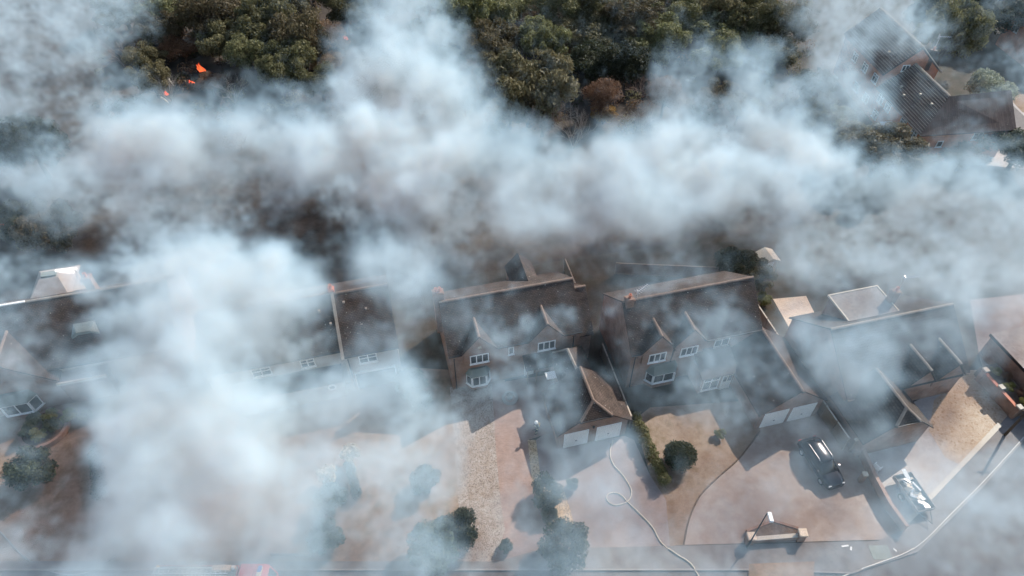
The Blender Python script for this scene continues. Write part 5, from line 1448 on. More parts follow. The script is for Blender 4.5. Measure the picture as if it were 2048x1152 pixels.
# ---------------------------------------------------------------- smoke: puffs placed in the air over wood, gardens and roofs
# each puff: x, y, height, radius (m), thickness (per km)
PUFFS = """
-86.6,107.9,11.3,1.7,185 -82.4,106.1,12.0,1.6,103 -78.6,104.6,12.5,1.6,128 -76.0,104.7,12.5,1.6,124 -75.7,108.0,11.3,1.7,123 -71.8,106.3,11.9,1.6,125 -69.3,106.7,11.7,1.6,146
-65.7,105.3,12.3,1.6,86 -63.5,106.0,12.0,1.6,86 -60.3,105.1,12.3,1.6,97 -58.1,106.0,12.0,1.6,74 -54.5,104.3,12.6,1.6,46 -51.9,104.5,12.6,1.6,6 -49.3,104.7,12.5,1.6,5
-47.2,106.0,12.0,1.6,6 -44.2,105.1,12.4,1.6,6 -42.1,106.7,11.7,1.6,6 -39.3,106.5,11.8,1.6,6 -36.5,106.0,12.0,1.6,6 -34.2,107.4,11.5,1.6,6 -31.0,105.9,12.0,1.6,6
-28.2,105.5,12.2,1.6,8 -22.7,104.6,12.5,1.6,56 -19.8,103.7,12.9,1.6,52 -18.0,108.8,10.9,1.7,198 -15.1,108.0,11.3,1.7,224 -12.3,107.6,11.4,1.6,195 -6.8,107.1,11.6,1.6,6
-4.1,107.1,11.6,1.6,7 -1.4,106.8,11.7,1.6,7 1.4,107.9,11.3,1.6,7 4.0,103.9,12.8,1.6,7 6.6,104.3,12.6,1.6,7 9.3,103.9,12.8,1.6,7 12.1,105.3,12.3,1.6,7
14.9,106.5,11.8,1.6,7 17.5,105.4,12.2,1.6,7 20.2,105.8,12.1,1.6,7 22.9,105.8,12.1,1.6,7 25.4,104.8,12.5,1.6,7 28.5,106.6,11.8,1.6,7 31.4,107.1,11.6,1.6,6
34.5,108.2,11.2,1.7,7 37.2,108.0,11.2,1.7,5 40.0,108.3,11.1,1.7,14 42.0,106.4,11.8,1.6,9 43.4,103.3,13.0,1.6,105 46.4,104.1,12.7,1.6,97 49.2,104.3,12.6,1.6,163
52.5,105.7,12.1,1.6,105 55.3,106.0,12.0,1.6,90 58.4,106.6,11.8,1.6,65 61.1,106.6,11.8,1.6,66 66.5,106.5,11.8,1.6,8 68.8,105.9,12.0,1.6,7 77.5,103.1,13.1,1.6,5
80.8,104.0,12.8,1.6,4 84.7,105.6,12.2,1.6,7 -82.4,102.4,10.8,1.6,78 -78.1,100.2,11.7,1.6,61 -74.3,98.7,12.3,1.5,72 -72.9,100.3,11.6,1.6,76 -69.7,99.4,12.0,1.5,75
-67.4,99.8,11.8,1.6,76 -62.9,97.0,13.0,1.5,58 -61.4,98.6,12.3,1.5,42 -58.8,98.4,12.4,1.5,47 -57.3,100.3,11.6,1.6,60 -53.8,98.8,12.2,1.5,19 -51.1,98.4,12.4,1.5,18
-46.1,98.7,12.3,1.5,4 -20.1,96.9,13.0,1.5,33 -18.2,100.1,11.7,1.6,99 -15.5,99.3,12.1,1.5,127 -13.2,101.6,11.1,1.6,127 -10.5,100.9,11.4,1.6,41 -5.3,101.9,11.0,1.6,5
40.0,102.7,10.7,1.6,5 42.5,102.3,10.8,1.6,17 43.9,99.5,12.0,1.5,53 45.9,98.2,12.5,1.5,65 49.3,100.0,11.8,1.6,84 51.1,98.4,12.4,1.5,49 54.1,99.2,12.1,1.5,50
56.5,98.9,12.2,1.5,35 58.8,98.5,12.4,1.5,4 70.1,100.0,11.8,1.6,11 72.1,99.2,12.1,1.5,8 -78.8,94.6,11.5,1.5,185 -76.3,94.6,11.5,1.5,67 -73.0,93.5,11.9,1.5,98
-70.7,93.8,11.8,1.5,90 -69.4,95.4,11.1,1.5,68 -64.3,91.7,12.7,1.5,63 -61.3,90.9,13.0,1.4,67 -59.3,91.5,12.8,1.5,71 -58.3,93.9,11.8,1.5,68 -55.5,93.2,12.1,1.5,66
-54.2,95.4,11.1,1.5,47 -49.9,92.0,12.6,1.5,33 -45.5,92.9,12.2,1.5,5 -43.4,93.7,11.8,1.5,5 -40.8,93.4,12.0,1.5,5 -37.8,92.1,12.5,1.5,5 -35.5,92.5,12.4,1.5,5
-33.3,93.2,12.1,1.5,5 -31.1,93.9,11.7,1.5,5 -28.2,92.8,12.3,1.5,5 -25.2,90.8,13.1,1.4,5 -20.6,91.8,12.7,1.5,9 -18.2,91.7,12.7,1.5,94 -16.4,95.4,11.1,1.5,177
-13.7,94.5,11.5,1.5,149 -11.4,96.0,10.9,1.5,168 -3.7,93.8,11.8,1.5,5 -1.2,92.9,12.2,1.5,5 1.2,92.4,12.4,1.5,5 3.6,89.6,13.6,1.4,5 6.0,90.4,13.2,1.4,5
8.3,89.5,13.6,1.4,5 10.9,91.6,12.8,1.5,5 13.3,91.4,12.9,1.5,5 15.7,91.5,12.8,1.5,5 18.1,91.4,12.9,1.4,5 20.4,90.6,13.2,1.4,5 22.5,89.6,13.6,1.4,5
25.4,91.5,12.8,1.5,5 28.3,92.9,12.2,1.5,5 31.6,95.6,11.0,1.5,4 34.3,96.2,10.8,1.5,4 37.2,97.0,10.4,1.5,5 39.3,95.7,11.0,1.5,5 41.0,94.0,11.7,1.5,79
43.5,93.9,11.8,1.5,65 45.5,93.0,12.2,1.5,131 48.3,93.6,11.9,1.5,76 50.6,93.4,12.0,1.5,57 52.5,92.3,12.5,1.5,52 55.0,92.5,12.4,1.5,55 63.5,94.2,11.7,1.5,8
66.0,94.1,11.7,1.5,18 68.6,94.3,11.6,1.5,13 69.7,92.5,12.4,1.5,23 77.2,92.6,12.3,1.5,8 -75.8,90.7,10.7,1.5,113 -71.9,88.9,11.5,1.4,95 -69.4,88.7,11.6,1.4,83
-67.8,89.9,11.1,1.5,59 -65.5,89.9,11.0,1.5,66 -61.5,87.7,12.1,1.4,73 -57.7,85.6,13.0,1.4,74 -56.6,87.4,12.2,1.4,73 -54.2,87.5,12.2,1.4,77 -53.7,90.6,10.7,1.5,94
-50.2,88.7,11.6,1.4,38 -48.0,89.0,11.5,1.4,15 -42.9,88.4,11.7,1.4,5 -40.9,89.1,11.4,1.4,4 -38.2,88.5,11.7,1.4,5 -36.0,88.9,11.5,1.4,5 -33.3,88.3,11.8,1.4,5
-31.6,90.2,10.9,1.5,5 -29.2,90.4,10.8,1.5,4 -26.1,88.1,11.9,1.4,6 -20.4,84.3,13.6,1.4,94 -18.3,85.0,13.3,1.4,30 -16.5,87.3,12.2,1.4,170 -14.3,88.4,11.7,1.4,171
-12.2,90.6,10.7,1.5,193 -9.8,91.2,10.5,1.5,82 -4.9,90.6,10.7,1.5,6 -2.4,90.3,10.9,1.5,5 0.0,88.4,11.8,1.4,5 2.4,88.1,11.8,1.4,5 4.7,86.9,12.4,1.4,5
7.0,86.1,12.8,1.4,5 9.5,87.7,12.0,1.4,5 11.7,86.9,12.4,1.4,5 14.2,87.9,12.0,1.4,5 16.8,88.8,11.6,1.4,5 19.2,88.9,11.5,1.4,5 21.6,88.8,11.5,1.4,6
23.8,88.4,11.7,1.4,5 25.8,87.0,12.4,1.4,5 28.8,88.9,11.5,1.4,6 31.4,89.5,11.2,1.4,6 34.3,90.9,10.6,1.5,6 39.1,90.5,10.8,1.5,6 40.7,88.8,11.5,1.4,98
43.0,88.6,11.6,1.4,69 45.3,88.4,11.7,1.4,65 47.2,87.6,12.1,1.4,96 49.9,88.2,11.8,1.4,106 52.5,88.6,11.6,1.4,81 54.1,87.2,12.3,1.4,87 57.1,88.3,11.8,1.4,25
62.2,88.7,11.6,1.4,18 64.5,88.6,11.7,1.4,12 66.3,87.8,12.0,1.4,12 69.2,88.5,11.7,1.4,9 -74.5,86.0,10.4,1.4,151 -71.7,85.5,10.7,1.4,46 -69.3,85.5,10.7,1.4,60
-67.7,86.3,10.3,1.4,69 -65.1,86.1,10.4,1.4,78 -61.9,84.9,10.9,1.4,79 -57.6,82.2,12.3,1.4,78 -55.9,83.0,11.9,1.4,74 -54.8,84.8,11.0,1.4,92 -51.8,83.7,11.5,1.4,64
-51.2,86.6,10.1,1.4,18 -47.3,83.9,11.4,1.4,6 -42.6,83.8,11.5,1.4,5 -40.2,83.6,11.6,1.4,5 -38.4,84.8,11.0,1.4,5 -36.0,84.4,11.2,1.4,6 -33.9,85.1,10.9,1.4,5
-32.1,86.4,10.2,1.4,5 -29.7,86.4,10.2,1.4,4 -27.0,85.4,10.7,1.4,6 -19.0,81.2,12.7,1.3,34 -16.9,82.1,12.3,1.4,140 -15.1,84.5,11.1,1.4,258 -12.9,85.2,10.8,1.4,16
-10.7,86.5,10.1,1.4,217 -8.3,86.5,10.2,1.4,50 -3.5,84.9,11.0,1.4,5 -1.2,85.6,10.6,1.4,5 1.1,83.3,11.7,1.4,5 3.4,83.2,11.8,1.4,5 5.7,83.2,11.8,1.4,5
7.9,82.6,12.1,1.4,5 10.3,83.6,11.6,1.4,5 12.7,83.9,11.4,1.4,5 15.2,84.9,10.9,1.4,5 17.7,85.9,10.5,1.4,6 38.1,84.0,11.4,1.4,13 40.3,83.7,11.5,1.4,71
42.6,83.7,11.5,1.4,83 44.6,83.1,11.8,1.4,62 49.1,83.1,11.8,1.4,88 52.0,84.1,11.3,1.4,102 53.2,82.4,12.2,1.4,107 56.3,83.6,11.5,1.4,15 60.4,83.0,11.9,1.4,14
62.2,82.3,12.2,1.4,12 65.1,83.1,11.8,1.4,14 68.3,84.3,11.3,1.4,24 71.0,84.6,11.1,1.4,18 74.2,85.6,10.6,1.4,38 -71.2,81.9,10.0,1.4,53 -68.8,81.8,10.0,1.4,52
-67.3,82.7,9.6,1.4,71 -64.5,82.1,9.9,1.4,65 -62.9,83.0,9.4,1.4,59 -58.8,80.6,10.7,1.4,61 -56.4,80.4,10.8,1.4,77 -53.8,79.9,11.0,1.3,92 -51.0,79.1,11.4,1.3,52
-49.9,80.9,10.5,1.4,25 -47.1,79.9,11.0,1.3,8 -42.5,79.7,11.1,1.3,6 -39.8,78.8,11.6,1.3,6 -37.7,79.0,11.5,1.3,5 -31.5,80.3,10.8,1.4,4 -29.5,80.8,10.6,1.4,7
-27.4,81.5,10.2,1.4,7 -25.0,81.0,10.5,1.4,5 -19.5,77.2,12.4,1.3,81 -17.3,77.2,12.4,1.3,265 -15.3,77.9,12.1,1.3,208 -13.3,78.9,11.5,1.3,220 -11.1,79.3,11.3,1.3,206
-8.9,79.6,11.2,1.3,210 -6.7,79.7,11.1,1.3,41 -2.3,81.9,10.0,1.4,4 0.0,80.0,11.0,1.3,6 2.2,80.0,11.0,1.3,5 4.4,78.3,11.9,1.3,6 6.5,77.7,12.1,1.3,6
8.8,78.3,11.8,1.3,6 10.9,77.9,12.0,1.3,5 13.4,79.7,11.1,1.3,5 15.8,80.6,10.7,1.4,5 20.4,80.6,10.7,1.4,9 22.7,81.0,10.5,1.4,69 24.8,80.5,10.7,1.4,25
37.2,78.0,12.0,1.3,69 40.3,79.7,11.1,1.3,137 42.8,80.3,10.8,1.4,135 49.5,80.2,10.9,1.4,19 50.3,78.0,12.0,1.3,21 57.7,79.2,11.4,1.3,5 58.9,77.8,12.1,1.3,36
61.1,77.8,12.1,1.3,39 63.3,77.9,12.1,1.3,33 66.2,78.6,11.7,1.3,30 69.3,79.7,11.1,1.3,39 -69.1,76.6,10.4,1.3,215 -68.7,78.7,9.3,1.4,92 -66.1,78.3,9.5,1.3,107
-63.9,78.3,9.5,1.3,52 -60.1,76.3,10.6,1.3,62 -58.8,77.5,9.9,1.3,63 -54.9,75.3,11.1,1.3,64 -53.6,76.5,10.5,1.3,65 -51.3,76.3,10.5,1.3,36 -48.5,75.4,11.1,1.3,23
-46.9,76.1,10.6,1.3,27 -42.2,75.6,10.9,1.3,6 -40.2,75.9,10.7,1.3,5 -33.8,76.1,10.7,1.3,17 -31.8,76.6,10.4,1.3,15 -20.1,73.8,11.9,1.3,19 -18.0,73.9,11.8,1.3,209
-16.0,74.6,11.5,1.3,199 -14.0,75.0,11.2,1.3,262 -11.8,74.8,11.3,1.3,275 -9.5,73.5,12.1,1.3,274 -7.4,73.9,11.8,1.3,276 -5.4,75.4,11.0,1.3,162 -1.1,76.2,10.6,1.3,6
1.1,74.7,11.4,1.3,6 3.2,74.2,11.7,1.3,6 5.3,73.4,12.1,1.3,6 7.3,72.6,12.5,1.2,6 9.6,74.3,11.6,1.3,6 11.8,75.1,11.2,1.3,6 14.4,77.4,10.0,1.3,6
18.6,76.3,10.5,1.3,119 20.9,76.8,10.3,1.3,67 23.3,77.5,9.9,1.3,80 25.3,76.8,10.3,1.3,68 27.1,75.6,10.9,1.3,147 29.0,75.0,11.3,1.3,146 31.0,74.7,11.4,1.3,99
32.8,74.0,11.8,1.3,41 37.6,75.0,11.3,1.3,115 40.8,77.0,10.1,1.3,127 42.5,76.1,10.7,1.3,75 50.1,74.5,11.5,1.3,24 53.0,75.6,10.9,1.3,29 55.0,75.3,11.1,1.3,21
56.9,75.0,11.2,1.3,21 57.6,73.2,12.2,1.3,39 60.2,73.8,11.9,1.3,33 61.8,73.2,12.3,1.3,35 64.4,73.8,11.9,1.3,26 67.0,74.3,11.6,1.3,71 -67.0,74.0,9.5,1.3,103
-65.1,74.2,9.3,1.3,85 -64.4,75.9,8.3,1.3,73 -60.1,73.4,9.8,1.3,66 -58.1,73.6,9.7,1.3,71 -54.2,71.4,11.0,1.3,75 -53.0,72.5,10.3,1.3,88 -50.9,72.6,10.3,1.3,55
-49.1,73.0,10.0,1.3,47 -46.8,72.7,10.2,1.3,55 -44.4,72.4,10.4,1.3,18 -42.2,72.2,10.5,1.3,5 -36.1,72.7,10.2,1.3,10 -34.0,72.6,10.3,1.3,12 -32.1,73.3,9.9,1.3,22
-30.1,73.5,9.8,1.3,6 -21.0,71.7,10.8,1.3,108 -18.7,70.9,11.2,1.2,244 -16.7,71.6,10.8,1.3,224 -14.7,72.0,10.6,1.3,291 -12.6,71.9,10.7,1.3,265 -10.4,71.0,11.2,1.2,269
-8.3,71.2,11.0,1.2,271 -6.2,70.3,11.6,1.2,287 -4.2,72.7,10.2,1.3,78 0.0,72.7,10.2,1.3,8 2.1,71.3,11.0,1.3,6 4.1,70.6,11.4,1.2,6 6.1,70.0,11.8,1.2,6
8.2,70.2,11.6,1.2,6 10.3,70.5,11.5,1.2,6 12.8,73.1,10.0,1.3,7 17.3,73.9,9.5,1.3,14 19.3,73.4,9.8,1.3,50 21.5,73.5,9.7,1.3,116 27.5,72.4,10.4,1.3,121
29.7,72.6,10.3,1.3,175 32.2,73.4,9.8,1.3,110 33.8,72.2,10.5,1.3,138 38.6,73.3,9.8,1.3,113 40.3,72.6,10.3,1.3,78 41.9,71.6,10.8,1.3,122 45.4,70.5,11.4,1.2,57
47.4,70.6,11.4,1.2,46 49.9,71.2,11.1,1.2,7 52.9,72.3,10.4,1.3,17 55.1,72.5,10.3,1.3,15 56.6,71.7,10.8,1.3,25 58.2,71.1,11.1,1.2,27 59.8,70.6,11.4,1.2,28
61.7,70.3,11.6,1.2,23 63.7,70.3,11.6,1.2,31 -65.1,69.2,9.9,1.2,108 -65.3,71.7,8.4,1.3,29 -62.3,70.8,9.0,1.3,39 -60.2,70.7,9.0,1.3,50 -56.8,69.2,9.9,1.2,67
-54.4,68.7,10.2,1.2,70 -51.8,68.0,10.6,1.2,63 -51.1,69.9,9.5,1.3,35 -49.2,70.1,9.4,1.3,16 -46.6,69.3,9.8,1.2,22 -44.1,68.7,10.2,1.2,15 -42.1,68.8,10.1,1.2,8
-35.7,68.3,10.4,1.2,76 -33.8,68.6,10.3,1.2,100 -32.1,69.3,9.9,1.2,153 -30.5,70.5,9.1,1.3,129 -28.0,69.5,9.8,1.2,76 -25.8,69.2,9.9,1.2,109 -23.9,69.6,9.7,1.2,135
-21.3,68.0,10.6,1.2,135 -19.4,68.2,10.5,1.2,162 -17.4,68.4,10.4,1.2,176 -15.4,68.9,10.1,1.2,233 -13.3,68.3,10.5,1.2,228 -11.4,69.5,9.7,1.2,230 -9.3,68.9,10.1,1.2,240
-7.3,69.5,9.7,1.2,250 -5.2,70.0,9.4,1.3,268 -3.2,71.7,8.4,1.3,6 1.0,68.7,10.2,1.2,5 3.0,66.6,11.5,1.2,8 5.0,66.9,11.3,1.2,8 7.0,67.1,11.2,1.2,7
9.2,68.1,10.6,1.2,8 11.3,69.1,10.0,1.2,8 15.6,69.5,9.7,1.2,14 17.6,69.5,9.7,1.2,33 19.7,69.5,9.7,1.2,71 21.6,68.9,10.1,1.2,70 23.4,68.2,10.6,1.2,71
25.8,69.0,10.0,1.2,131 28.5,70.6,9.0,1.3,6 30.3,70.1,9.4,1.3,30 32.3,69.8,9.5,1.3,121 34.5,70.1,9.4,1.3,40 39.1,70.7,9.0,1.3,133 39.7,68.2,10.5,1.2,84
41.3,67.5,11.0,1.2,119 43.5,67.8,10.8,1.2,9 47.7,68.0,10.7,1.2,8 50.4,68.9,10.1,1.2,22 53.0,69.6,9.7,1.2,19 63.9,67.9,10.7,1.2,4 -63.4,67.0,8.9,1.2,42
-60.7,66.3,9.4,1.2,34 -58.7,66.3,9.4,1.2,38 -56.1,65.7,9.8,1.2,37 -54.2,65.8,9.7,1.2,32 -51.7,65.1,10.2,1.2,35 -50.2,65.8,9.7,1.2,12 -49.5,67.7,8.5,1.2,40
-47.5,67.6,8.5,1.2,223 -44.8,66.8,9.1,1.2,382 -42.2,65.9,9.6,1.2,403 -39.8,65.2,10.1,1.2,417 -37.6,64.9,10.3,1.2,314 -35.1,63.9,10.9,1.2,110 -33.5,64.6,10.5,1.2,72
-31.6,64.7,10.4,1.2,96 -30.1,65.7,9.7,1.2,147 -28.4,66.6,9.2,1.2,135 -26.3,66.4,9.4,1.2,137 -24.3,66.4,9.3,1.2,124 -22.1,65.8,9.7,1.2,116 -19.9,65.2,10.1,1.2,228
-17.8,64.8,10.3,1.2,345 -16.1,65.8,9.7,1.2,406 -14.0,65.7,9.8,1.2,419 -12.2,66.6,9.2,1.2,420 -10.1,66.5,9.3,1.2,392 -8.3,67.8,8.4,1.2,325 -6.1,66.8,9.1,1.2,303
-4.1,67.3,8.7,1.2,206 16.0,65.6,9.9,1.2,15 18.0,65.6,9.8,1.2,99 20.1,66.0,9.6,1.2,156 21.8,65.1,10.2,1.2,214 24.1,65.8,9.7,1.2,203 26.3,66.2,9.5,1.2,217
28.6,67.0,8.9,1.2,219 30.7,67.2,8.8,1.2,167 32.6,66.7,9.2,1.2,210 34.5,66.6,9.2,1.2,43 38.9,67.1,8.9,1.2,110 40.5,66.4,9.3,1.2,114 43.6,64.9,10.3,1.2,15
45.5,64.8,10.3,1.2,19 47.7,65.1,10.1,1.2,16 50.8,66.6,9.2,1.2,16 55.5,65.0,10.2,1.2,9 57.7,65.2,10.1,1.2,11 59.0,64.4,10.6,1.2,8 63.0,66.6,9.2,1.2,11
-61.8,62.9,9.3,1.2,30 -60.0,63.1,9.2,1.2,8 -57.4,62.3,9.7,1.2,9 -55.0,61.9,10.0,1.2,12 -53.8,62.8,9.4,1.2,36 -51.5,62.3,9.7,1.2,36 -50.8,63.9,8.6,1.2,12
-49.4,64.6,8.1,1.2,70 -48.0,65.5,7.5,1.2,413 -44.9,64.0,8.6,1.2,356 -42.7,63.6,8.8,1.2,286 -40.3,63.0,9.2,1.2,284 -37.9,62.2,9.8,1.2,317 -36.0,62.4,9.6,1.2,474
-34.0,62.3,9.7,1.2,301 -32.0,62.2,9.8,1.2,139 -30.1,62.2,9.8,1.2,312 -28.5,62.9,9.3,1.2,219 -26.7,63.3,9.0,1.2,273 -24.6,63.2,9.1,1.2,290 -22.3,62.2,9.8,1.2,396
-20.1,61.3,10.4,1.1,394 -18.5,62.3,9.7,1.2,428 -16.7,62.8,9.4,1.2,388 -15.0,64.2,8.5,1.2,371 -12.9,63.4,8.9,1.2,370 -11.0,64.1,8.5,1.2,371 -9.0,64.1,8.5,1.2,388
-7.0,63.9,8.6,1.2,364 -4.9,62.9,9.3,1.2,108 -3.0,63.3,9.0,1.2,206 -1.0,62.8,9.4,1.2,191 1.0,63.4,8.9,1.2,99 2.9,62.4,9.7,1.2,6 10.7,62.3,9.7,1.2,7
12.7,62.5,9.6,1.2,142 14.6,62.4,9.6,1.2,342 16.6,62.7,9.4,1.2,366 18.6,62.8,9.4,1.2,320 20.8,63.6,8.9,1.2,249 22.5,62.6,9.5,1.2,204 25.3,64.9,7.9,1.2,205
27.3,64.8,8.0,1.2,200 29.2,64.6,8.1,1.2,253 30.9,63.8,8.7,1.2,514 33.1,64.3,8.3,1.2,398 34.7,63.6,8.9,1.2,638 46.0,62.7,9.4,1.2,19 48.9,63.9,8.6,1.2,67
51.4,64.6,8.2,1.2,67 52.3,63.2,9.1,1.2,41 63.4,64.5,8.2,1.2,8 -59.0,59.6,9.3,1.1,50 -57.8,60.4,8.7,1.2,38 -55.2,59.6,9.3,1.1,45 -53.4,59.7,9.2,1.1,39
-51.5,59.7,9.2,1.1,28 -49.9,60.1,8.9,1.2,59 -48.0,60.2,8.9,1.2,80 -47.5,62.0,7.6,1.2,102 -45.0,61.3,8.1,1.2,154 -43.8,62.4,7.3,1.2,263 -40.9,61.1,8.3,1.2,308
-38.9,60.9,8.4,1.2,338 -36.9,60.9,8.4,1.2,200 -35.0,60.9,8.3,1.2,105 -33.4,61.6,7.8,1.2,4 -30.8,60.3,8.8,1.2,25 -24.9,60.1,8.9,1.2,56 -22.9,59.8,9.2,1.1,210
-20.8,59.4,9.4,1.1,307 -18.9,59.2,9.6,1.1,383 -17.3,60.3,8.8,1.2,361 -15.9,62.1,7.5,1.2,377 -13.8,61.6,7.9,1.2,383 -11.8,61.4,8.0,1.2,380 -9.6,60.1,8.9,1.2,360
-7.7,60.4,8.7,1.2,419 -5.8,60.3,8.8,1.2,336 -3.8,59.6,9.3,1.1,124 -1.9,59.7,9.2,1.1,304 0.0,60.1,8.9,1.2,282 1.9,60.7,8.5,1.2,334 3.9,61.4,8.0,1.2,288
5.9,62.0,7.6,1.2,219 7.8,61.3,8.1,1.2,118 9.6,59.9,9.1,1.1,234 11.3,58.9,9.8,1.1,497 13.3,59.4,9.5,1.1,379 15.2,59.4,9.4,1.1,332 17.3,60.1,9.0,1.2,333
19.6,61.3,8.1,1.2,358 21.1,60.1,9.0,1.1,379 23.6,61.7,7.8,1.2,267 25.6,61.8,7.7,1.2,220 28.1,62.8,7.0,1.2,182 29.4,61.3,8.1,1.2,198 31.2,61.1,8.2,1.2,392
32.6,60.1,8.9,1.2,358 34.8,60.5,8.6,1.2,36 36.3,59.8,9.1,1.1,72 38.3,59.9,9.1,1.1,71 39.6,59.1,9.7,1.1,61 41.4,59.0,9.8,1.1,34 43.6,59.4,9.4,1.1,32
45.6,59.5,9.4,1.1,27 48.8,61.2,8.2,1.2,27 50.3,60.6,8.6,1.2,33 51.6,59.9,9.1,1.1,20 52.4,58.7,10.0,1.1,23 54.1,58.4,10.1,1.1,33 55.4,57.9,10.5,1.1,41
59.2,59.8,9.2,1.1,60 -58.1,56.5,9.3,1.1,116 -56.8,57.0,8.9,1.1,43 -55.3,57.4,8.6,1.1,56 -53.1,57.1,8.9,1.1,59 -51.2,57.0,8.9,1.1,38 -49.3,56.9,9.0,1.1,91
-47.7,57.2,8.7,1.1,157 -45.8,57.2,8.7,1.1,134 -45.4,59.1,7.3,1.2,112 -43.3,58.9,7.5,1.2,193 -41.4,58.9,7.5,1.2,168 -38.5,57.5,8.5,1.1,189 -36.7,57.6,8.4,1.1,106
-35.5,58.8,7.6,1.2,127 -34.0,59.4,7.1,1.2,36 -31.7,58.8,7.5,1.2,59 -29.2,57.6,8.4,1.1,29 -27.0,57.0,8.9,1.1,33 -25.5,57.8,8.3,1.1,14 -23.7,58.0,8.1,1.1,120
-21.5,57.3,8.7,1.1,316 -20.0,58.2,8.0,1.1,424 -18.6,60.1,6.6,1.2,415 -16.6,59.7,6.9,1.2,366 -14.6,59.7,6.8,1.2,355 -12.4,58.3,7.9,1.1,352 -10.3,57.4,8.6,1.1,389
-8.4,57.3,8.7,1.1,501 -6.6,57.9,8.2,1.1,372 -4.7,57.9,8.2,1.1,98 -2.8,57.0,8.9,1.1,53 -0.9,58.0,8.1,1.1,298 0.9,57.3,8.7,1.1,203 2.8,58.0,8.1,1.1,199
4.8,58.9,7.5,1.2,220 6.7,58.5,7.7,1.1,253 8.5,57.7,8.4,1.1,260 10.1,56.2,9.5,1.1,251 11.9,56.1,9.6,1.1,342 13.7,55.8,9.8,1.1,405 15.8,57.1,8.8,1.1,394
17.8,57.4,8.6,1.1,394 20.0,58.3,7.9,1.1,336 21.7,57.8,8.3,1.1,235 24.3,59.5,7.0,1.2,193 25.8,58.6,7.7,1.1,204 27.4,57.9,8.2,1.1,200 28.7,56.7,9.1,1.1,168
30.6,56.7,9.1,1.1,152 32.4,56.7,9.2,1.1,148 34.9,57.7,8.4,1.1,126 36.5,57.3,8.7,1.1,131 38.7,57.7,8.4,1.1,142 40.9,58.3,7.9,1.1,166 41.8,56.9,9.0,1.1,188
44.2,57.6,8.4,1.1,187 45.6,57.0,8.9,1.1,187 47.7,57.2,8.7,1.1,188 48.2,55.7,9.9,1.1,195 50.4,56.1,9.6,1.1,171 52.1,56.0,9.7,1.1,128 54.1,56.2,9.5,1.1,87
57.1,57.3,8.7,1.1,51 59.5,57.8,8.3,1.1,128 -56.1,54.1,8.9,1.1,62 -54.5,54.3,8.7,1.1,48 -53.2,54.8,8.3,1.1,63 -51.3,54.8,8.3,1.1,64 -49.6,54.9,8.2,1.1,59
-47.0,54.1,8.9,1.1,196 -45.4,54.3,8.7,1.1,124 -43.7,54.4,8.6,1.1,74 -42.6,55.3,7.9,1.1,133 -41.4,56.3,7.1,1.1,184 -38.6,54.9,8.2,1.1,117 -36.1,54.0,9.0,1.1,45
-34.3,54.0,8.9,1.1,64 -33.5,55.6,7.7,1.1,86 -32.2,56.7,6.8,1.1,88 -30.3,56.5,6.9,1.1,54 -27.6,55.0,8.1,1.1,21 -26.0,55.5,7.7,1.1,24 -24.2,55.7,7.6,1.1,39
-22.2,55.4,7.9,1.1,75 -20.3,55.2,8.0,1.1,57 -18.5,55.4,7.9,1.1,188 -16.9,56.0,7.3,1.1,392 -15.2,56.7,6.8,1.1,479 -13.0,55.7,7.6,1.1,490 -11.2,55.8,7.5,1.1,532
-9.3,55.4,7.8,1.1,330 -7.5,56.0,7.4,1.1,107 -5.6,56.1,7.3,1.1,62 -3.7,56.0,7.3,1.1,53 -1.9,56.2,7.2,1.1,71 0.0,54.8,8.3,1.1,244 1.8,55.2,8.0,1.1,219
3.7,55.1,8.1,1.1,219 5.6,55.7,7.6,1.1,210 7.6,56.6,6.9,1.1,203 9.2,55.0,8.2,1.1,198 11.0,55.1,8.1,1.1,178 12.5,53.6,9.3,1.1,184 14.3,53.6,9.3,1.1,202
16.2,54.0,9.0,1.1,191 18.4,55.1,8.1,1.1,201 20.3,55.1,8.1,1.1,260 22.5,56.1,7.3,1.1,293 24.4,56.2,7.2,1.1,278 26.3,56.1,7.2,1.1,246 27.5,54.8,8.3,1.1,263
28.8,53.9,9.0,1.1,179 30.5,53.7,9.2,1.1,137 32.7,54.4,8.7,1.1,140 35.0,55.1,8.0,1.1,128 37.4,55.9,7.4,1.1,133 39.6,56.4,7.0,1.1,125 41.3,56.1,7.2,1.1,115
43.2,56.1,7.2,1.1,106 43.6,54.3,8.7,1.1,96 46.0,55.0,8.1,1.1,82 47.4,54.5,8.6,1.1,71 48.6,53.8,9.1,1.1,71 50.7,54.2,8.8,1.1,82 52.6,54.3,8.7,1.1,108
54.7,54.5,8.5,1.1,141 56.9,54.9,8.2,1.1,215 -54.6,50.6,9.5,1.0,75 -53.7,51.3,8.8,1.1,23 -52.6,52.1,8.2,1.1,42 -51.3,52.5,7.8,1.1,20 -49.1,52.1,8.2,1.1,13
-47.5,52.3,8.0,1.1,5 -43.8,52.2,8.1,1.1,17 -42.0,52.1,8.2,1.1,51 -40.2,52.1,8.2,1.1,22 -37.6,51.1,9.1,1.1,18 -35.4,50.4,9.6,1.0,41 -34.0,50.8,9.3,1.0,62
-33.2,52.4,7.9,1.1,103 -32.1,53.5,7.0,1.1,63 -29.8,52.7,7.7,1.1,61 -27.8,52.4,8.0,1.1,23 -25.9,52.1,8.2,1.1,42 -24.7,53.3,7.2,1.1,62 -22.7,52.9,7.5,1.1,11
-15.2,52.0,8.3,1.1,32 -13.5,52.4,7.9,1.1,82 -11.8,52.9,7.5,1.1,148 -10.0,53.1,7.3,1.1,61 -8.2,53.0,7.5,1.1,60 -6.3,52.8,7.6,1.1,73 -4.5,52.6,7.8,1.1,98
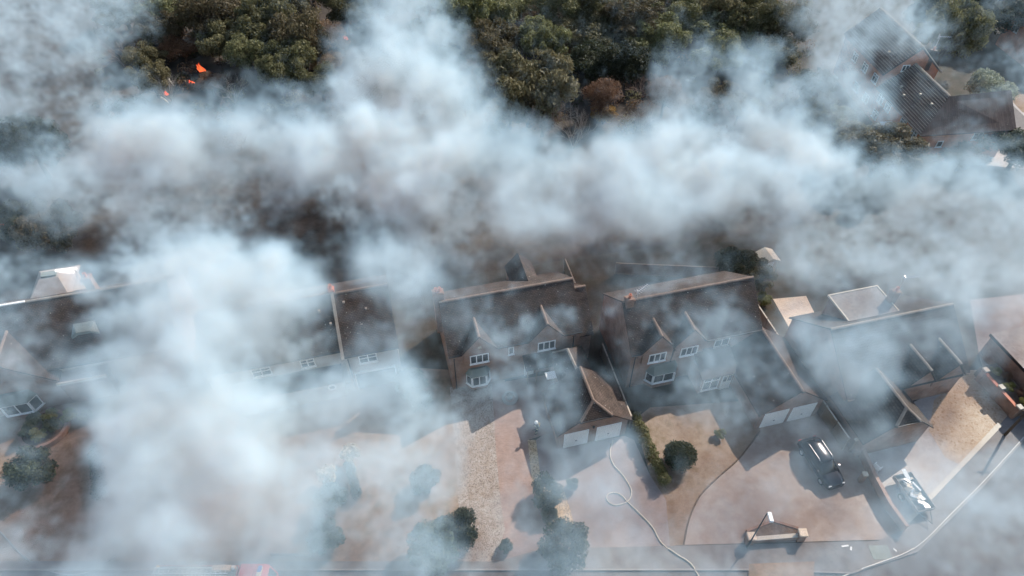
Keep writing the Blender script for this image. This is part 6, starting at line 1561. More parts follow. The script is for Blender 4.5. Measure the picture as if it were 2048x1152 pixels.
-2.7,52.2,8.1,1.1,104 -0.9,52.8,7.6,1.1,284 0.9,51.8,8.4,1.1,249 2.7,52.5,7.9,1.1,283 4.6,53.2,7.2,1.1,282 6.3,52.5,7.9,1.1,279 8.2,53.2,7.3,1.1,278
9.8,52.2,8.1,1.1,287 11.7,52.4,7.9,1.1,279 13.1,51.1,9.0,1.1,176 15.1,51.7,8.5,1.1,206 16.8,51.5,8.7,1.1,235 18.8,52.2,8.1,1.1,80 20.7,52.6,7.8,1.1,19
22.6,52.7,7.7,1.1,39 24.3,52.4,7.9,1.1,111 25.9,52.1,8.2,1.1,141 27.0,50.9,9.2,1.0,48 28.6,50.5,9.5,1.0,38 31.0,51.6,8.6,1.1,50 33.3,52.5,7.9,1.1,94
35.4,52.9,7.5,1.1,77 37.4,53.2,7.2,1.1,77 39.5,53.6,6.9,1.1,81 40.1,52.0,8.2,1.1,81 41.3,51.3,8.9,1.1,87 43.2,51.4,8.8,1.1,105 45.0,51.5,8.7,1.1,114
46.5,51.3,8.9,1.1,116 48.3,51.2,8.9,1.1,106 50.5,51.7,8.5,1.1,94 52.2,51.6,8.6,1.1,80 54.3,52.0,8.3,1.1,91 56.1,52.0,8.3,1.1,407 -52.9,48.6,8.9,1.0,38
-51.2,48.6,8.9,1.0,33 -50.7,49.8,7.9,1.0,31 -49.5,50.3,7.4,1.1,9 -47.7,50.2,7.5,1.1,12 -45.1,49.4,8.2,1.0,22 -43.7,49.8,7.9,1.0,19 -41.4,49.1,8.5,1.0,8
-40.0,49.5,8.1,1.0,15 -37.4,48.4,9.1,1.0,11 -33.5,47.7,9.7,1.0,7 -32.5,48.7,8.8,1.0,21 -31.5,49.7,7.9,1.0,27 -30.1,50.4,7.3,1.1,49 -28.1,49.9,7.7,1.1,24
-25.8,49.0,8.6,1.0,11 -21.0,49.8,7.8,1.1,7 -18.9,49.0,8.5,1.0,23 -17.0,48.4,9.1,1.0,18 -14.0,49.8,7.9,1.0,12 -12.3,50.2,7.5,1.1,16 -10.6,50.1,7.6,1.1,16
-8.9,50.4,7.3,1.1,4 -5.2,48.9,8.6,1.0,8 -3.5,49.2,8.4,1.0,13 -1.7,49.8,7.9,1.0,4 0.0,49.4,8.2,1.0,20 1.8,49.9,7.8,1.1,19 3.5,49.9,7.7,1.1,21
5.2,49.5,8.1,1.0,41 7.0,49.6,8.0,1.0,49 8.6,49.2,8.4,1.0,37 10.6,50.3,7.4,1.1,14 12.1,49.1,8.5,1.0,15 13.8,49.0,8.6,1.0,18 15.2,47.9,9.5,1.0,18
25.8,48.9,8.6,1.0,55 26.9,47.9,9.5,1.0,78 28.8,48.3,9.2,1.0,82 30.8,48.7,8.8,1.0,74 33.1,49.6,8.1,1.0,73 34.8,49.6,8.1,1.0,78 37.0,50.1,7.6,1.1,77
38.0,49.1,8.4,1.0,77 39.3,48.6,8.9,1.0,77 40.4,47.9,9.5,1.0,74 42.0,47.8,9.6,1.0,70 44.6,48.8,8.7,1.0,72 45.8,48.3,9.2,1.0,89 48.0,48.8,8.7,1.0,107
49.2,48.3,9.2,1.0,100 51.8,49.1,8.4,1.0,68 53.7,49.3,8.3,1.0,196 -52.0,45.8,9.2,1.0,57 -51.4,46.8,8.3,1.0,16 -50.7,47.7,7.5,1.0,21 -49.2,47.9,7.2,1.0,26
-47.5,47.9,7.2,1.0,48 -45.5,47.6,7.5,1.0,7 -41.6,47.0,8.0,1.0,6 -39.0,46.1,8.9,1.0,5 -35.4,45.6,9.3,1.0,13 -34.1,46.1,8.9,1.0,124 -32.3,45.9,9.1,1.0,199
-31.4,47.1,8.0,1.0,263 -29.7,47.1,8.0,1.0,401 -27.8,46.7,8.4,1.0,441 -25.6,45.9,9.1,1.0,406 -24.3,46.5,8.6,1.0,300 -22.9,47.0,8.1,1.0,93 -21.2,47.1,8.0,1.0,5
-17.4,46.1,8.9,1.0,18 -16.1,46.9,8.2,1.0,5 -14.4,47.0,8.0,1.0,35 -12.7,46.9,8.1,1.0,207 -11.0,47.0,8.1,1.0,197 -9.2,46.4,8.6,1.0,206 -7.6,46.6,8.4,1.0,107
-5.8,46.2,8.8,1.0,13 -4.2,46.3,8.8,1.0,25 -2.5,47.0,8.1,1.0,21 -0.9,47.3,7.8,1.0,33 0.8,47.0,8.1,1.0,32 2.5,47.1,8.0,1.0,34 4.2,46.5,8.5,1.0,33
5.8,46.0,9.0,1.0,29 7.5,46.5,8.5,1.0,46 9.3,46.8,8.3,1.0,46 11.0,46.9,8.2,1.0,46 12.4,45.9,9.1,1.0,46 14.1,45.9,9.1,1.0,51 15.4,44.9,10.0,1.0,5
17.0,44.9,10.1,1.0,13 19.0,45.9,9.1,1.0,20 20.7,45.9,9.1,1.0,20 22.5,46.2,8.8,1.0,6 24.2,46.3,8.7,1.0,29 25.8,46.1,8.9,1.0,106 27.1,45.6,9.4,1.0,90
29.2,46.3,8.7,1.0,67 30.6,45.9,9.1,1.0,82 32.6,46.4,8.7,1.0,109 34.0,46.0,9.0,1.0,114 35.4,45.7,9.3,1.0,110 36.7,45.3,9.7,1.0,97 38.1,45.0,10.0,1.0,83
40.5,45.8,9.2,1.0,83 42.2,45.9,9.1,1.0,81 44.5,46.6,8.5,1.0,77 45.7,46.1,8.9,1.0,91 47.6,46.4,8.7,1.0,89 49.2,46.2,8.8,1.0,74 51.4,46.7,8.3,1.0,108
52.6,46.3,8.7,1.0,379 -50.0,43.5,9.1,1.0,180 -48.3,43.5,9.2,1.0,102 -47.6,44.3,8.3,1.0,103 -46.4,44.8,7.9,1.0,103 -44.5,44.5,8.1,1.0,46 -42.5,44.2,8.5,1.0,71
-40.6,43.9,8.8,1.0,89 -38.3,43.1,9.5,1.0,20 -37.0,43.5,9.2,1.0,16 -35.0,43.0,9.6,1.0,201 -34.0,43.7,8.9,1.0,389 -32.1,43.4,9.2,1.0,319 -30.7,43.7,8.9,1.0,407
-29.1,43.6,9.0,1.0,392 -27.6,43.9,8.7,1.0,352 -25.6,43.2,9.4,1.0,354 -23.8,43.0,9.7,1.0,386 -22.4,43.2,9.5,1.0,438 -21.3,44.3,8.4,1.0,556 -19.3,43.4,9.2,1.0,261
-16.1,43.5,9.2,1.0,8 -14.4,43.4,9.3,1.0,15 -13.0,43.8,8.8,1.0,226 -11.2,43.0,9.6,1.0,203 -9.5,42.7,9.9,0.9,158 -7.9,42.8,9.8,1.0,105 -6.4,43.0,9.6,1.0,94
-4.8,43.2,9.4,1.0,16 -3.2,43.6,9.1,1.0,24 -1.6,43.7,9.0,1.0,23 0.0,43.8,8.8,1.0,22 1.6,43.8,8.9,1.0,28 3.3,43.9,8.7,1.0,10 4.8,43.6,9.1,1.0,4
9.7,43.8,8.9,1.0,24 11.4,43.8,8.8,1.0,35 13.2,44.4,8.2,1.0,32 14.7,44.0,8.7,1.0,42 16.0,43.2,9.5,1.0,21 17.5,43.0,9.6,1.0,6 19.1,43.1,9.6,1.0,6
21.0,43.7,8.9,1.0,5 22.6,43.6,9.0,1.0,16 24.6,44.3,8.3,1.0,10 25.7,43.5,9.2,1.0,25 27.6,43.8,8.8,1.0,118 28.5,42.7,9.9,0.9,109 29.9,42.5,10.1,0.9,37
31.6,42.6,10.0,0.9,23 33.6,43.3,9.4,1.0,24 34.6,42.5,10.2,0.9,40 36.6,43.0,9.6,1.0,92 38.7,43.5,9.1,1.0,71 40.3,43.5,9.1,1.0,78 42.3,43.9,8.7,1.0,76
43.9,44.0,8.7,1.0,68 46.0,44.4,8.3,1.0,104 46.2,43.1,9.6,1.0,196 48.7,43.8,8.8,1.0,209 49.9,43.5,9.1,1.0,287 -48.3,40.3,10.1,0.9,183 -46.6,40.2,10.2,0.9,52
-45.3,40.4,10.0,0.9,72 -43.9,40.5,9.9,0.9,81 -42.1,40.3,10.2,0.9,85 -40.9,40.6,9.8,0.9,50 -39.3,40.5,9.9,0.9,81 -37.6,40.3,10.1,0.9,52 -35.8,40.1,10.4,0.9,29
-34.5,40.3,10.1,0.9,422 -33.1,40.5,9.9,0.9,175 -32.1,41.2,9.2,0.9,326 -30.4,41.0,9.5,0.9,352 -28.9,41.0,9.4,0.9,345 -27.0,40.6,9.8,0.9,331 -25.3,40.4,10.0,0.9,347
-23.6,40.1,10.4,0.9,347 -22.5,40.9,9.5,0.9,336 -21.0,40.9,9.5,0.9,323 -19.5,41.1,9.3,0.9,474 -17.8,40.7,9.8,0.9,150 -14.9,41.4,9.0,0.9,28 -13.0,40.2,10.2,0.9,40
-11.5,40.4,10.0,0.9,41 -9.8,39.8,10.6,0.9,152 -8.3,39.7,10.7,0.9,135 -6.8,40.0,10.5,0.9,166 -5.4,40.7,9.8,0.9,14 -3.8,40.5,10.0,0.9,21 -2.3,40.9,9.5,0.9,23
-0.8,40.7,9.7,0.9,23 0.8,40.8,9.6,0.9,14 2.3,41.1,9.3,0.9,10 3.9,41.3,9.1,0.9,15 5.5,41.4,9.0,0.9,26 7.0,40.9,9.5,0.9,9 8.5,40.8,9.6,0.9,31
10.1,40.8,9.6,0.9,45 11.9,41.6,8.8,0.9,49 13.5,41.8,8.6,1.0,43 14.9,41.2,9.2,0.9,31 16.2,40.6,9.8,0.9,14 17.9,40.8,9.6,0.9,13 19.2,40.5,10.0,0.9,19
21.0,40.9,9.5,0.9,17 22.6,41.0,9.4,0.9,39 24.6,41.7,8.7,1.0,51 25.4,40.5,9.9,0.9,32 26.7,40.1,10.4,0.9,51 27.8,39.5,11.0,0.9,60 29.7,40.0,10.4,0.9,64
31.4,40.3,10.1,0.9,66 33.1,40.5,9.9,0.9,48 35.0,40.9,9.5,0.9,64 37.2,41.7,8.7,1.0,133 38.6,41.5,8.9,0.9,76 40.0,41.2,9.2,0.9,69 41.9,41.6,8.8,0.9,78
43.0,41.1,9.3,0.9,64 44.3,40.9,9.5,0.9,62 45.4,40.5,9.9,0.9,46 46.8,40.3,10.1,0.9,31 48.1,40.2,10.3,0.9,170 -46.3,38.2,10.2,0.9,50 -43.9,37.4,11.1,0.9,40
-42.6,37.6,10.8,0.9,49 -40.9,37.3,11.1,0.9,50 -39.1,37.0,11.5,0.9,58 -38.7,38.0,10.3,0.9,17 -37.6,38.5,9.8,0.9,11 -36.5,38.9,9.4,0.9,8 -34.6,38.5,9.8,0.9,93
-32.9,38.2,10.2,0.9,7 -30.4,38.9,9.4,0.9,266 -28.9,38.9,9.4,0.9,311 -27.1,38.6,9.8,0.9,451 -25.5,38.4,10.0,0.9,433 -23.9,38.2,10.2,0.9,435 -22.3,38.0,10.4,0.9,443
-21.0,38.4,10.0,0.9,470 -19.7,38.9,9.5,0.9,384 -18.0,38.4,10.0,0.9,295 -16.7,38.8,9.5,0.9,41 -15.3,39.1,9.2,0.9,27 -13.5,38.5,9.9,0.9,22 -12.1,38.7,9.6,0.9,5
-9.1,38.8,9.5,0.9,22 -7.4,37.9,10.5,0.9,8 -6.0,38.1,10.3,0.9,8 -4.4,37.6,10.9,0.9,40 -3.0,38.1,10.3,0.9,26 -1.5,37.9,10.5,0.9,12 0.0,38.5,9.8,0.9,15
1.5,38.4,10.0,0.9,15 3.0,39.0,9.3,0.9,14 7.6,39.1,9.2,0.9,12 9.0,38.5,9.9,0.9,12 10.5,38.4,9.9,0.9,10 12.2,39.0,9.3,0.9,12 13.7,39.0,9.3,0.9,22
15.2,38.8,9.5,0.9,61 16.5,38.4,9.9,0.9,54 17.9,38.2,10.2,0.9,58 19.5,38.4,9.9,0.9,5 25.9,38.9,9.4,0.9,9 26.7,37.9,10.5,0.9,7 27.9,37.6,10.8,0.9,6
29.5,37.8,10.7,0.9,6 31.2,38.0,10.4,0.9,12 32.6,37.9,10.4,0.9,60 34.8,38.7,9.6,0.9,51 36.6,39.0,9.3,0.9,95 38.0,38.9,9.4,0.9,91 38.9,38.3,10.1,0.9,112
40.4,38.3,10.1,0.9,21 42.0,38.3,10.0,0.9,20 43.4,38.3,10.1,0.9,25 44.9,38.3,10.1,0.9,18 46.5,38.4,10.0,0.9,20 -46.2,36.5,9.9,0.9,94 -44.2,36.0,10.4,0.9,28
-42.6,35.9,10.6,0.9,37 -40.8,35.6,10.9,0.9,36 -39.1,35.4,11.1,0.9,45 -38.2,35.8,10.7,0.9,17 -38.4,37.4,8.8,0.9,22 -36.6,37.2,9.1,0.9,20 -35.5,37.5,8.7,0.9,8
-33.3,36.8,9.5,0.9,63 -31.8,36.7,9.6,0.9,314 -30.6,37.1,9.1,0.9,325 -29.1,37.1,9.2,0.9,216 -27.2,36.6,9.8,0.9,192 -25.8,36.6,9.7,0.9,194 -24.1,36.4,10.0,0.9,223
-22.9,36.7,9.6,0.9,228 -21.5,36.9,9.4,0.9,205 -20.0,36.8,9.5,0.9,188 -18.6,37.0,9.3,0.9,249 -17.1,36.9,9.4,0.9,79 -15.5,36.7,9.6,0.9,8 -13.9,36.4,10.0,0.9,9
-12.2,35.6,10.9,0.9,8 -11.0,36.3,10.1,0.9,5 -9.6,36.9,9.4,0.9,78 -8.2,37.3,9.0,0.9,18 -6.6,36.3,10.1,0.9,7 -5.1,36.3,10.1,0.9,12 -3.6,35.5,11.1,0.9,5
-2.2,36.2,10.3,0.9,57 -0.7,36.5,9.8,0.9,82 0.7,36.9,9.3,0.9,82 2.2,36.8,9.6,0.9,50 3.7,37.0,9.3,0.9,79 5.2,36.9,9.4,0.9,5 6.7,37.2,9.0,0.9,13
8.2,37.3,9.0,0.9,27 9.7,37.3,9.0,0.9,24 11.3,37.3,8.9,0.9,31 12.7,37.3,9.0,0.9,26 14.1,37.0,9.3,0.9,34 15.5,36.7,9.7,0.9,53 17.0,36.8,9.5,0.9,44
18.6,36.9,9.4,0.9,25 20.4,37.6,8.6,0.9,12 21.8,37.4,8.8,0.9,14 23.2,37.3,9.0,0.9,8 24.4,36.7,9.6,0.9,47 25.8,36.6,9.7,0.9,30 27.1,36.5,9.9,0.9,72
28.3,36.0,10.4,0.9,71 29.5,35.8,10.7,0.9,64 31.1,36.0,10.5,0.9,62 33.0,36.5,9.9,0.9,53 34.9,37.0,9.3,0.9,56 35.9,36.5,9.9,0.9,52 36.8,35.9,10.6,0.9,60
38.1,35.7,10.8,0.9,45 40.0,36.1,10.3,0.9,15 41.5,36.2,10.2,0.9,28 44.0,37.1,9.2,0.9,26 44.8,36.5,9.9,0.9,19 46.1,36.4,10.0,0.9,62 -44.6,34.7,9.7,0.9,29
-43.0,34.6,9.9,0.9,24 -41.7,34.7,9.7,0.9,27 -40.0,34.5,10.0,0.9,29 -37.4,33.5,11.2,0.8,31 -37.1,34.5,10.0,0.9,16 -35.9,34.7,9.8,0.9,30 -35.7,35.9,8.3,0.9,7
-33.6,35.3,9.0,0.9,145 -31.9,35.0,9.3,0.9,9 -30.4,34.9,9.4,0.9,240 -29.1,35.1,9.2,0.9,227 -27.4,34.8,9.6,0.9,258 -25.8,34.6,9.9,0.9,256 -24.1,34.3,10.3,0.9,245
-23.3,35.1,9.2,0.9,250 -21.7,35.0,9.4,0.9,259 -20.6,35.6,8.7,0.9,278 -19.1,35.5,8.8,0.9,374 -17.5,35.2,9.1,0.9,76 -16.1,35.4,8.9,0.9,100 -14.3,34.6,9.8,0.9,11
-12.7,34.0,10.5,0.8,32 -11.1,33.6,11.1,0.8,65 -9.9,34.0,10.6,0.8,69 -8.7,35.1,9.3,0.9,11 -7.3,35.5,8.8,0.9,9 -5.9,35.6,8.7,0.9,13 -4.3,34.7,9.7,0.9,13
-1.4,34.5,9.9,0.9,77 0.0,35.2,9.2,0.9,88 4.3,34.7,9.7,0.9,9 7.4,35.6,8.6,0.9,17 9.0,36.2,7.9,0.9,17 10.4,36.0,8.1,0.9,15 11.9,36.0,8.1,0.9,20
13.3,35.7,8.5,0.9,22 19.0,35.2,9.1,0.9,5 20.5,35.4,8.9,0.9,5 21.8,35.0,9.4,0.9,5 22.9,34.5,10.0,0.9,42 24.1,34.3,10.3,0.9,192 26.0,34.8,9.6,0.9,93
27.4,34.8,9.6,0.9,82 28.4,34.3,10.2,0.9,36 29.4,33.9,10.8,0.8,62 31.0,34.0,10.6,0.8,66 32.9,34.6,9.9,0.9,63 34.6,34.8,9.6,0.9,58 35.7,34.5,10.0,0.9,50
36.8,34.2,10.4,0.8,80 38.3,34.3,10.3,0.9,18 39.9,34.4,10.1,0.9,20 42.3,35.2,9.2,0.9,25 43.4,34.9,9.5,0.9,18 45.4,35.4,8.9,0.9,27 -44.1,32.8,9.9,0.8,122
-43.1,33.1,9.5,0.8,43 -42.1,33.4,9.0,0.9,55 -39.9,32.8,9.9,0.8,53 -38.2,32.5,10.2,0.8,64 -36.3,32.1,10.7,0.8,39 -36.6,33.6,8.8,0.9,21 -34.9,33.4,9.1,0.9,8
-33.8,33.7,8.8,0.9,15 -31.8,33.1,9.5,0.8,21 -30.3,33.0,9.7,0.8,254 -29.0,33.1,9.4,0.8,346 -27.6,33.1,9.4,0.8,311 -25.7,32.6,10.2,0.8,308 -24.5,32.8,9.9,0.8,298
-23.3,33.1,9.5,0.8,266 -22.3,33.7,8.6,0.9,235 -20.8,33.7,8.8,0.9,263 -19.4,33.7,8.7,0.9,218 -18.0,33.7,8.7,0.9,66 -13.2,32.5,10.2,0.8,59 -9.3,33.6,8.8,0.9,19
-6.5,34.0,8.3,0.9,4 -5.0,33.5,8.9,0.9,8 -0.7,33.1,9.5,0.8,35 0.7,32.9,9.7,0.8,88 2.1,32.7,10.0,0.8,119 3.5,32.9,9.7,0.8,60 5.0,33.2,9.4,0.8,22
8.0,34.3,8.0,0.9,23 9.5,34.4,7.8,0.9,40 11.0,34.2,8.0,0.9,9 12.2,33.6,8.8,0.9,10 13.5,33.3,9.2,0.9,64 14.7,32.7,9.9,0.8,57 16.2,33.1,9.5,0.8,126
17.7,33.1,9.4,0.8,103 19.1,33.2,9.3,0.9,86 20.3,32.8,9.8,0.8,26 21.3,32.2,10.7,0.8,8 23.0,32.6,10.1,0.8,17 24.7,33.0,9.6,0.8,158 26.6,33.7,8.7,0.9,155
27.3,32.8,9.9,0.8,116 28.2,32.2,10.6,0.8,6 29.8,32.5,10.2,0.8,17 31.8,33.1,9.5,0.8,14 33.1,33.0,9.7,0.8,40 34.3,32.8,9.8,0.8,45 35.8,32.9,9.7,0.8,21
37.5,33.1,9.4,0.8,18 45.7,34.0,8.3,0.9,13 -42.5,31.1,9.8,0.8,62 -41.6,31.5,9.3,0.8,43 -40.2,31.4,9.4,0.8,54 -38.8,31.5,9.3,0.8,72 -36.3,30.5,10.6,0.8,76
-35.7,31.2,9.7,0.8,40 -34.4,31.2,9.7,0.8,36 -31.7,31.3,9.5,0.8,214 -30.2,31.2,9.7,0.8,404 -28.8,31.1,9.8,0.8,308 -27.6,31.3,9.6,0.8,251 -26.3,31.4,9.4,0.8,270
-24.7,31.2,9.7,0.8,320 -23.4,31.2,9.7,0.8,338 -22.4,31.7,9.0,0.8,326 -21.0,31.7,9.0,0.8,255 -19.6,31.9,8.8,0.8,143 -18.1,31.7,9.0,0.8,144 -16.7,31.6,9.1,0.8,134
-15.4,31.7,9.0,0.8,132 -13.8,31.3,9.5,0.8,158 -12.5,31.5,9.3,0.8,166 -11.0,31.2,9.7,0.8,172 -9.8,31.7,9.0,0.8,90 -8.5,32.1,8.5,0.8,54 -7.2,32.8,7.5,0.9,26
-5.8,32.8,7.5,0.9,31 -4.3,32.3,8.2,0.9,53 -1.4,31.5,9.2,0.8,13 0.0,31.2,9.7,0.8,95 1.4,31.2,9.7,0.8,14 2.8,31.3,9.6,0.8,21 4.1,31.3,9.6,0.8,61
7.1,32.4,8.1,0.9,4 10.0,32.5,7.9,0.9,30 11.4,32.4,8.1,0.9,9 13.8,31.4,9.4,0.8,108 15.6,32.2,8.4,0.9,10 17.1,32.4,8.0,0.9,16 18.7,32.6,7.8,0.9,41
19.8,32.2,8.4,0.9,54 20.9,31.6,9.1,0.8,75 22.4,31.8,8.9,0.8,21 23.6,31.5,9.2,0.8,10 25.8,32.5,7.9,0.9,23 27.1,32.4,8.1,0.9,100 28.1,31.9,8.7,0.8,287
30.9,31.8,8.8,0.8,24 32.4,32.0,8.7,0.8,28 34.1,32.3,8.3,0.9,7 36.8,32.2,8.4,0.8,4 38.8,32.6,7.8,0.9,7 -42.5,29.6,9.5,0.8,127 -41.2,29.7,9.5,0.8,39
-40.1,29.9,9.2,0.8,49 -38.2,29.5,9.8,0.8,63 -34.7,29.9,9.2,0.8,20 -32.8,29.5,9.8,0.8,25 -30.0,29.3,10.0,0.8,315 -29.0,29.6,9.6,0.8,247 -27.7,29.7,9.5,0.8,258
-26.5,29.9,9.2,0.8,371 -25.0,29.7,9.4,0.8,378 -23.6,29.6,9.6,0.8,363 -22.4,29.8,9.3,0.8,363 -21.0,29.7,9.4,0.8,389 -19.6,29.7,9.4,0.8,358 -18.2,29.7,9.5,0.8,193
-16.9,29.6,9.5,0.8,114 -15.5,29.6,9.7,0.8,169 -14.2,29.7,9.5,0.8,198 -12.8,29.7,9.5,0.8,186 -11.6,30.1,8.9,0.8,185 -10.3,30.1,8.9,0.8,203 -9.1,30.8,7.9,0.8,198
-7.9,31.4,7.0,0.9,151 -6.4,31.4,7.0,0.9,71 -5.0,31.2,7.4,0.9,24 -3.5,30.4,8.4,0.8,27 -2.1,30.3,8.6,0.8,68 -0.7,30.0,9.0,0.8,51 0.7,30.4,8.5,0.8,68
2.1,30.5,8.3,0.8,81 3.5,30.6,8.1,0.8,76 10.6,31.0,7.6,0.8,13 11.8,30.4,8.5,0.8,20 13.2,30.5,8.3,0.8,41 14.8,31.0,7.6,0.8,60 16.7,31.9,6.3,0.9,98
17.9,31.4,7.0,0.9,73 19.1,31.0,7.6,0.8,59 20.5,31.1,7.5,0.8,65 21.7,30.8,7.9,0.8,17 23.3,31.1,7.5,0.8,6 24.7,31.0,7.6,0.8,10 29.9,30.6,8.2,0.8,5
32.0,31.2,7.3,0.9,12 -41.2,28.3,9.2,0.8,57 -40.0,28.3,9.1,0.8,41 -38.7,28.4,9.1,0.8,57 -37.7,28.6,8.7,0.8,71 -35.5,28.0,9.6,0.8,24 -34.4,28.2,9.4,0.8,45
-32.8,27.9,9.8,0.8,40 -31.5,27.9,9.7,0.8,6 -29.7,27.4,10.5,0.8,51 -28.8,27.9,9.8,0.8,281 -27.6,28.0,9.7,0.8,286 -26.6,28.3,9.2,0.8,373 -25.3,28.3,9.1,0.8,339
-23.9,28.3,9.2,0.8,340 -22.5,28.2,9.4,0.8,344 -21.0,27.9,9.8,0.8,345 -19.6,27.7,10.0,0.8,356 -18.2,27.6,10.3,0.8,399 -17.0,27.8,9.9,0.8,223 -15.7,27.8,10.0,0.8,145
-14.4,27.8,10.0,0.8,193 -13.1,27.9,9.8,0.8,169 -12.0,28.3,9.1,0.8,169 -10.8,28.7,8.5,0.8,171 -9.6,29.1,8.0,0.8,187 -8.3,29.5,7.3,0.8,151 -7.0,29.9,6.7,0.8,151
-5.8,30.6,5.6,0.9,92 -4.2,29.6,7.2,0.8,14 -2.8,29.9,6.8,0.8,23 -1.4,29.3,7.6,0.8,33 4.2,30.0,6.6,0.8,9 11.4,30.2,6.3,0.9,15 12.6,29.8,6.9,0.8,25
14.0,29.7,7.1,0.8,18 15.7,30.4,5.9,0.9,37 17.3,30.6,5.7,0.9,23 18.6,30.4,6.0,0.9,22 19.8,30.0,6.5,0.8,31 21.1,29.9,6.8,0.8,21 22.8,30.4,6.1,0.9,30
23.9,29.9,6.8,0.8,7 25.8,30.5,5.9,0.9,11 27.0,30.2,6.2,0.9,52 28.4,30.2,6.3,0.9,5 -40.9,26.7,9.3,0.8,148 -39.8,26.8,9.1,0.8,47 -38.8,27.0,8.8,0.8,69
-37.5,27.0,8.8,0.8,48 -35.9,26.8,9.1,0.8,20 -34.1,26.5,9.7,0.8,31 -33.1,26.7,9.4,0.8,35 -31.0,26.0,10.4,0.8,27 -28.6,26.1,10.3,0.8,282 -27.8,26.5,9.5,0.8,275
-26.5,26.6,9.4,0.8,352 -25.4,26.8,9.2,0.8,335 -24.2,26.8,9.1,0.8,341 -22.8,26.7,9.3,0.8,348 -21.2,26.4,9.8,0.8,353 -19.6,26.0,10.4,0.8,351 -18.5,26.2,10.1,0.8,365
-17.2,26.2,10.0,0.8,367 -16.1,26.5,9.6,0.8,167 -14.8,26.4,9.8,0.8,117 -13.6,26.5,9.6,0.8,158 -12.4,26.8,9.2,0.8,183 -11.2,27.1,8.6,0.8,183 -10.0,27.3,8.3,0.8,162
-8.7,27.5,8.0,0.8,132 -7.6,28.2,6.8,0.8,137 -6.2,28.3,6.8,0.8,160 -4.9,28.6,6.3,0.8,122 -2.1,28.7,6.0,0.8,12 0.7,28.7,6.1,0.8,20 2.1,29.1,5.5,0.8,11
10.5,28.7,6.2,0.8,5 11.8,28.6,6.2,0.8,8 13.3,28.8,5.9,0.8,5 16.4,29.2,5.2,0.9,51 17.6,28.8,5.8,0.8,44 18.7,28.5,6.5,0.8,47 20.3,28.7,6.1,0.8,44
21.4,28.4,6.6,0.8,58 23.3,29.0,5.6,0.8,99 26.5,29.5,4.8,0.9,37 27.3,28.7,6.0,0.8,41 28.7,28.8,6.0,0.8,22 29.8,28.5,6.5,0.8,43 31.0,28.3,6.7,0.8,18
-39.4,25.2,9.4,0.8,25 -38.1,25.2,9.4,0.8,17 -36.9,25.3,9.2,0.8,22 -35.5,25.1,9.4,0.8,26 -33.9,24.9,9.9,0.8,31 -32.8,25.0,9.7,0.8,36 -31.5,25.0,9.7,0.8,37
-28.7,24.7,10.2,0.7,35 -27.7,25.0,9.7,0.8,304 -26.5,25.0,9.7,0.8,286 -25.4,25.2,9.4,0.8,354 -24.2,25.2,9.3,0.8,336 -22.9,25.3,9.2,0.8,337 -21.6,25.2,9.3,0.8,341
-20.2,25.1,9.5,0.8,347 -18.8,24.9,9.9,0.8,367 -17.6,25.0,9.7,0.8,382 -16.7,25.4,9.0,0.8,224 -15.3,25.3,9.1,0.8,145 -14.1,25.4,9.0,0.8,151 -12.8,25.3,9.2,0.8,109
-11.6,25.6,8.7,0.8,115 -10.4,25.8,8.4,0.8,116 -9.1,25.9,8.1,0.8,131 -7.9,26.0,7.9,0.8,143 -6.7,26.6,7.0,0.8,137 -5.5,27.3,5.8,0.8,175 -4.1,27.3,5.7,0.8,25
4.2,28.0,4.5,0.8,97 5.6,27.6,5.2,0.8,125 6.8,27.0,6.3,0.8,118 8.1,26.7,6.8,0.8,5 10.9,27.0,6.4,0.8,9 12.4,27.2,5.9,0.8,16 13.8,27.3,5.8,0.8,9
16.6,27.4,5.5,0.8,27 18.0,27.4,5.6,0.8,17 19.4,27.4,5.6,0.8,11 20.5,27.1,6.2,0.8,10 22.0,27.3,5.9,0.8,13 23.4,27.2,5.9,0.8,27 25.5,28.1,4.5,0.8,33
26.7,27.9,4.8,0.8,65 27.8,27.6,5.3,0.8,58 28.9,27.3,5.8,0.8,52 30.2,27.2,5.9,0.8,49 31.4,27.0,6.2,0.8,100 32.7,27.0,6.2,0.8,5 38.0,26.9,6.4,0.8,7
39.6,27.0,6.2,0.8,13 40.8,27.0,6.4,0.8,18 42.5,27.2,6.0,0.8,25 -38.8,23.6,9.8,0.7,41 -38.0,23.8,9.3,0.7,10 -36.7,23.8,9.3,0.7,10 -35.4,23.7,9.4,0.7,28
-34.0,23.6,9.7,0.7,36 -32.6,23.5,9.8,0.7,32 -32.0,24.0,9.0,0.8,41 -30.6,23.9,9.2,0.7,7 -28.0,23.8,9.4,0.7,325 -26.6,23.6,9.6,0.7,221 -25.2,23.5,9.8,0.7,282
-24.0,23.6,9.7,0.7,345 -22.9,23.6,9.7,0.7,364 -21.7,23.7,9.5,0.7,362 -20.4,23.6,9.7,0.7,372 -19.2,23.7,9.5,0.7,366 -18.1,23.9,9.2,0.7,339 -17.0,24.1,8.8,0.8,235
-15.8,24.1,8.8,0.8,181 -14.5,24.0,8.9,0.8,174 -13.2,24.1,8.8,0.8,176 -12.0,24.2,8.6,0.8,160 -10.9,24.5,8.1,0.8,174 -9.5,24.3,8.4,0.8,176 -8.3,24.5,8.1,0.8,145
-7.2,25.0,7.2,0.8,154 -6.1,25.8,5.8,0.8,150 -4.8,26.0,5.4,0.8,90 2.0,26.1,5.2,0.8,103 3.4,26.3,4.8,0.8,124 4.9,26.6,4.4,0.8,64 6.1,25.7,5.9,0.8,68
7.3,25.5,6.2,0.8,96 12.8,25.8,5.8,0.8,17 14.2,25.8,5.8,0.8,22 15.6,25.8,5.7,0.8,20 17.1,26.1,5.2,0.8,12 18.7,26.4,4.6,0.8,15 20.0,26.3,4.8,0.8,17
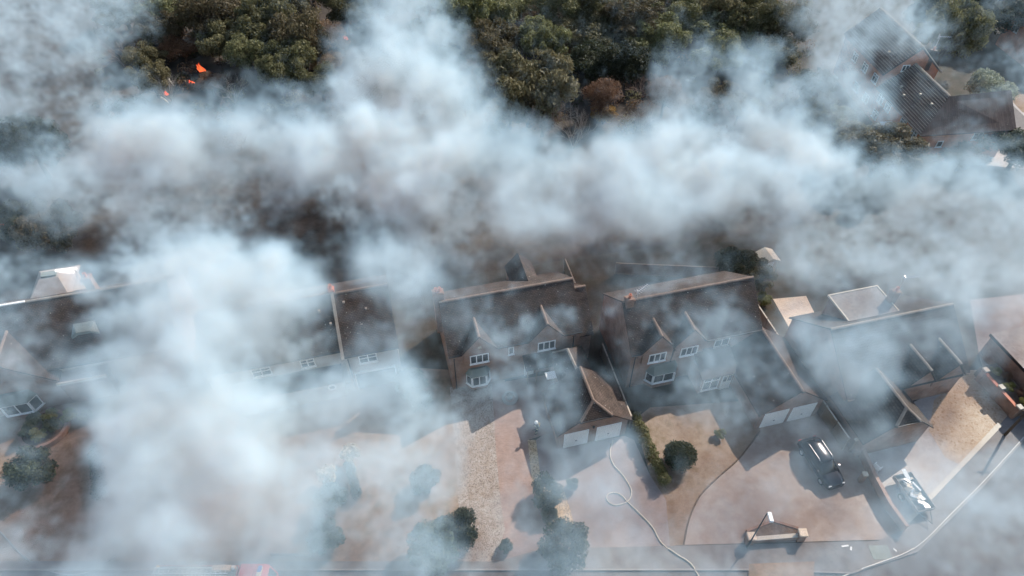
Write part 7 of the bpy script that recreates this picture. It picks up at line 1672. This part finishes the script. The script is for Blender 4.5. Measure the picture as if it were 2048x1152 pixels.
21.0,25.9,5.6,0.8,11 22.6,26.2,5.0,0.8,8 24.3,26.5,4.5,0.8,7 26.6,26.1,5.3,0.8,5 27.8,25.9,5.6,0.8,41 29.1,25.9,5.6,0.8,36 30.5,25.9,5.6,0.8,15
34.4,25.8,5.7,0.8,59 35.3,25.4,6.4,0.8,108 37.1,25.8,5.8,0.8,101 38.6,25.9,5.6,0.8,43 40.1,26.0,5.4,0.8,22 41.1,25.7,5.9,0.8,21 42.3,25.6,6.0,0.8,66
-37.7,22.4,9.5,0.7,47 -36.9,22.6,9.1,0.7,31 -35.8,22.7,8.9,0.7,35 -34.6,22.7,8.8,0.7,33 -33.1,22.5,9.1,0.7,30 -31.9,22.6,9.1,0.7,32 -30.7,22.6,9.1,0.7,36
-29.9,22.9,8.5,0.7,6 -28.5,22.8,8.6,0.7,86 -27.1,22.6,9.0,0.7,300 -25.4,22.2,9.8,0.7,226 -24.2,22.2,9.7,0.7,242 -22.9,22.1,9.9,0.7,285 -21.7,22.2,9.8,0.7,314
-20.6,22.2,9.7,0.7,321 -19.4,22.3,9.5,0.7,306 -18.1,22.2,9.8,0.7,280 -17.2,22.6,9.0,0.7,233 -16.0,22.6,9.0,0.7,264 -14.9,22.8,8.6,0.7,208 -13.6,22.7,8.9,0.7,167
-12.3,22.7,8.9,0.7,170 -11.3,23.0,8.3,0.8,129 -10.1,23.3,7.7,0.8,124 -8.9,23.3,7.6,0.8,129 -7.6,23.3,7.8,0.8,130 -6.5,23.9,6.6,0.8,103 -5.3,24.4,5.6,0.8,124
-4.1,25.0,4.4,0.8,46 -1.4,25.2,4.2,0.8,13 0.0,24.8,4.9,0.8,43 1.3,24.6,5.2,0.8,21 2.7,24.4,5.5,0.8,9 4.1,25.0,4.4,0.8,38 5.5,25.1,4.3,0.8,96
6.7,24.8,4.9,0.8,51 7.9,24.3,5.8,0.8,98 9.2,24.1,6.1,0.8,50 13.2,24.4,5.7,0.8,8 14.5,24.3,5.9,0.8,13 15.8,24.3,5.8,0.8,19 17.6,24.9,4.6,0.8,17
19.1,25.1,4.3,0.8,17 20.4,25.1,4.4,0.8,19 21.6,24.9,4.7,0.8,15 23.0,24.8,4.8,0.8,15 24.6,25.2,4.1,0.8,17 25.7,24.9,4.6,0.8,13 26.7,24.5,5.4,0.8,10
28.0,24.5,5.5,0.8,43 29.0,24.3,5.8,0.8,60 30.4,24.3,5.8,0.8,44 32.0,24.5,5.4,0.8,62 33.4,24.5,5.3,0.8,92 34.0,24.0,6.3,0.8,47 35.5,24.1,6.1,0.8,46
37.0,24.3,5.9,0.8,59 38.8,24.6,5.2,0.8,78 40.3,24.7,5.1,0.8,67 41.3,24.5,5.4,0.8,102 -38.1,21.4,8.9,0.7,87 -37.2,21.6,8.5,0.7,26 -36.2,21.7,8.3,0.7,32
-34.8,21.5,8.5,0.7,36 -33.5,21.5,8.6,0.7,33 -31.8,21.2,9.3,0.7,32 -30.9,21.4,8.7,0.7,36 -29.9,21.5,8.5,0.7,28 -28.8,21.6,8.4,0.7,16 -27.2,21.3,8.9,0.7,277
-25.9,21.2,9.1,0.7,246 -24.5,21.1,9.4,0.7,241 -23.2,21.1,9.5,0.7,237 -22.0,21.0,9.6,0.7,231 -21.0,21.2,9.3,0.7,233 -19.7,21.1,9.4,0.7,234 -18.6,21.2,9.2,0.7,234
-17.4,21.2,9.3,0.7,248 -16.5,21.6,8.5,0.7,284 -15.2,21.4,8.7,0.7,249 -14.1,21.6,8.3,0.7,224 -12.7,21.4,8.7,0.7,180 -11.7,21.7,8.2,0.7,123 -10.6,22.0,7.6,0.7,86
-9.3,22.0,7.6,0.7,103 -8.1,22.0,7.6,0.7,103 -7.0,22.4,6.9,0.8,109 -5.8,22.9,5.7,0.8,121 -4.6,23.2,5.1,0.8,78 -2.0,23.5,4.5,0.8,12 -0.7,23.4,4.7,0.8,39
0.7,23.4,4.8,0.8,27 2.0,23.3,5.0,0.8,35 3.3,23.7,4.2,0.8,22 4.8,24.0,3.5,0.8,27 6.0,23.6,4.4,0.8,68 7.2,23.0,5.6,0.8,63 8.5,23.0,5.6,0.8,13
12.5,23.2,5.2,0.8,11 13.7,23.1,5.4,0.8,14 15.1,23.2,5.2,0.8,12 16.4,23.2,5.3,0.8,17 18.0,23.5,4.6,0.8,17 19.0,23.2,5.2,0.8,13 20.2,23.0,5.5,0.8,12
21.8,23.4,4.8,0.8,15 23.3,23.5,4.6,0.8,15 24.4,23.3,4.9,0.8,11 25.6,23.2,5.2,0.8,9 26.9,23.2,5.3,0.8,26 27.8,22.9,5.9,0.8,53 29.0,22.8,6.0,0.8,57
30.2,22.7,6.1,0.8,79 31.3,22.6,6.4,0.8,65 32.4,22.5,6.7,0.8,77 33.6,22.4,6.8,0.8,88 35.7,22.9,5.7,0.8,79 37.4,23.2,5.3,0.8,85 39.1,23.4,4.8,0.8,74
40.9,23.7,4.2,0.8,55 41.4,23.2,5.1,0.8,179 -37.0,20.2,8.6,0.7,36 -36.2,20.5,8.1,0.7,25 -34.9,20.4,8.3,0.7,30 -33.2,20.1,8.9,0.7,31 -31.8,20.0,9.2,0.7,33
-30.5,19.9,9.3,0.7,31 -29.5,20.0,9.2,0.7,48 -28.7,20.3,8.5,0.7,32 -27.5,20.2,8.6,0.7,74 -26.2,20.2,8.7,0.7,275 -25.0,20.2,8.8,0.7,253 -23.7,20.1,8.8,0.7,256
-22.3,19.9,9.3,0.7,257 -21.1,19.9,9.4,0.7,254 -20.1,20.1,8.9,0.7,253 -19.1,20.2,8.7,0.7,257 -17.7,20.0,9.0,0.7,272 -16.7,20.3,8.6,0.7,278 -15.4,20.1,8.8,0.7,237
-14.5,20.4,8.2,0.7,168 -13.1,20.2,8.7,0.7,124 -12.0,20.3,8.5,0.7,62 -10.8,20.3,8.4,0.7,71 -9.9,20.9,7.2,0.7,78 -8.7,21.1,6.8,0.7,78 -7.5,21.2,6.6,0.7,75
-6.3,21.4,6.2,0.8,61 -5.1,21.6,5.6,0.8,46 -3.9,22.1,4.7,0.8,9 -1.3,22.1,4.6,0.8,19 0.0,22.1,4.6,0.8,31 1.3,21.9,5.0,0.8,29 2.6,22.1,4.6,0.8,17
4.0,22.4,3.9,0.8,41 5.3,22.5,3.7,0.8,42 6.5,22.1,4.5,0.8,31 7.8,21.9,5.1,0.8,45 8.9,21.5,5.8,0.8,13 10.5,22.2,4.4,0.8,17 11.9,22.3,4.1,0.8,18
13.1,22.2,4.4,0.8,9 14.4,22.1,4.5,0.8,12 15.4,21.7,5.4,0.8,11 16.7,21.8,5.2,0.8,9 17.9,21.6,5.6,0.8,5 19.1,21.6,5.7,0.8,5 24.5,21.9,5.1,0.8,7
25.9,21.9,5.0,0.8,36 27.4,22.1,4.7,0.8,34 28.5,22.0,4.9,0.8,72 29.3,21.6,5.7,0.8,82 30.3,21.4,6.1,0.8,94 31.3,21.2,6.5,0.8,75 32.0,20.9,7.2,0.7,20
34.1,21.4,6.1,0.8,21 35.5,21.5,5.9,0.8,22 37.5,21.9,5.0,0.8,22 39.4,22.2,4.3,0.8,17 40.4,22.1,4.6,0.8,21 -36.8,19.0,8.7,0.7,89 -36.1,19.2,8.1,0.7,27
-34.8,19.1,8.3,0.7,32 -33.0,18.8,9.1,0.7,35 -31.5,18.6,9.5,0.7,41 -30.5,18.7,9.4,0.7,35 -29.5,18.8,9.1,0.7,28 -28.6,18.9,8.8,0.7,53 -27.6,19.0,8.6,0.7,30
-26.4,19.0,8.6,0.7,216 -25.3,19.1,8.5,0.7,173 -23.9,18.9,8.8,0.7,199 -22.5,18.7,9.3,0.7,242 -21.4,18.7,9.2,0.7,267 -20.5,19.0,8.7,0.7,282 -19.4,19.1,8.4,0.7,292
-18.2,19.0,8.6,0.7,292 -16.8,18.8,9.0,0.7,251 -15.8,19.0,8.6,0.7,189 -14.5,18.8,9.1,0.7,137 -13.4,18.9,8.8,0.7,104 -12.1,18.7,9.4,0.7,87 -11.1,18.9,8.9,0.7,88
-10.0,19.2,8.3,0.7,57 -9.0,19.6,7.3,0.7,52 -8.0,19.9,6.6,0.7,53 -6.8,20.1,6.1,0.7,55 -5.6,20.2,5.8,0.7,67 -4.4,20.4,5.3,0.8,41 -3.2,20.8,4.5,0.8,33
-1.9,20.9,4.3,0.8,32 -0.6,20.6,5.0,0.8,24 0.6,20.8,4.5,0.8,25 1.9,20.7,4.7,0.8,30 3.2,21.1,3.9,0.8,88 4.5,21.0,4.2,0.8,55 5.8,20.8,4.5,0.8,38
6.9,20.4,5.4,0.8,40 8.3,20.8,4.5,0.8,47 9.7,21.1,3.9,0.8,33 11.1,21.2,3.6,0.8,27 12.4,21.2,3.7,0.8,15 13.5,20.9,4.4,0.8,7 14.7,20.7,4.8,0.8,5
15.6,20.3,5.7,0.8,11 17.1,20.5,5.2,0.8,13 18.3,20.5,5.3,0.8,18 19.3,20.2,5.8,0.7,13 20.7,20.3,5.6,0.8,29 22.0,20.4,5.5,0.8,30 23.5,20.6,5.0,0.8,29
24.9,20.7,4.7,0.8,32 26.6,21.0,4.0,0.8,34 27.7,20.9,4.3,0.8,41 28.6,20.6,5.0,0.8,57 29.6,20.4,5.4,0.8,25 30.2,20.0,6.4,0.7,18 31.8,20.3,5.8,0.7,29
33.0,20.2,5.9,0.7,36 35.4,20.9,4.3,0.8,35 36.8,21.0,4.1,0.8,36 38.3,21.1,3.9,0.8,34 39.5,21.0,4.0,0.8,26 40.4,20.8,4.5,0.8,83 -35.3,17.7,9.0,0.7,76
-34.7,17.9,8.4,0.7,47 -33.6,18.0,8.3,0.7,56 -31.9,17.6,9.1,0.7,61 -30.7,17.7,9.1,0.7,61 -29.5,17.6,9.2,0.7,23 -28.5,17.7,8.9,0.7,45 -27.6,17.8,8.6,0.7,29
-26.5,17.8,8.6,0.7,80 -25.4,17.9,8.4,0.7,265 -24.1,17.8,8.6,0.7,183 -22.7,17.6,9.2,0.7,169 -21.4,17.5,9.4,0.7,118 -20.4,17.6,9.2,0.7,115 -19.6,17.9,8.5,0.7,92
-18.5,17.9,8.4,0.7,58 -17.2,17.8,8.7,0.7,60 -16.1,17.8,8.7,0.7,69 -14.8,17.6,9.2,0.7,102 -13.7,17.7,9.0,0.7,75 -12.5,17.6,9.3,0.7,77 -11.3,17.6,9.2,0.7,44
-10.2,17.5,9.3,0.7,56 -9.2,17.8,8.6,0.7,62 -8.3,18.4,7.3,0.7,64 -7.3,18.8,6.2,0.7,63 -6.2,19.2,5.4,0.7,61 -4.9,19.2,5.4,0.7,64 -3.8,19.4,4.8,0.8,40
-2.5,19.7,3.9,0.8,40 -1.3,19.6,4.4,0.8,20 0.0,19.6,4.2,0.8,36 1.3,19.4,4.8,0.8,43 2.6,19.8,3.9,0.8,55 3.8,19.7,4.0,0.8,62 5.1,19.7,4.1,0.8,38
6.2,19.3,5.0,0.7,40 7.6,19.6,4.4,0.8,38 8.9,19.7,4.2,0.8,41 10.3,20.0,3.3,0.8,43 11.6,20.0,3.2,0.8,46 12.8,19.9,3.6,0.8,50 14.1,19.8,3.7,0.8,52
15.0,19.4,4.7,0.8,51 16.3,19.5,4.7,0.8,8 17.6,19.5,4.6,0.8,15 19.0,19.7,4.2,0.8,28 20.0,19.4,4.8,0.8,33 20.9,19.0,5.7,0.7,45 22.2,19.2,5.4,0.7,40
23.5,19.2,5.3,0.7,39 25.3,19.6,4.2,0.8,37 26.9,19.9,3.6,0.8,33 27.8,19.6,4.2,0.8,30 28.9,19.5,4.7,0.8,32 29.6,19.2,5.4,0.7,36 31.0,19.2,5.2,0.7,37
31.9,19.0,5.7,0.7,35 34.1,19.6,4.3,0.8,33 35.5,19.7,4.1,0.8,33 37.3,19.9,3.5,0.8,33 38.6,20.0,3.4,0.8,27 39.1,19.5,4.4,0.8,40 -34.9,16.4,9.4,0.7,132
-34.3,16.6,8.8,0.7,38 -33.4,16.8,8.5,0.7,45 -32.3,16.8,8.4,0.7,50 -31.0,16.7,8.7,0.7,62 -30.1,16.8,8.4,0.7,34 -28.8,16.7,8.6,0.7,27 -27.6,16.7,8.6,0.7,54
-26.7,16.8,8.3,0.7,26 -25.4,16.7,8.7,0.7,261 -24.0,16.5,9.0,0.7,68 -22.8,16.5,9.2,0.7,27 -21.7,16.4,9.3,0.7,25 -20.9,16.7,8.7,0.7,38 -19.8,16.8,8.5,0.7,43
-18.7,16.8,8.4,0.7,48 -17.5,16.7,8.5,0.7,51 -16.3,16.6,8.8,0.7,51 -15.3,16.8,8.4,0.7,49 -14.0,16.6,8.8,0.7,73 -13.0,16.7,8.6,0.7,94 -11.9,16.7,8.5,0.7,69
-10.7,16.6,8.8,0.7,61 -9.6,16.8,8.4,0.7,62 -8.7,17.1,7.4,0.7,61 -7.8,17.9,5.6,0.7,61 -6.7,18.0,5.2,0.7,61 -5.5,18.1,4.9,0.7,65 -4.3,18.1,5.1,0.7,47
-3.1,18.3,4.5,0.7,42 -1.9,18.3,4.4,0.7,26 -0.6,18.1,4.9,0.7,23 0.6,18.5,4.0,0.7,42 1.9,18.5,4.0,0.7,41 3.2,18.7,3.5,0.8,70 4.3,18.3,4.5,0.7,51
5.5,18.2,4.6,0.7,38 6.8,18.3,4.5,0.7,41 8.2,18.7,3.5,0.8,40 9.5,18.8,3.1,0.8,39 10.8,18.8,3.0,0.8,38 12.1,18.8,3.0,0.8,38 13.3,18.7,3.4,0.8,36
14.4,18.5,3.9,0.8,42 15.5,18.3,4.4,0.7,20 16.9,18.5,3.9,0.8,7 18.1,18.5,4.0,0.7,23 19.1,18.2,4.6,0.7,20 20.0,17.9,5.4,0.7,40 21.1,17.9,5.6,0.7,36
22.8,18.2,4.7,0.7,36 24.5,18.6,3.8,0.8,37 25.9,18.6,3.5,0.8,37 26.8,18.5,4.0,0.7,37 27.4,18.0,5.3,0.7,37 28.9,18.2,4.8,0.7,36 29.8,18.0,5.2,0.7,35
31.4,18.2,4.7,0.7,34 32.8,18.3,4.4,0.7,34 34.2,18.4,4.2,0.7,34 35.5,18.4,4.1,0.7,35 36.6,18.4,4.3,0.7,32 38.1,18.5,4.0,0.7,24 38.5,18.1,5.0,0.7,84
-34.0,15.4,9.1,0.7,51 -33.3,15.6,8.6,0.7,34 -32.6,15.8,8.0,0.7,41 -31.5,15.9,7.9,0.7,44 -30.6,15.9,7.7,0.7,45 -29.1,15.8,8.2,0.7,18 -27.9,15.7,8.4,0.7,36
-26.6,15.6,8.6,0.7,22 -25.5,15.6,8.6,0.7,56 -24.3,15.6,8.7,0.7,198 -23.3,15.6,8.7,0.7,176 -22.1,15.5,8.8,0.7,194 -21.2,15.7,8.4,0.7,135 -20.2,15.8,8.2,0.7,93
-19.1,15.8,8.1,0.7,76 -17.8,15.6,8.5,0.7,76 -16.5,15.5,9.0,0.7,114 -15.6,15.7,8.5,0.7,116 -14.4,15.6,8.5,0.7,136 -13.4,15.8,8.2,0.7,72 -12.4,15.8,7.9,0.7,71
-11.3,15.9,7.7,0.7,42 -10.2,15.9,7.8,0.7,50 -9.1,16.0,7.6,0.7,49 -8.2,16.5,6.2,0.7,49 -7.2,16.9,5.1,0.7,50 -6.1,17.2,4.2,0.7,49 -4.8,17.0,4.8,0.7,51
-3.6,17.0,4.8,0.7,30 -2.4,17.0,4.8,0.7,31 -1.2,16.8,5.3,0.7,17 0.0,16.8,5.2,0.7,27 1.2,17.0,4.7,0.7,31 2.5,17.3,4.0,0.7,46 3.6,17.1,4.5,0.7,54
4.8,17.0,4.8,0.7,31 6.0,16.8,5.3,0.7,33 7.3,17.0,4.7,0.7,33 8.6,17.2,4.2,0.7,33 9.9,17.4,3.6,0.7,32 11.2,17.4,3.5,0.7,33 12.6,17.8,2.6,0.8,32
13.7,17.5,3.4,0.7,32 14.7,17.3,4.0,0.7,34 15.8,17.2,4.3,0.7,6 17.0,17.1,4.5,0.7,12 18.2,17.0,4.7,0.7,21 19.1,16.8,5.2,0.7,24 20.1,16.7,5.7,0.7,34
21.5,16.8,5.2,0.7,30 23.2,17.2,4.2,0.7,30 24.9,17.5,3.3,0.7,30 26.2,17.5,3.2,0.7,29 26.5,16.9,4.9,0.7,29 27.4,16.8,5.4,0.7,29 28.6,16.8,5.3,0.7,28
30.0,16.9,5.0,0.7,28 31.7,17.2,4.3,0.7,28 32.9,17.2,4.3,0.7,28 34.4,17.3,4.0,0.7,28 34.9,16.9,5.0,0.7,28 37.2,17.5,3.5,0.7,23 37.8,17.2,4.3,0.7,33
-34.4,14.6,8.5,0.7,169 -33.5,14.7,8.3,0.7,55 -32.7,14.8,7.8,0.7,70 -31.9,15.0,7.4,0.7,77 -30.8,14.9,7.4,0.7,92 -29.5,14.9,7.7,0.7,50 -27.9,14.6,8.4,0.7,40
-26.8,14.6,8.4,0.7,83 -25.6,14.5,8.6,0.7,41 -24.5,14.5,8.6,0.7,358 -23.4,14.5,8.7,0.7,257 -22.6,14.7,8.1,0.7,261 -21.4,14.7,8.2,0.7,279 -20.4,14.8,8.0,0.7,300
-19.2,14.7,8.3,0.7,319 -17.9,14.5,8.9,0.6,324 -16.8,14.5,8.9,0.7,341 -15.6,14.4,9.2,0.6,286 -14.8,14.7,8.2,0.7,172 -13.7,14.6,8.3,0.7,156 -12.8,14.8,7.8,0.7,126
-11.7,14.9,7.5,0.7,97 -10.5,14.8,7.8,0.7,87 -9.4,14.8,7.8,0.7,91 -8.4,15.0,7.1,0.7,90 -7.5,15.5,5.8,0.7,90 -6.4,15.6,5.4,0.7,89 -5.3,15.6,5.4,0.7,95
-4.1,15.6,5.4,0.7,70 -3.0,15.8,4.9,0.7,61 -1.8,15.6,5.3,0.7,39 -0.6,15.7,5.3,0.7,35 0.6,15.7,5.1,0.7,60 1.8,15.8,4.8,0.7,61 3.0,15.8,4.8,0.7,100
4.1,15.7,5.1,0.7,74 5.3,15.7,5.2,0.7,55 6.5,15.7,5.3,0.7,60 7.7,15.8,5.0,0.7,59 8.9,15.8,4.8,0.7,59 10.3,16.2,3.6,0.7,58 11.6,16.3,3.3,0.7,58
12.9,16.4,3.1,0.7,55 13.8,16.0,4.3,0.7,65 14.9,15.9,4.5,0.7,32 16.2,16.0,4.3,0.7,11 17.3,15.9,4.6,0.7,34 18.2,15.7,5.2,0.7,31 19.4,15.7,5.3,0.7,59
20.7,15.8,4.8,0.7,55 22.5,16.2,3.6,0.7,54 23.9,16.3,3.3,0.7,53 24.8,16.2,3.8,0.7,53 25.4,15.8,4.9,0.7,53 25.9,15.4,6.1,0.7,53 27.4,15.6,5.6,0.7,52
29.3,15.9,4.5,0.7,51 30.3,15.9,4.6,0.7,51 32.3,16.3,3.4,0.7,49 32.6,15.8,4.8,0.7,50 34.4,16.1,3.9,0.7,51 35.6,16.1,4.0,0.7,47 37.3,16.3,3.4,0.7,34
37.1,15.7,5.1,0.7,104
"""


def smoke(name, lo, hi, vox, seed, label):
    lo, hi = np.array(lo, float), np.array(hi, float)
    n = np.round((hi - lo) / vox).astype(int) + 1
    rng = np.random.default_rng(seed)
    ax = [np.linspace(lo[i], hi[i], n[i], dtype=np.float32) for i in range(3)]
    S = np.zeros(tuple(n), np.float32)
    for t in PUFFS.split():
        x, y, z, s, p = map(float, t.split(','))
        c = (x, y, z)
        sl, gs = [], []
        for i in range(3):
            ss = s if i < 2 else max(s * 1.25, 1.5)
            a = max(0, int((c[i] - 3 * ss - lo[i]) / vox)); b = min(n[i], int((c[i] + 3 * ss - lo[i]) / vox) + 2)
            sl.append(slice(a, b)); gs.append(np.exp(-0.5 * ((ax[i][a:b] - c[i]) / ss) ** 2))
        if any(len(q) == 0 for q in gs): continue
        S[tuple(sl)] += (p / 1000.0) * gs[0][:, None, None] * gs[1][None, :, None] * gs[2][None, None, :]
    # random turbulence fields with a power-law spectrum
    kx, ky, kz = (np.fft.fftfreq(n[0], vox)[:, None, None], np.fft.fftfreq(n[1], vox)[None, :, None], np.fft.rfftfreq(n[2], vox)[None, None, :])

    def field(p, L, s, stretch=(1, 1, 1)):
        k = np.sqrt((kx * stretch[0]) ** 2 + (ky * stretch[1]) ** 2 + (kz * stretch[2]) ** 2)
        amp = np.where(k > 0, (k * k + (1 / L) ** 2) ** (-p / 2), 0).astype(np.float32)
        w = np.random.default_rng(s).normal(size=tuple(n)).astype(np.float32)
        f = np.fft.irfftn(np.fft.rfftn(w) * amp, s=tuple(n), axes=(0, 1, 2)).astype(np.float32)
        return f / f.std()
    wx, wy, wz = (field(2.6, 8.0, seed + i) for i in range(3))
    base = np.stack(np.meshgrid(*[np.arange(q, dtype=np.float32) for q in n], indexing='ij'))
    I = base.copy()
    for i, (w, A) in enumerate(((wx, 0.95), (wy, 0.95), (wz, 0.8))):
        I[i] = np.clip(I[i] + w * (A / vox), 0, n[i] - 1.01)
    i0 = I.astype(np.int32); fr = I - i0
    W = np.zeros_like(S)
    for a in (0, 1):
        for b in (0, 1):
            for c in (0, 1):
                W += S[i0[0] + a, i0[1] + b, i0[2] + c] * (fr[0] if a else 1 - fr[0]) * (fr[1] if b else 1 - fr[1]) * (fr[2] if c else 1 - fr[2])
    # eddies: noise stretched and folded by the same air movement, so that it draws out into filaments
    J_ = [np.mod(np.rint(base[i] + w * (2.6 / vox)), n[i]).astype(np.int32) for i, w in enumerate((wy, wz, wx))]
    nz = field(3.0, 14.0, seed + 9, (1.1, 0.95, 0.9))
    mid = field(2.4, 7.0, seed + 10, (1.2, 0.9, 0.9))[J_[0], J_[1], J_[2]]
    fine = field(2.1, 3.0, seed + 12, (1.2, 0.9, 0.9))[J_[0], J_[1], J_[2]]
    # torn, streaky wisps where the smoke is thin, whole soft billows where it is thick
    lw = np.log(np.maximum(W, 1e-5) / 0.03)
    F = np.clip((lw + 0.55 * nz + 0.75 * mid + 0.36 * fine) / 1.2, 0, 1)
    F = F * F * (3 - 2 * F)
    thin = np.clip(1.35 - 0.55 * lw, 0.16, 1.0)
    D = W * (0.22 + 0.78 * F) * np.exp(thin * (0.16 * nz + 0.36 * mid + 0.28 * fine))

    def blur(f, sig):
        k2 = (kx ** 2 + ky ** 2 + kz ** 2) * (2 * math.pi ** 2 * sig ** 2)
        return np.maximum(np.fft.irfftn(np.fft.rfftn(f) * np.exp(-k2), s=tuple(n), axes=(0, 1, 2)).astype(np.float32), 0)
    D *= np.clip((blur(S, 3.0) + 1e-5) / (blur(D, 3.0) + 1e-5), 0.6, 1.9)      # eddies move the smoke about but keep its amount
    D[D < 0.004] = 0
    # nothing at the borders of the field
    for i in range(3):
        e = np.ones(n[i], np.float32)
        if i < 2: e[:3] = e[-3:] = 0
        else: e[-3:] = 0
        D *= e.reshape([-1 if q == i else 1 for q in range(3)])
    N = int(np.prod(n))
    me = bpy.data.meshes.new(name)
    me.vertices.add(N)
    a = me.attributes.new('d', 'FLOAT', 'POINT')
    a.data.foreach_set('value', np.ascontiguousarray(D.transpose(2, 1, 0)).astype(np.float32).ravel())   # x fastest
    ob = bpy.data.objects.new(name, me); C.objects.link(ob)
    m = bpy.data.materials.new('smoke'); m.use_nodes = True
    nt = m.node_tree; nt.nodes.remove(nt.nodes['Principled BSDF'])
    at_ = nt.nodes.new('ShaderNodeAttribute'); at_.attribute_name = 'density'
    sc = nt.nodes.new('ShaderNodeVolumeScatter'); sc.inputs['Color'].default_value = SMOKE_COL; sc.inputs['Anisotropy'].default_value = SMOKE_G
    ab = nt.nodes.new('ShaderNodeVolumeAbsorption'); ab.inputs['Color'].default_value = SMOKE_ABS
    mu = nt.nodes.new('ShaderNodeMath'); mu.operation = 'MULTIPLY'; mu.inputs[1].default_value = SMOKE_K
    mb = nt.nodes.new('ShaderNodeMath'); mb.operation = 'MULTIPLY'; mb.inputs[1].default_value = SMOKE_K * SMOKE_A
    nt.links.new(at_.outputs['Fac'], mu.inputs[0]); nt.links.new(at_.outputs['Fac'], mb.inputs[0])
    nt.links.new(mu.outputs[0], sc.inputs['Density']); nt.links.new(mb.outputs[0], ab.inputs['Density'])
    ad = nt.nodes.new('ShaderNodeAddShader')
    nt.links.new(sc.outputs[0], ad.inputs[0]); nt.links.new(ab.outputs[0], ad.inputs[1])
    nt.links.new(ad.outputs[0], nt.nodes['Material Output'].inputs['Volume'])
    me.materials.append(m)
    ng = bpy.data.node_groups.new('smoke_field', 'GeometryNodeTree')
    ng.interface.new_socket('Geometry', in_out='INPUT', socket_type='NodeSocketGeometry')
    ng.interface.new_socket('Geometry', in_out='OUTPUT', socket_type='NodeSocketGeometry')
    nn, lk = ng.nodes, ng.links
    gi, go = nn.new('NodeGroupInput'), nn.new('NodeGroupOutput')
    vc = nn.new('GeometryNodeVolumeCube')
    vc.inputs['Min'].default_value = tuple(lo); vc.inputs['Max'].default_value = tuple(hi)
    for k, q in zip('XYZ', n): vc.inputs['Resolution ' + k].default_value = int(q)
    pos = nn.new('GeometryNodeInputPosition'); sp = nn.new('ShaderNodeSeparateXYZ'); lk.new(pos.outputs[0], sp.inputs[0])
    idx = None
    mulv = (1, int(n[0]), int(n[0] * n[1]))
    for i in range(3):
        r1 = nn.new('ShaderNodeMapRange'); r1.inputs['From Min'].default_value = lo[i]; r1.inputs['From Max'].default_value = hi[i]
        r1.inputs['To Min'].default_value = 0; r1.inputs['To Max'].default_value = float(n[i] - 1); r1.clamp = True
        lk.new(sp.outputs[i], r1.inputs['Value'])
        fi = nn.new('FunctionNodeFloatToInt'); fi.rounding_mode = 'ROUND'; lk.new(r1.outputs[0], fi.inputs[0])
        im = nn.new('FunctionNodeIntegerMath'); im.operation = 'MULTIPLY_ADD' if idx is not None else 'MULTIPLY'
        lk.new(fi.outputs[0], im.inputs[0]); im.inputs[1].default_value = mulv[i]
        if idx is not None: lk.new(idx, im.inputs[2])
        idx = im.outputs[0]
    na = nn.new('GeometryNodeInputNamedAttribute'); na.data_type = 'FLOAT'; na.inputs['Name'].default_value = 'd'
    si = nn.new('GeometryNodeSampleIndex'); si.data_type = 'FLOAT'; si.domain = 'POINT'; si.clamp = True
    lk.new(gi.outputs[0], si.inputs['Geometry']); lk.new(na.outputs['Attribute'], si.inputs['Value']); lk.new(idx, si.inputs['Index'])
    lk.new(si.outputs[0], vc.inputs['Density'])
    sm = nn.new('GeometryNodeSetMaterial'); sm.inputs['Material'].default_value = m
    lk.new(vc.outputs[0], sm.inputs['Geometry']); lk.new(sm.outputs[0], go.inputs[0])
    md = ob.modifiers.new('field', 'NODES'); md.node_group = ng
    tag(ob, label, kind='stuff')
    return ob


SMOKE_COL = (0.62, 0.855, 1.0, 1.0)
SMOKE_ABS = (0.0, 0.28, 0.36, 1.0)
SMOKE_G, SMOKE_K, SMOKE_A = 0.0, 0.95, 0.10
smoke('smoke', (-80, 9, 0.0), (80, 118, 22), 0.46, 3, 'pale blue-white smoke drifting from the wood over the roofs and gardens')
